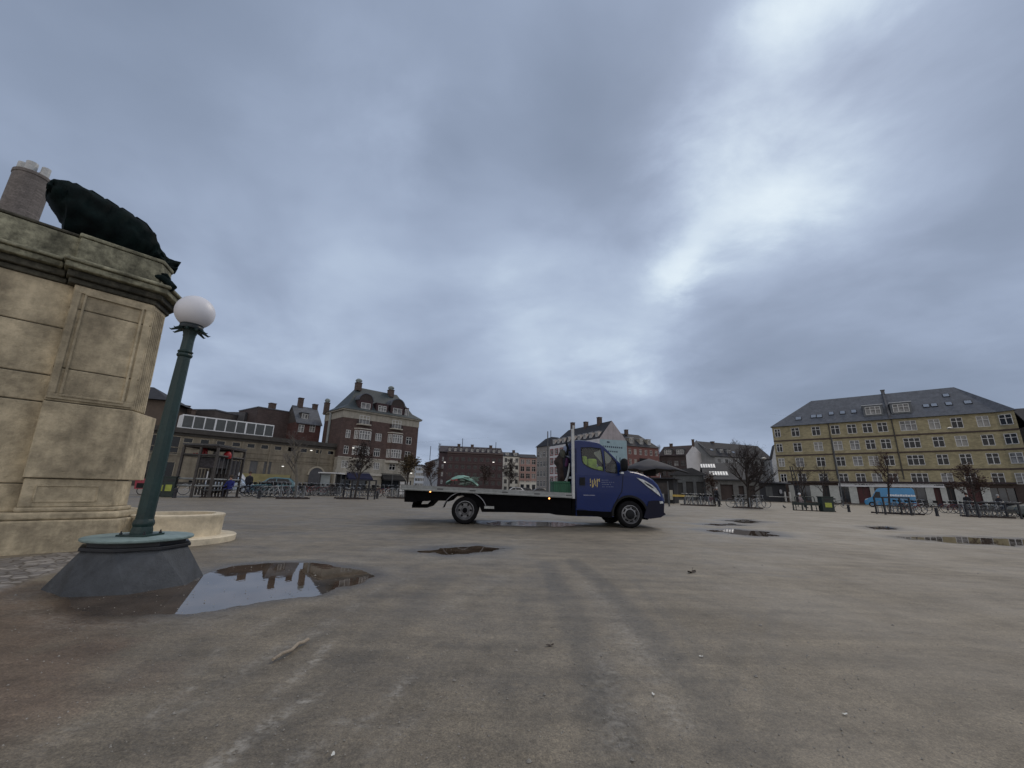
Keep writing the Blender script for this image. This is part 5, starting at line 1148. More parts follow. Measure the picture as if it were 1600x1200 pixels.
# low market sheds in front
SH=mat('shed_render',(0.090,0.096,0.101),.85,.2,.5,streak=.25,grime=.2); SHR=mat('shed_roof',(.035,.036,.040),.8,.25,1)
A_=G(1050,785.5,0); Y_=A_[1]
A_=atY(1052,760,76); B_=atY(1103,760,74)
s1_=Bld('market_shed','low grey market shed with arched doorways left of the skylit shed',A_,B_); L=s1_.L
hs=[(L*.08,L*.30,.2,3.0),(L*.40,L*.62,.2,3.2),(L*.72,L*.94,.2,3.2)]; mb=MB(); holes_wall(mb,0,L,0,4.3,hs,0,.5); mb.box(0,L,.6,9,0,4.29); mb.build('wall',SH,s1_.root)
for a,b,c,d in hs: MB().quad((a,.45,c),(b,.45,c),(b,.45,d),(a,.45,d)).build('doorway',DARKO,s1_.root)
apx,apz=s1_.P(1077,731); MB().add([(-.4,-.3,4.3),(L+.4,-.3,4.3),(L+.4,-.3,4.45),(L*.62,-.3,apz),(L*.30,-.3,apz-.2),(-.4,-.3,4.45)]+[(x,9,z) for x,z in ((-.4,4.3),(L+.4,4.3),(L+.4,4.45),(L*.62,apz),(L*.30,apz-.2),(-.4,4.45))],[(0,1,2,3,4,5),(11,10,9,8,7,6)]+[(i,(i+1)%6,(i+1)%6+6,i+6) for i in range(6)]).build('roof',SHR,s1_.root)
A_=atY(1103,760,73); B_=atY(1186,760,70)
s2_=Bld('skylit_shed','low grey shed with two rows of white roof skylights behind the big bare tree',A_,B_); L=s2_.L; ez=s2_.P(1130,748)[1]
hs=[(L*.28,L*.52,.2,2.8),(L*.62,L*.72,.8,2.6),(L*.80,L*.92,.4,2.7)]; mb=MB(); holes_wall(mb,0,L,0,ez,hs,0,.5); mb.box(0,L,.6,11,0,ez-.01); mb.build('wall',mat('shed_render_warm',(0.130,0.130,0.127),.85,.2,.5,streak=.3,grime=.2),s2_.root)
for a,b,c,d in hs: MB().quad((a,.45,c),(b,.45,c),(b,.45,d),(a,.45,d)).build('doorway',mat('brown_door',(.035,.024,.022),.7,.3,1),s2_.root)
s2_.gable(SHR,ez,ez+2.9,11,oh=.5); kk=2.9/5.5
for px in (1117,1122,1127,1132): pass
for i,px in enumerate((1115,1118.5,1122,1125.5,1129,1132.5,1136,1139,1142)): pass
def sk2(b,x,yy,w,hh_,k,ez):
    z_=ez+k*yy+.18; M_=TR(x,yy,z_,math.atan(k)); o=MB().box(-w/2,w/2,-hh_/2,hh_/2,0,.10,M_).build('skylight',WHITEF,b.root); MB().box(-w/2+.1,w/2-.1,-hh_/2+.1,hh_/2-.1,.101,.12,M_).build('skylight_pane',mat('bright_polycarbonate',(.60,.63,.66),.3,.05,3),o)
for i in range(7): sk2(s2_,L*(.13+.052*i),1.4,.36,1.5,kk,ez)
for i in range(6): sk2(s2_,L*(-.02+.052*i),4.2,.36,1.6,kk,ez)
# dark kiosk shop left of the yellow house
A_=atY(1186,760,82); B_=atY(1228,762,86); k3=Bld('corner_shop','single storey dark corner shop with round sign left of the yellow house',A_,B_); L=k3.L
k3.wall(mat('anthracite_render',(.022,.024,.030),.7,.2,1),0,3.6,8); k3.box('flat_roof',SLATE,-.4,L+.3,-1.0,8.2,3.6,3.85); k3.box('window_blind',SH,L*.22,L*.46,-.04,-.003,1.0,2.9)
x_,z_=k3.P(*(1130+1170/13.33,740+375/13.33)); k3_s=MB().lathe([(0,-.0),(.45,0),(.45,.06),(0,.06)],20,Matrix.Translation((x_,-.25,z_))@RX90).build('round_sign',mat('pale_sign',(.30,.31,.34),.6,.4,6),k3.root)
k3.box('bench_rail',WHITEF,L*.1,L*.95,-1.2,-1.14,.95,1.03)
for u in (.72,.9): k3.box('white_post',WHITEF,L*u,L*u+.25,-1.1,-.9,.1,2.0)
# ------------------------------------------------------------------ trees
BARK=mat('dark_bark',(.035,.028,.025),.9,.3,3,.5,10); BARKL=mat('grey_bark',(.11,.10,.085),.9,.3,3)
TWIG=mat('twig_bark',(.032,.024,.022),.9,.3,3); TWR=mat('russet_twig',(.055,.026,.020),.9,.3,3); TWG=mat('pale_twig',(.10,.09,.085),.9,.3,3)
LFR=mat('russet_leaves',(.055,.033,.024),.8,.5,2); LFB=mat('brown_leaves',(.070,.048,.022),.8,.5,2); LFD=mat('dark_dry_leaves',(.032,.022,.018),.8,.5,2)
def tree(name,label,base,hgt,spread,seed,leaf=None,nleaf=0,bark=None,twig=None,trunkh=.35,dens=1.0,up=.5,tr_=None,group=None,ls=.09,ups=.35):
    r=random.Random(seed); root=thing(name,label,'tree',(base[0],base[1],0),0,group); tk=MB(); cw=MB(); tips=[]
    tr_=tr_ or hgt*.017
    def br(p,d,L,rad_,lev):
        n=4 if lev<2 else 3; pts=[p]; q=p; dd=d
        for i in range(n):
            dd=(dd+Vector((r.uniform(-1,1),r.uniform(-1,1),r.uniform(-.4,.8)*ups*2))*(.12+.06*lev)).normalized(); q=q+dd*(L/n); pts.append(q)
        rs=[rad_*(1-.55*i/n) for i in range(n+1)]
        (tk if lev<=1 else cw).tube(pts,rs,6 if lev==0 else 5 if lev==1 else 3,lev<2)
        if lev>=4: tips.extend(pts[1:]); return
        k={0:int(9*dens),1:int(6*dens),2:5,3:4}[lev]
        for j in range(k):
            f=(trunkh+(1-trunkh)*(j+.5)/k) if lev==0 else .25+.75*(j+r.random())/k
            i=min(n-1,int(f*n)); b=pts[i].lerp(pts[i+1],f*n-i); a=r.uniform(0,6.283)
            sd=Vector((math.cos(a),math.sin(a),0)); 
            if lev==0: nd=(sd*(1-up)+Vector((0,0,up+.25*f))).normalized(); LL=spread*(1.15-.55*f)
            else: nd=(dd*.7+sd*.75+Vector((0,0,.25))).normalized(); LL=L*r.uniform(.42,.68)
            br(b,nd,LL,max(.006*hgt/6,rs[i]*.55),lev+1)
    br(Vector((0,0,-.05)),Vector((r.uniform(-.04,.04),r.uniform(-.04,.04),1)).normalized(),hgt*.86,tr_,0)
    tk.build('trunk',bark or BARK,root,True); c=cw.build('crown',twig or TWIG,root)
    if nleaf and leaf:
        lf=MB()
        for _ in range(nleaf):
            p=r.choice(tips)+Vector((r.gauss(0,.10),r.gauss(0,.10),r.gauss(0,.10))); s=ls*r.uniform(.6,1.4); a,b=r.uniform(0,6.28),r.uniform(-1,1)
            u=Vector((math.cos(a),math.sin(a),b*.6)).normalized()*s; v=Vector((-math.sin(a)*.5,math.cos(a)*.5,r.uniform(-.8,.8))).normalized()*s*.6
            lf.add([p-u,p+v,p+u,p-v],[(0,1,2,3)])
        lf.build('leaves',leaf,c)
    return root
TG='young trees standing round the square'
def tg(px,py): g=G(px,py); return g[:2]
def topz(px,py,Y): return float(atY(px,py,Y)[2])
tree('bare_tree','slim bare tree with pale trunk before the arched gate of the long hall',tg(461,778.6),4.4,1.3,3,bark=BARKL,twig=TWG,group=TG,tr_=.12,dens=.7)
tree('bare_tree','tree with thin brown leaves before the left navy awning',tg(554,778),4.0,1.3,11,LFD,700,group=TG,dens=1.0,tr_=.10,ls=.08)
tree('leafy_tree','tree with yellow brown leaves before the right black awning',tg(632,777.6),3.4,1.35,23,LFB,1100,group=TG,trunkh=.45,tr_=.09)
Y_=58; tree('leafy_tree','dense russet tree showing above the rear end of the truck deck',(atX(675,Y_),Y_),4.0,1.7,31,LFR,1300,group=TG,trunkh=.3,twig=TWR,ls=.11)
tree('leafy_tree','dark tree behind the green tent and the middle of the deck',(atX(756,70),70),4.4,1.8,37,LFD,900,group=TG,trunkh=.3,ls=.11,twig=TWR)
tree('leafy_tree','dark round tree before the ivory house above the deck',(atX(796,66),66),5.0,1.7,41,LFD,1000,group=TG,trunkh=.28,ls=.11)
tree('bare_tree','small reddish tree between the sheds and the parked bicycles',tg(1118,789.8),3.0,.8,43,LFR,350,group=TG,twig=TWR,dens=.9,tr_=.08)
tree('bare_tree','big dark many branched tree before the skylit shed',tg(1172,794),4.6,2.0,47,LFD,150,group=TG,dens=1.5,tr_=.17,trunkh=.22,up=.42,ls=.06)
tree('bare_tree','bare tree before the left end of the yellow house',tg(1259,793),4.6,1.4,53,bark=BARK,group=TG,dens=.9,tr_=.08)
tree('bare_tree','bare tree just right of the dark lattice sculpture before the yellow house',tg(1287,794),4.4,1.3,59,group=TG,dens=.8,tr_=.08)
tree('bare_tree','bare reddish tree growing between the bicycles before the blue van',tg(1391,801),4.7,1.2,61,LFR,150,group=TG,twig=TWR,dens=1.0,tr_=.08,ls=.06)
tree('leafy_tree','dark red leaved tree among the bicycles at the far right',tg(1528,806),3.3,1.5,67,LFR,900,group=TG,twig=TWR,dens=1.1,tr_=.09,trunkh=.3,ls=.075,up=.3)
tree('tall_tree','tall bare crown rising behind the long pale row house',(atX(1165,150),150),20.5,4.5,71,twig=TWG,bark=BARKL,dens=1.5,tr_=.25,up=.75,ups=.6)
tree('tall_tree','bare tree crown behind the brown roofed house',(atX(1036,160),160),20.0,3.4,73,twig=TWG,bark=BARKL,dens=1.2,tr_=.2,up=.7)
tree('tall_tree','slender bare poplar rising behind the dark red brick block',(atX(690,200),200),24,2.6,79,twig=TWG,bark=BARKL,dens=1.0,tr_=.22,up=.85,ups=.7)
# ------------------------------------------------------------------ bollards
BOL=mat('black_iron',(.012,.013,.018),.5,.25,5)
bo=thing('bollard','black iron bollard','bollard',(0,0,0),0,'short iron bollards round the square')
MB().lathe([(.10,-.05),(.10,.04),(.085,.06),(.08,.42),(.095,.44),(.095,.47),(.08,.49),(.075,.53),(.04,.56),(0,.565)],16).build('shaft',BOL,bo,True)
MB().lathe([(.097,.30),(.10,.32),(.097,.34)],16).build('ring',BOL,bo,True)
for i,(px,py,lb) in enumerate(((272,778,'short black bollard at the left foot of the steel cage pavilion'),(404,779,'short black bollard before the teal parked car'),(589,779.3,'short black bollard before the navy awning'),(1045,788,'short black bollard just right of the truck front'),(1124,791.6,'short black bollard beside the small reddish tree'),(1327,800,'short black bollard right of the green litter bin'),(1465,806.5,'short black bollard between the blue van and the far right bicycles'))):
    b_=bo if i==0 else copy_tree(bo); g=G(px,py); b_.location=(g[0],g[1],0); b_['label']=lb
# ------------------------------------------------------------------ bicycles
FRM=[mat('bike_black',(.012,.012,.014),.45,.2,5),mat('bike_blue',(.018,.035,.09),.4,.2,5),mat('bike_white',(.42,.43,.44),.4,.1,5),mat('bike_red',(.17,.02,.02),.4,.2,5),mat('bike_grey',(.12,.125,.13),.4,.2,5)]
FN=['black','blue','white','red','grey']
CHROME=mat('dull_chrome',(.32,.33,.35),.3,.15,9,metal=.7)
def bicycle(m,basket=False):
    b=thing('bicycle','bicycle','bicycle')
    for x in (-.53,.53):
        w=MB(); pts=[(.335*math.cos(a),0,.335*math.sin(a)) for a in np.linspace(0,2*math.pi,21)]; w.tube(pts,.017,5,False); o=w.build('wheel',RUB,b,True); o.location=(x,0,.352)
        s_=MB(); 
        for k in range(8): a=k*math.pi/4; s_.tube([(0,0,0),(.32*math.cos(a),0,.32*math.sin(a))],.0035,3,False)
        s_.tube([(.318*math.cos(a),0,.318*math.sin(a)) for a in np.linspace(0,2*math.pi,17)],.008,4,False); s_.tube([(0,-.04,0),(0,.04,0)],.02,6); s_.build('spokes',CHROME,o,True)
    f=MB(); bb=(-.06,0,.30); st=(-.20,0,.74); hd=(.36,0,.80); hl=(.39,0,.66)
    for a,c in ((bb,st),(bb,hl),((-.17,0,.66),hd),(bb,(-.53,0,.352)),((-.18,0,.70),(-.53,0,.352)),(hd,hl),(hl,(.53,0,.352))): f.tube([a,c],.018,6)
    f.tube([(-.85,0,.52),(-.70,0,.69),(-.53,0,.735),(-.36,0,.70)],.014,5); f.build('frame',m,b,True)
    h=MB().tube([(.34,0,.80),(.31,0,1.0),(.33,0,1.02)],.012,5); h.tube([(.17,-.28,1.04),(.30,-.25,1.05),(.36,-.08,1.02),(.36,.08,1.02),(.30,.25,1.05),(.17,.28,1.04)],.012,5); h.build('handlebar',CHROME,b,True)
    s_=MB(); s_.tube([(-.20,0,.74),(-.235,0,.88)],.013,5); s_.tube([(-.36,0,.91),(-.25,0,.92),(-.10,0,.90)],[.085,.07,.02],8); s_.build('saddle',BLACKP,b,True)
    c=MB().tube([(-.06,-.06,.30),(-.02,-.08,.15)],.01,4); c.tube([(-.06,.06,.30),(-.10,.08,.45)],.01,4); c.lathe([(.09,-.02),(.09,.02)],14,Matrix.Translation((-.06,-.02,.30))@RX90); c.build('crank',CHROME,b,True)
    if basket:
        k=MB(); k.box(.44,.74,-.17,.17,.78,.80); 
        for a in ((.44,.455,-.17,.17),(.725,.74,-.17,.17),(.456,.724,-.17,-.155),(.456,.724,.155,.17)): k.box(a[0],a[1],a[2],a[3],.801,1.02)
        k.build('basket',BLACKP,b)
    return b
protos=[[bicycle(FRM[i]),True] for i in range(5)]; pb=[bicycle(FRM[0],True),True]
ORD=['first','second','third','fourth','fifth','sixth','seventh','eighth','ninth','tenth','eleventh','twelfth','thirteenth','fourteenth','fifteenth','sixteenth']
rb=random.Random(12); BN=[]
def row(pxs,pys,where,hd,jit=.5,cols=None):
    n=len(pxs)
    for i,(px,py) in enumerate(zip(pxs,pys)):
        ci=(cols[i%len(cols)] if cols else rb.choice([0,0,0,1,1,2,4,4,3])); bk=(ci==0 and rb.random()<.4); P_=pb if bk else protos[ci]
        if P_[1]: o=P_[0]; P_[1]=False
        else: o=copy_tree(P_[0])
        g=G(px,py); o.location=(g[0],g[1],0); o.rotation_euler=(rad(rb.uniform(-6,6)),0,hd+rb.uniform(-jit,jit))
        o['label']=f"{FN[ci]} bicycle{' with basket' if bk else ''}, {ORD[i]} from left {where}"; o['category']='bicycle'; o['group']='bicycles parked round the square'; BN.append(o)
ar=np.linspace
row(ar(415,456,7),[777.3]*7,'in the rack beside the pale trunked tree',rad(35),.4)
row(ar(470,545,11),ar(774.5,775.5,11),'in the row before the white roofed stall',rad(50),.5)
row(ar(430,520,12),ar(772.3,773,12),'in the back row along the long hall',rad(60),.5)
row(ar(556,638,12),ar(775.2,776.5,12),'in the row before the two awnings',rad(40),.5)
row(ar(395,410,3),[776]*3,'beside the teal parked car',rad(30),.4,[1,4,0])
row(ar(300,366,3),[773.6,773.2,772.5],'behind the picnic table',rad(20),.5,[2,0,4])
row(ar(1070,1117,9),ar(787.4,789.6,9),'in the rack left of the small reddish tree',rad(70),.5)
row(ar(1153,1187,6),ar(793.2,793.8,6),'round the foot of the big dark tree',rad(15),.7)
row(ar(1408,1436,4),ar(802.2,803.2,4),'beside the steel rack before the blue van',rad(-20),.3,[0,4,3,2])
row(ar(1486,1520,5),ar(802,803.5,5),'behind the long rack left of the red leaved tree',rad(-25),.4)
row(ar(1535,1590,8),ar(805.5,807.5,8),'in the rack right of the red leaved tree',rad(-30),.4)
row(ar(1440,1452,2),[797.5,798],'leaning near the red shopfront',rad(-40),.2,[4,0])
row([1311],[794],'against the pale shop panel behind the bollard',rad(-45),.1,[0])
for P_ in protos+[pb]:
    if P_[1]:
        for c in list(P_[0].children_recursive)+[P_[0]]: D.objects.remove(c)
# ------------------------------------------------------------------ tree pit frames / rack plinths
STL=mat('rust_dark_steel',(.030,.020,.018),.7,.35,4)
def plinth(pa,pb_,lb,hoops=4,wd=1.1,posts=True):
    a=G(*pa)[:2]; b=G(*pb_)[:2]; d=b-a; L=np.hypot(*d); r=thing('bike_rack',lb,'bike rack',(a[0],a[1],0),math.atan2(d[1],d[0]),'steel racks on dark plinths')
    MB().box(0,L,0,.10,-.02,.10).build('plinth',STL,r); MB().box(L*.12,L*1.05,wd,wd+.1,-.02,.10).build('plinth',STL,r)
    for k in range(hoops):
        x=L*(k+.7)/(hoops+.4); MB().tube([(x,.35,0),(x,.35,.72),(x,.40,.80),(x,.85,.80),(x,.9,.72),(x,.9,0)],.03,6).build('hoop',mat('galvanised_hoop',(.16,.17,.18),.45,.2,5,metal=.4),r,True)
    return r
plinth((431,779.6),(484,780),'dark plinth rack under the pale trunked tree')
plinth((526,779.8),(571,780),'dark plinth rack before the navy awning')
plinth((604,778.6),(640,779.6),'dark plinth rack just left of the truck tail')
plinth((1063,789.5),(1118,791.5),'dark plinth rack beside the small reddish tree')
plinth((1144,793.6),(1192,795.5),'dark plinth rack round the big dark tree')
plinth((1361,801.5),(1428,805),'rusty plinth rack before the blue van',5)
plinth((1504,807.2),(1588,810.5),'long rusty plinth rack at the far right',6)
# taller steel frame beside the red-twig tree
def frame3(px,py,w,h_,lb,dp=.9):
    g=G(px,py); r=thing('steel_frame',lb,'frame',(g[0],g[1],0),rad(-12)); 
    for x in (0,w):
        for yy in (0,dp): MB().box(x-.04,x+.04,yy-.04,yy+.04,0,h_).build('post',BOL,r)
    for z in (h_-.08,h_*.45): 
        for yy in (-.042,dp+.002): MB().box(-.04,w+.04,yy,yy+.04,z,z+.08).build('rail',BOL,r)
    return r
frame3(1384,804,1.5,1.15,'black steel bicycle frame stand before the blue van'); frame3(1531,809,2.2,1.0,'black steel stand under the red leaved tree at far right')
frame3(536,779.5,1.9,1.35,'thin steel stand on the plinth before the corner house')
# ------------------------------------------------------------------ steel cage pavilion with red casting
SCB=mat('brown_grey_steel',(.045,.040,.038),.7,.3,3); SCM=mat('mesh_grey',(.055,.055,.058),.7,.3,6)
a=G(270,776.6)[:2]; b=(atX(331,24.9),24.9); c=(atX(374,28.2),28.2); a=np.array(a); b=np.array(b); c=np.array(c)
pv=thing('cage_pavilion','dark steel cage pavilion with red painted castings on shelves inside','pavilion',(a[0],a[1],0),math.atan2(*(b-a)[::-1]))
ux=(b-a)/np.hypot(*(b-a)); uy=np.array([-ux[1],ux[0]]); wd=float(np.hypot(*(b-a))); cc=((c-a)@ux,(c-a)@uy); HP=3.05
sh=(cc[0]-wd)
def q(u,v): return (u*wd+v*sh, v*float(cc[1]))
for (u,v) in ((0,0),(1,0),(1,1),(0,1),(.5,0),(1,.5)):
    x,yy=q(u,v); MB().box(x-.06,x+.06,yy-.06,yy+.06,0,HP-.12).build('post',SCB,pv)
for z in (HP-.115,2.42,1.02,.62):
    for (p0,p1) in (((0,0),(1,0)),((1,0),(1,1)),((1,1),(0,1)),((0,1),(0,0))):
        x0_,y0_=q(*p0); x1_,y1_=q(*p1); MB().tube([(x0_,y0_,z+.05),(x1_,y1_,z+.05)],.05 if z<1.5 else .07,4).build('rail',SCB if z>1.2 else mat('grey_rail',(.20,.21,.21),.5,.2,3),pv)
pts=[q(-.03,-.03),q(1.03,-.03),q(1.03,1.03),q(-.03,1.03)]; MB().hprism(pts,HP,HP+.10).build('roof',SCM,pv)
pts=[q(.05,.15),q(.97,.15),q(.97,.8),q(.05,.8)]; MB().hprism(pts,2.40,2.46).build('shelf',mat('pale_shelf',(.15,.15,.14),.7,.2,3),pv)
pts=[q(.28,.18),q(.92,.18),q(.92,.6),q(.28,.6)]; MB().hprism(pts,1.75,2.38).build('panel_box',mat('dark_speckled_panel',(.045,.042,.048),.8,.6,8),pv)
pts=[q(.45,.62),q(.95,.62),q(.95,.97),q(.45,.97)]; MB().hprism(pts,.95,2.3).build('panel_box',MATS['dark_speckled_panel'],pv)
for k in range(9): x,yy=q(.12+k*.1,.5); MB().box(x-.05,x+.05,yy,yy+.05,.1,1.7).build('slat',SCB,pv)
for k in range(6): x,yy=q(1.0,.12+k*.15); MB().box(x-.01,x+.01,yy-.10,yy+.0,1.4,2.38).build('slat',SCM,pv)
RD=mat('red_casting',(.26,.010,.014),.5,.25,4)
x,yy=q(.30,.3); MB().lathe([(.42,0),(.40,.06),(.30,.10),(.22,.14),(.20,.42),(.14,.50),(.06,.56),(0,.56)],12,Matrix.Translation((x,yy,2.465))).build('red_casting',RD,pv,True,20)
mb=MB()
for k in range(5): mb.box(x-.4+k*.17,x-.32+k*.17,yy-.32,yy-.26,2.47,2.62+.12*(k in(2,3,4)))
mb.build('red_bracket',RD,pv)
x,yy=q(.99,.42); MB().lathe([(.20,0),(.24,.1),(.22,.3),(.12,.42),(0,.46)],10,Matrix.Translation((x-.1,yy,2.38))).build('red_casting',RD,pv,True)
# picnic table
g=G(313,777.4)[:2]; g2=G(368,777.6)[:2]; dv_=g2-g; L=float(np.hypot(*dv_)); pt=thing('picnic_table','long grey picnic table before the steel cage pavilion','table',(g[0],g[1],0),math.atan2(dv_[1],dv_[0]))
GT=mat('grey_timber',(.13,.14,.14),.8,.25,4)
MB().box(.1,L-.2,.45,1.15,.70,.75).build('table_top',GT,pt); MB().box(.1,L-.2,.0,.26,.42,.46).build('bench_seat',GT,pt); MB().box(.1,L-.2,1.35,1.6,.42,.46).build('bench_seat',GT,pt)
for k in range(4): x=.3+k*(L-.8)/3; MB().box(x-.03,x+.03,.05,1.55,.32,.38).build('leg',STL,pt); MB().box(x-.04,x+.04,.4,.48,0,.69).build('leg',STL,pt); MB().box(x-.04,x+.04,1.1,1.18,0,.69).build('leg',STL,pt)
MB().box(-.1,L+.2,-.25,-.15,-.02,.06).build('plinth',STL,pt)
# ------------------------------------------------------------------ people (skinned figures)
SKIN=mat('skin',(.34,.20,.15),.6,.1,5)
def person(px,py,label,pose,top,legs,hair,rz=0,hgt=1.72,loc=None):
    g=G(px,py) if loc is None else loc; rt=thing('person',label,'person',(g[0],g[1],loc[2] if loc is not None and len(loc)>2 else 0),rz); s=hgt/1.75
    if pose=='sit':
        J=dict(pel=(0,0,.50),che=(0,.03,.88),nek=(0,.02,1.05),hd0=(0,-.01,1.14),hd1=(0,0,1.28),lh=(.10,0,.48),lk=(.13,-.42,.50),la=(.13,-.40,.08),lt=(.14,-.56,.04),rh=(-.10,0,.48),rk=(-.13,-.42,.50),ra=(-.13,-.40,.08),rt=(-.14,-.56,.04),ls=(.19,.02,.98),le=(.25,-.08,.72),lw=(.18,-.30,.66),lf=(.16,-.38,.66),rs=(-.19,.02,.98),re=(-.25,-.08,.72),rw=(-.18,-.30,.66),rf=(-.16,-.38,.66))
    else:
        w=.14 if pose=='walk' else .02
        J=dict(pel=(0,0,.93),che=(0,0,1.28),nek=(0,.01,1.46),hd0=(0,-.01,1.56),hd1=(0,0,1.69),lh=(.10,0,.88),lk=(.11,-w*1.4,.50),la=(.11,-w*1.6,.08),lt=(.12,-w*1.6-.15,.03),rh=(-.10,0,.88),rk=(-.11,w*.4,.50),ra=(-.11,w*2.0,.10),rt=(-.12,w*2.0-.15,.03),ls=(.19,.0,1.40),le=(.25,.03+w,1.12),lw=(.23,-.08+w,.90),lf=(.22,-.10+w,.80),rs=(-.19,0,1.40),re=(-.25,.03-w,1.12),rw=(-.23,-.10-w,.92),rf=(-.22,-.14-w,.83))
    R_=dict(pel=.15,che=.155,nek=.055,hd0=.085,hd1=.09,lh=.095,lk=.062,la=.042,lt=.035,rh=.095,rk=.062,ra=.042,rt=.035,ls=.065,le=.045,lw=.03,lf=.03,rs=.065,re=.045,rw=.03,rf=.03)
    E_=[('pel','che'),('che','nek'),('nek','hd0'),('hd0','hd1'),('pel','lh'),('lh','lk'),('lk','la'),('la','lt'),('pel','rh'),('rh','rk'),('rk','ra'),('ra','rt'),('che','ls'),('ls','le'),('le','lw'),('lw','lf'),('che','rs'),('rs','re'),('re','rw'),('rw','rf')]
    ks=list(J); me=D.meshes.new('body'); me.from_pydata([tuple(v*s for v in J[k]) for k in ks],[(ks.index(a),ks.index(b)) for a,b in E_],[])
    o=D.objects.new('body',me); COL.objects.link(o); o.parent=rt; mo=o.modifiers.new('skin','SKIN'); mo.use_smooth_shade=True
    sv=me.skin_vertices[0].data
    for i,k in enumerate(ks): sv[i].radius=(R_[k]*s*(1.15 if k in('pel','che') else 1),R_[k]*s*(.8 if k in('pel','che') else 1)); sv[i].use_root=(k=='pel')
    o.modifiers.new('sub','SUBSURF').levels=1; o.modifiers['sub'].render_levels=1
    # clothing by height: jacket shell, trousers are the body's own surface colour
    m=D.materials.new('clothed_body'); m.use_nodes=True; t=m.node_tree; b=t.nodes['Principled BSDF']; b.inputs['Roughness'].default_value=.85
    tcx=t.nodes.new('ShaderNodeTexCoord'); sx=t.nodes.new('ShaderNodeSeparateXYZ'); t.links.new(tcx.outputs['Object'],sx.inputs[0])
    r=t.nodes.new('ShaderNodeValToRGB'); r.color_ramp.interpolation='CONSTANT'; zt=2.0; mr=t.nodes.new('ShaderNodeMath'); mr.operation='MULTIPLY'; mr.inputs[1].default_value=1/zt; t.links.new(sx.outputs[2],mr.inputs[0]); t.links.new(mr.outputs[0],r.inputs[0])
    hz_=J['pel'][2]*s+.02; nk=(J['nek'][2]+.03)*s; tp=(J['hd1'][2]+.01)*s; el=r.color_ramp.elements
    el[0].position=0; el[0].color=(.01,.01,.012,1); el[1].position=.09/zt; el[1].color=(*legs,1)
    for p_,c_ in ((hz_/zt,top),(nk/zt,(.34,.20,.15))): e_=el.new(p_); e_.color=(*c_,1)
    t.links.new(r.outputs[0],b.inputs['Base Color']); me.materials.append(m)
    h0=Vector(J['hd1'])*s
    MB().lathe([(.0,.115),(.06,.105),(.10,.07),(.115,.02),(.112,-.04),(.09,-.09)],16,Matrix.Translation(h0+Vector((0,.022,.02)))).build('hair',mat('hair_'+hair[0],hair[1],.9,.2,8),rt,True)
    f=MB(); f.lathe([(0,.014),(.012,.008),(.014,-.01),(0,-.018)],6,Matrix.Translation(h0+Vector((0,-.105,-.04)))); 
    for sx_ in (-.035,.035): f.lathe([(0,.009),(.010,0),(0,-.009)],6,Matrix.Translation(h0+Vector((sx_,-.09,-.01))))
    f.build('face',SKIN,rt,True)
    j=MB(); zb_=J['pel'][2]*s-.08
    if pose!='sit': j.lathe([(.21*s,zb_),(.20*s,zb_+.2),(.215*s,zb_+.42),(.20*s,zb_+.52),(.10*s,zb_+.6)],18,Matrix.Diagonal((1,.72,1,1))); j.build('jacket',mat('jacket_%d%d%d'%tuple(int(v*999) for v in top),top,.85,.2,5),rt,True)
    return rt
person(0,0,'person in bright blue jacket sitting at the picnic table','sit',(.010,.015,.13),(.02,.02,.03),('dark',(.05,.04,.03)),rad(10),loc=(float((g+dv_*.72)[0]-.02),float((g+dv_*.72)[1])+.15,0))
person(385,773.5,'person in dark clothes standing beside the white van','stand',(.012,.013,.02),(.015,.018,.03),('brown',(.06,.04,.03)),rad(40))
person(1122,789,'person in black with white hat walking before the sheds','walk',(.012,.012,.015),(.012,.012,.016),('white',(.6,.6,.6)),rad(60))
person(1118.5,787.8,'person in black beside the one in a white hat','walk',(.02,.02,.025),(.012,.012,.016),('grey',(.3,.3,.3)),rad(50))
person(1516,801.5,'person in black jacket standing behind the far right bicycles','stand',(.010,.010,.012),(.015,.016,.02),('black',(.012,.010,.010)),rad(-70))
person(1566,801.5,'person in dark coat with a pale scarf at the far right','stand',(.012,.012,.018),(.02,.02,.03),('grey',(.3,.3,.3)),rad(-20))
person(1252.5,793.5,'person in pale pinkish coat sitting behind the green bench','sit',(.22,.18,.18),(.06,.06,.07),('white',(.6,.6,.6)),rad(30))
# ------------------------------------------------------------------ litter bins
def bin_(px,py,lb,w=.72,h_=1.15):
    g=G(px,py); r=thing('litter_bin',lb,'litter bin',(g[0],g[1],0),rad(-8) if px>800 else rad(20),'square litter bins with yellow panels')
    gm_=mat('dark_green_steel',(.012,.022,.020),.55,.25,4)
    bevel(MB().box(-w/2,w/2,-w*.35,w*.35,0,h_).build('casing',gm_,r),.02); MB().box(-w/2-.04,w/2+.04,-w*.38,w*.38,h_,h_+.06).build('lid',gm_,r)
    MB().box(-w*.28,w*.28,-w*.35-.02,-w*.35-.004,h_*.30,h_*.62).build('yellow_panel',mat('yellow_green_panel',(.30,.34,.06),.6,.2,6),r); MB().box(-w*.3,w*.3,-w*.35-.012,-w*.35-.004,h_*.78,h_*.9).build('slot',DARKO,r)
    return r
bin_(1292.5,799.3,'dark green litter bin with yellow panel beside the green bench',.80,1.02); bin_(262,776.5,'black litter bin with yellow panel just right of the lamp post',.55,1.12); bin_(252.5,776,'black litter bin with yellow panel half hidden by the lamp post',.45,1.08)
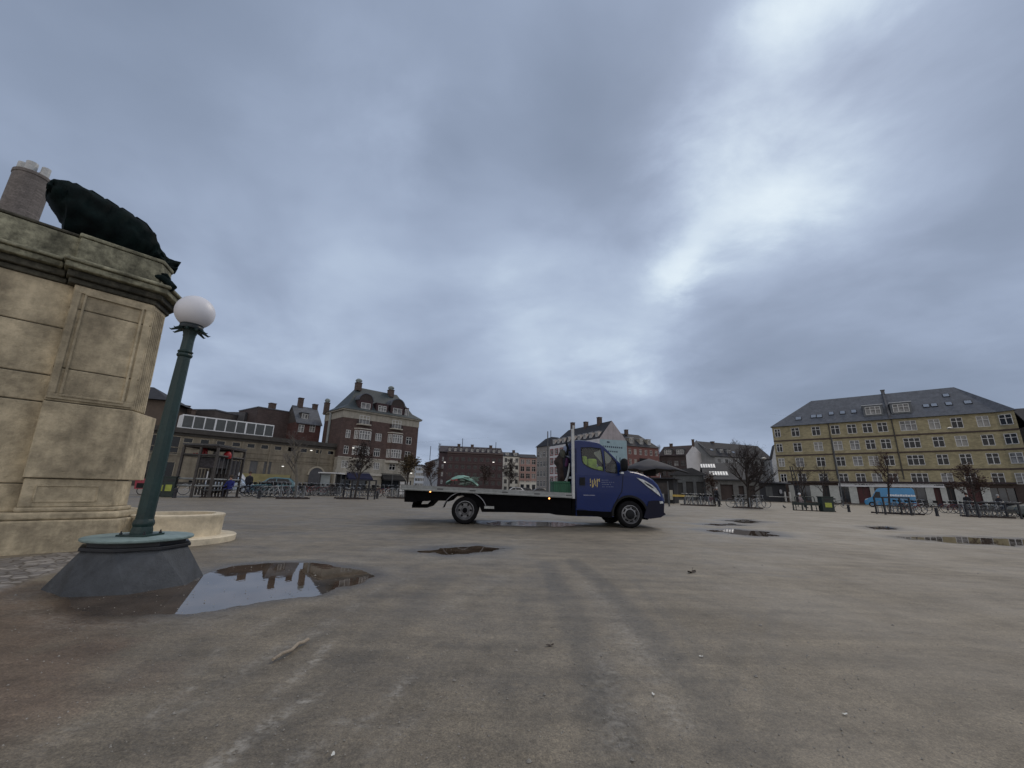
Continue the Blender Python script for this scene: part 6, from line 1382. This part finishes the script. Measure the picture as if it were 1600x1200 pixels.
# green bench and frame
g=G(1239,797.2)[:2]; g2=G(1283,799)[:2]; dv_=g2-g; L=float(np.hypot(*dv_)); bn=thing('park_bench','long dark green bench before the yellow apartment house','bench',(g[0],g[1],0),math.atan2(dv_[1],dv_[0]))
GB=mat('bench_green',(.016,.026,.024),.6,.25,4)
MB().box(0,L,0,.5,.40,.46).build('seat',GB,bn); MB().box(0,L,-.02,.03,.46,.60).build('apron',GB,bn)
for k in range(4): x=L*k/3.02+.03; MB().box(x,x+.07,0,.07,0,.40).build('leg',GB,bn); MB().box(x,x+.07,.43,.5,0,.40).build('leg',GB,bn)
MB().box(0,L+.9,.05,.15,-.02,.05).build('plinth',STL,bn)
g3=G(1257,797.6); ra=thing('hoop_frame','dark green tubular hoop frame behind the bench','frame',(g3[0],g3[1]+.9,0),rad(-8)); 
for x in (0,.75): MB().tube([(x,0,0),(x,0,.98),(x+.05,0,1.03),(x+.62,0,1.03),(x+.66,0,.98),(x+.74,0,0)],.035,6).build('hoop',GB,ra,True)
# lattice sculpture / tall leaning dark post before the yellow house
g=G(1247.5,791.5); lt=thing('advert_pillar','tall dark tapered lattice post leaning before the yellow house','post',(g[0],g[1],0),rad(-20))
hz0=4.3
mb=MB()
for sx in (0,.55): mb.tube([(sx,0,0),(-.25+sx*.35,0,hz0)],.05,5)
mb.build('upright',BOL,lt)
for k in range(9): z=.3+k*.42; f=z/hz0; MB().tube([(-.25*f,0,z),(.55-.61*f,0,z+.3)],.03,4).build('rung',BOL,lt)
# ------------------------------------------------------------------ umbrella
Y_=21.5; ux_=atX(1017,Y_); um=thing('market_umbrella','big dark grey market umbrella standing open behind the truck bonnet','umbrella',(ux_,Y_,0),rad(18))
UG=mat('dark_grey_canvas',(.038,.038,.045),.85,.15,2); R_=1.42; pk=topz(1017,716.5,Y_); ez_=topz(1020,733,Y_-1.2)
vs=[(0,0,pk)];fs=[]
n=8
for ring,(rr_,zz) in enumerate(((.33,pk-(pk-ez_)*.28),(.66,pk-(pk-ez_)*.62),(1.0,ez_))):
    for k in range(n*2):
        a=math.pi*k/n; f=1.0 if k%2==0 else (1-.03*ring); c_,s_=math.cos(a),math.sin(a); sq=1/max(abs(c_),abs(s_)) ; sq=1+(sq-1)*.85
        vs.append((R_*rr_*c_*f*sq,R_*rr_*s_*f*sq,zz+(0 if k%2==0 else .03*ring)-(sq-1)*.30*rr_))
m_=n*2; fs=[(0,1+k,1+(k+1)%m_) for k in range(m_)]
for r_ in range(2):
    for k in range(m_): a_=1+r_*m_+k; b_=1+r_*m_+(k+1)%m_; fs.append((a_,a_+m_,b_+m_,b_))
cnp=MB().add(vs,fs).build('canopy',UG,um,True,50); so_=cnp.modifiers.new('thick','SOLIDIFY'); so_.thickness=.02
mb=MB()
for k in range(8): a=math.pi*k/4; v1=vs[1+2*m_+2*k]; mb.tube([(0,0,pk-.15),(v1[0]*.97,v1[1]*.97,v1[2]-.05)],.012,4)
mb.build('ribs',BLACKP,um); MB().tube([(0,0,0),(0,0,pk-.05)],.03,8).build('pole',BLACKP,um,True); MB().lathe([(.35,0),(.35,.08),(0,.1)],16).build('base',BLACKP,um,True)
MB().lathe([(.30,ez_-.28),(.34,ez_),(.2,ez_+.15)],12).build('folded_curtain',mat('black_canvas',(.008,.008,.010),.9,.2,3),um,True)
# ------------------------------------------------------------------ vehicles
def car(name,label,x,y_,rz,L,W,Hh,prof,winp,paint,cat='car',wheels=(.18,.80),wr=.31,extra=None,glass=None):
    r=thing(name,label,cat,(x,y_,0),rz); P=[(a*L,b*Hh) for a,b in prof]; n=len(P); mb=MB(); vs=[]
    mid=Hh*.55
    for yy,ins in ((0,.05),(.06,0),(W-.06,0),(W,.05)):
        for (a,b) in P:
            tx=max(0,b-mid)*.22; y2=yy+(tx if yy<W/2 else -tx); k=ins; vs.append((a+(k if a<L*.1 else -k if a>L*.9 else 0),y2,b-(ins if b>Hh*.8 else 0)))
    fs=[]
    for j in range(3):
        for i in range(n): fs.append((j*n+i,j*n+(i+1)%n,(j+1)*n+(i+1)%n,(j+1)*n+i))
    tri=tessellate_polygon([[Vector((a,b,0)) for a,b in P]]); fs+=[t for t in tri]+[(c+3*n,b+3*n,a+3*n) for a,b,c in tri]
    mb.add(vs,fs); mb.build('body',paint,r,True,30)
    for wp in winp:
        Q=[(a*L,b*Hh) for a,b in wp]
        for sg in (0,1):
            m2=MB(); tri=tessellate_polygon([[Vector((a,b,0)) for a,b in Q]]); m2.add([(a,(.0+max(0,b-mid)*.22-.008) if sg==0 else W-max(0,b-mid)*.22+.008,b) for a,b in Q],[t for t in tri]); m2.build('side_window',glass or GLD,r)
    for wx in wheels:
        for yy in (.08,W-.08):
            w=MB().lathe([(.6*wr,-.09),(.97*wr,-.09),(wr,-.05),(wr,.05),(.97*wr,.09),(.6*wr,.09)],20,RX90).build('wheel',RUB,r,True); w.location=(wx*L,yy,wr)
            MB().lathe([(.62*wr,-.07),(.6*wr,.095),(.3*wr,.07),(0,.08)],16,RX90@(Matrix.Rotation(math.pi,4,'X') if yy>W/2 else Matrix.Identity(4))).build('rim',SILV,w,True)
    return r
hatch=[(.02,.18),(.0,.38),(.03,.50),(.20,.62),(.36,.95),(.50,1.0),(.80,.97),(.93,.68),(.99,.60),(1.0,.30),(.98,.18)]
hw=[[(.25,.63),(.38,.90),(.52,.94),(.52,.63)],[(.54,.63),(.54,.94),(.78,.91),(.88,.66)]]
vanp=[(.015,.12),(.0,.22),(.01,.34),(.04,.42),(.17,.52),(.26,.84),(.30,.95),(.36,1.0),(.97,1.0),(1.0,.90),(1.0,.13)]
vw=[[(.195,.53),(.265,.80),(.345,.80),(.345,.53)]]
VB=mat('van_blue',(.010,.17,.36),.35,.08,1,coat=.4)
a=G(1352,791.8)[:2]; dirv=y.d; 
# length so that its rear end meets the measured right edge
for Lv in np.arange(4.5,8,.1):
    e_=a+dirv*Lv; q_=np.array([e_[0],e_[1],1.2])-CC; px_=800+F*(q_@CR)/(q_@fw)
    if px_>1430: break
van=car('delivery_van','bright blue high roofed delivery van parked before the yellow house shops',a[0],a[1],math.atan2(dirv[1],dirv[0]),float(Lv),2.0,2.45,vanp,vw,VB,'van',(.15,.78),.34)
print('van length',Lv)
WT=mat('white_lettering',(.62,.66,.70),.6,.05,4); mb=MB(); u=float(Lv)*.48
for k in range(11): w_=.17+.04*(k%3); mb.box(u,u+w_,-.012,-.002,1.42,1.42+.22+.03*(k%2)); u+=w_+.035
lt_=mb.build('lettering',WT,van)
MB().prism([(.02*Lv,.86),(.07*Lv,.98),(.09*Lv,1.08),(.03*Lv,1.0)],-.01,.1).build('headlight',HLM,van)
WV=mat('van_white',(.45,.46,.48),.4,.08,1)
wv=car('white_van','white van parked behind the cage pavilion',atX(362,40),40,rad(25),4.9,1.95,2.1,vanp,vw,WV,'van'); wv.rotation_euler=(0,0,rad(196)); wv.location=(atX(398,53),53,0)
TE=mat('teal_paint',(.03,.12,.15),.25,.1,1,coat=.6)
car('parked_car','teal hatchback with bright reflections parked by the bicycles at the hall',atX(392,36),36,rad(20),3.6,1.7,1.45,hatch,hw,TE,'car')
car('parked_car','pale blue small car nosing out beside the white van',atX(376,42),42,rad(-160),3.6,1.7,1.42,hatch,hw,mat('ice_blue_paint',(.22,.28,.36),.25,.1,1,coat=.6),'car').location=(atX(402,38.5),38.5,0)
car('parked_car','dark grey green car cut by the right edge of the picture',*(G(1588,809.5)[:2]),rad(-38),4.3,1.75,1.5,hatch,hw,mat('grey_green_paint',(.035,.05,.055),.3,.1,1,coat=.5),'car')
for px,Y_,lb,mm in ((806,95,'dark car parked before the ivory house',(.02,.02,.025)),(829,100,'black car parked before the salmon house',(.014,.014,.016)),(790,90,'white car behind the middle of the deck',(.42,.42,.43)),(1455,None,'dark red car half hidden before the shops',(.12,.01,.015))):
    if Y_ is None: continue
    car('parked_car',lb,atX(px,Y_),Y_,rad(5),4.2,1.75,1.45,hatch,hw,mat('paint_%d'%px,mm,.3,.1,1,coat=.5),'car')
# white barrier by the truck tail
g=G(622,776.8); wb=thing('white_barrier','white slatted barrier beside the truck tail','barrier',(g[0],g[1],0),rad(-5)); s_=g[1]/673
for k in range(4): MB().box(0,19*s_,0,.04,.25+k*.30,.25+k*.30+.22).build('slat',mat('white_barrier_paint',(.60,.61,.62),.6,.1,3),wb)
for x in (0.3*s_,10*s_,18.5*s_): MB().box(x-.05,x+.05,-.06,-.004,0,1.5).build('post',BOL,wb)
# white roofed stall
g=G(498,773.8); stl=thing('market_stall','dark open stall with thin white roof and pale side panel before the hall end','stall',(g[0],g[1],0),rad(8)); sc_=g[1]/651
w_=26*sc_; MB().box(-.2,w_,-.4,2.0,1.92,2.02).build('roof',mat('white_canopy_board',(.50,.51,.52),.6,.1,2),stl); MB().box(-.15,.75,.05,.12,.1,1.91).build('side_panel',mat('pale_panel',(.24,.27,.28),.6,.2,2),stl); MB().box(.9,w_-.2,1.4,1.9,.1,1.9).build('back_panel',DARKO,stl)
for x in (.0,w_-.15): MB().box(x-.04,x+.04,-.3,-.22,0,1.91).build('post',BOL,stl)
MB().box(.9,w_-.3,.1,.7,.1,.95).build('counter',STL,stl)
# green tent seen over the deck
Y_=52; tn=thing('green_tent','pale green rounded market tent with red patches above the deck','tent',(atX(696,Y_),Y_,0),0); sc_=Y_/651
TGm=mat('pale_green_canvas',(.17,.30,.25),.8,.2,1.2); zt_=lambda yy: topz(715,yy,Y_)
pr=[(0,zt_(757)),(0,zt_(752)),(4*sc_,zt_(750)),(8*sc_,zt_(746)),(16*sc_,zt_(742.5)),(26*sc_,zt_(741.5)),(34*sc_,zt_(744)),(42*sc_,zt_(749)),(46*sc_,zt_(753)),(50*sc_,zt_(757))]
mb=MB(); n=len(pr); vs=[]; 
for j in range(9):
    a=math.pi*j/8; yy=1.6-1.6*math.cos(a); k=.72+.28*math.sin(a)
    for x,z in pr: vs.append((x,yy,1.0+(z-1.0)*k+.03*math.sin(j*2.3+x*4)))
mb.add(vs,[(j*n+i,j*n+i+1,(j+1)*n+i+1,(j+1)*n+i) for j in range(8) for i in range(n-1)]); mb.build('tent_cover',TGm,tn,True,60)
MB().box(7*sc_,13*sc_,.05,.12,zt_(751.5),zt_(748.5)).build('red_patch',mat('faded_red_print',(.25,.06,.06),.8,.3,4),tn); MB().box(14*sc_,18*sc_,.0,.1,zt_(751),zt_(748.5)).build('red_patch',MATS['faded_red_print'],tn)
mb=MB(); rc=random.Random(4)
for k in range(60): x,yy,z=rc.uniform(20,46)*sc_,rc.uniform(-.1,1.2),rc.uniform(1.2,zt_(746)); mb.box(x,x+rc.uniform(.2,.6),yy,yy+.2,z,z+rc.uniform(.05,.2),TR(0,0,0,0,0,0))
mb.build('stacked_goods',mat('mottled_goods',(.10,.14,.12),.8,.9,5),tn); MB().box(0,50*sc_,.2,2.8,.1,1.05).build('counter',STL,tn)
# red cargo bike behind the lamp post
g=G(207,772.8); cb_=thing('cargo_bicycle','red cargo bicycle with black box between monument and lamp post','cargo bicycle',(g[0],g[1],0),rad(8))
MB().prism([(0,.35),(-.05,.95),(.35,1.0),(.4,.75),(.75,.75),(.9,.95),(1.25,.95),(1.2,.4)],0,.7).build('cargo_box',mat('bike_red_box',(.26,.025,.045),.5,.3,5),cb_); MB().box(.1,.85,-.02,.0-.003,.42,.72).build('cover',BLACKP,cb_)
for x in (.2,1.0): MB().tube([(x+.25*math.cos(a),.35,.26+.25*math.sin(a)) for a in np.linspace(0,2*math.pi,17)],.02,5,False).build('wheel',RUB,cb_,True)
MB().tube([(1.2,.35,.5),(1.6,.35,.8),(1.6,.35,1.05)],.02,5).build('frame',FRM[0],cb_,True)
# ------------------------------------------------------------------ masts, hung lamps, signs, barrier, pigeon
def mast(px,Y_,ytop,lb,r_=.06,head=True):
    m=thing('street_mast',lb,'mast',(atX(px,Y_),Y_,0)); z=topz(px,ytop,Y_); MB().tube([(0,0,0),(0,0,z)],[r_*1.3,r_*.7],8).build('pole',mat('mast_grey',(.07,.075,.08),.6,.2,3),m,True)
    if head: MB().tube([(0,0,z-.1),(.4,0,z+.1),(.9,0,z+.1)],.03,5).build('arm',MATS['mast_grey'],m,True); MB().box(.8,1.3,-.12,.12,z+.02,z+.12).build('lamp_head',MATS['mast_grey'],m)
    return m
mast(855.5,40,674,'thin grey mast rising between truck deck and stone corner house',.07,False)
mast(1316,56,684,'dark slanting looking lamp mast before the yellow house front',.07,False)
mast(1044.5,33,752,'dark post with small cap right of the truck front',.05,False); mast(612,44,742,'thin post between the two awnings',.04,False); mast(860,30,748,'short traffic signal post beyond the truck deck',.05,False)
GL=mat('lit_lamp',(.9,.9,.85),.4,0,emit=(1,.96,.88),es=1.6); GLU=mat('unlit_lamp_shade',(.35,.35,.33),.5,.1,3)
for px,py,Y_,lb,lit in ((442,728.5,40,'small lit lamp hung before the blank hall front',1),(486.5,703.7,42,'small lit lamp hung over the end of the hall',1),(552,699.6,42,'small lit lamp hung before the brick corner house bays',1),(642.5,739,50,'small lit lamp hung beside the right black awning',1),(695,722,60,'small pale lamp hung before the left of the dark brick block',1),(771,722,60,'small pale lamp hung before the right of the dark brick block',1),(1163,714.3,50,'pale flat lamp hung over the big dark tree',0),(1193,716.5,52,'pale flat lamp hung right of the big dark tree',0),(1484.5,669.3,34,'oval pale street lamp hung before the yellow house upper floor',0)):
    p_=atY(px,py,Y_); r=thing('hung_lamp',lb,'street lamp',(p_[0],p_[1],p_[2]),0,'street lamps hung on wires'); sz=.13*Y_/42 if lit else .28*Y_/42
    MB().lathe([(0,.55*sz),(.35*sz,.45*sz),(1.0*sz,.05*sz),(1.0*sz,0)],14).build('shade',GLU,r,True); MB().lathe([(.9*sz,0),(.6*sz,-.3*sz),(0,-.4*sz)],14).build('bulb',GL if lit else GLU,r,True)
    MB().tube([(-14,2,1.2),(-6,1,.5),(0,0,.50*sz+.02),(6,-1,.5),(14,-2,1.2)],.0025,3).build('wire',BLACKP,r)
for px,py,w,z0,z1,lb,col_ in ((1036,787.5,.32,.25,.95,'pale grey A board just right of the truck bumper',(.20,.21,.22)),(1050,786.5,.32,.35,1.35,'cream upright sign beside the dark post',(.34,.33,.26))):
    g=G(px,py); r=thing('pavement_sign',lb,'sign',(g[0],g[1],0)); MB().box(-w/2,w/2,0,.05,z0,z1).build('board',mat('board_%d'%px,col_,.6,.25,6),r); MB().box(-w/2,-w/2+.04,.06,.1,0,z0+.1).build('leg',BOL,r); MB().box(w/2-.04,w/2,.06,.1,0,z0+.1).build('leg',BOL,r)
g=G(1056,787.6); yb_=thing('yellow_barrier','yellow and pale low barrier rail behind the bicycles right of the truck','barrier',(g[0],g[1]+.6,0),rad(4)); MB().box(0,1.3,0,.08,.70,.90).build('rail',mat('yellow_plastic',(.42,.30,.07),.5,.2,5),yb_); MB().box(1.35,2.7,0,.08,.72,.86).build('rail',mat('cream_plastic',(.33,.33,.29),.5,.3,5),yb_)
for x in (.05,1.2,2.6): MB().box(x,x+.06,.09,.15,0,.8).build('leg',BOL,yb_)
g=G(1226,795); pg=thing('pigeon','dark pigeon standing on the gravel left of the green bench','pigeon',(g[0],g[1],0),rad(100)); PGM=mat('pigeon_grey',(.035,.035,.042),.7,.3,20)
mb=MB(); mb.tube([(-.17,0,.10),(-.08,0,.12),(0,0,.15),(.07,0,.19),(.10,0,.25),(.12,0,.29),(.145,0,.29)],[.012,.045,.07,.06,.03,.032,.008],10); mb.build('body',PGM,pg,True,80); MB().tube([(-.01,.02,.10),(0,.02,0)],.006,4).build('leg',PGM,pg); MB().tube([(-.01,-.02,.10),(0,-.02,0)],.006,4).build('leg',PGM,pg)
# roof aerials belong to their houses
for px,yt,yb2 in ((672,697,712),(722,685,704),(774.5,691,704)):
    x_,z1_=FARB.P(px,yt,5); x_,z0_=FARB.P(px,yb2,5); MB().tube([(x_,5,ez if False else z0_-2),(x_,5,z1_)],.12,4).build('aerial',BLACKP,FARB.root)
# white end gable beside the yellow house
a=atY(1207,750,128); b=atY(1220.5,750,127); w8=Bld('white_gable_house','blank white gable end standing just left of the yellow apartment house',a,b)
pp=[w8.P(*p) for p in ((1205.5,717),(1209.5,696.5),(1218.5,733),(1220.5,742))]
MB().prism([(pp[0][0],0),(pp[0][0],pp[0][1]),pp[1],pp[2],pp[3],(pp[3][0],0)],0,5).build('wall',mat('bright_white_render',(.46,.48,.50),.8,.06,.5),w8.root)
MB().prism([(pp[0][0]-.2,pp[0][1]),(pp[1][0],pp[1][1]+.35),(pp[1][0]+.1,pp[1][1]+.1),(pp[0][0]+.1,pp[0][1]-.1)],-.2,5).build('verge',DROOF,w8.root)

a=atY(994,770,46); b=atY(1053,770,44); bt8=Bld('market_booth','low black market booth seen under the umbrella right of the truck',a,b); bt8.wall(mat('booth_black',(.016,.016,.018),.8,.3,1),0,2.5,3); bt8.box('roof',DROOF,-.3,bt8.L+.3,-.5,3.3,2.5,2.62); bt8.box('hatch',mat('booth_hatch',(.035,.03,.028),.7,.4,2),.5,bt8.L-.5,-.05,-.003,.9,2.1)
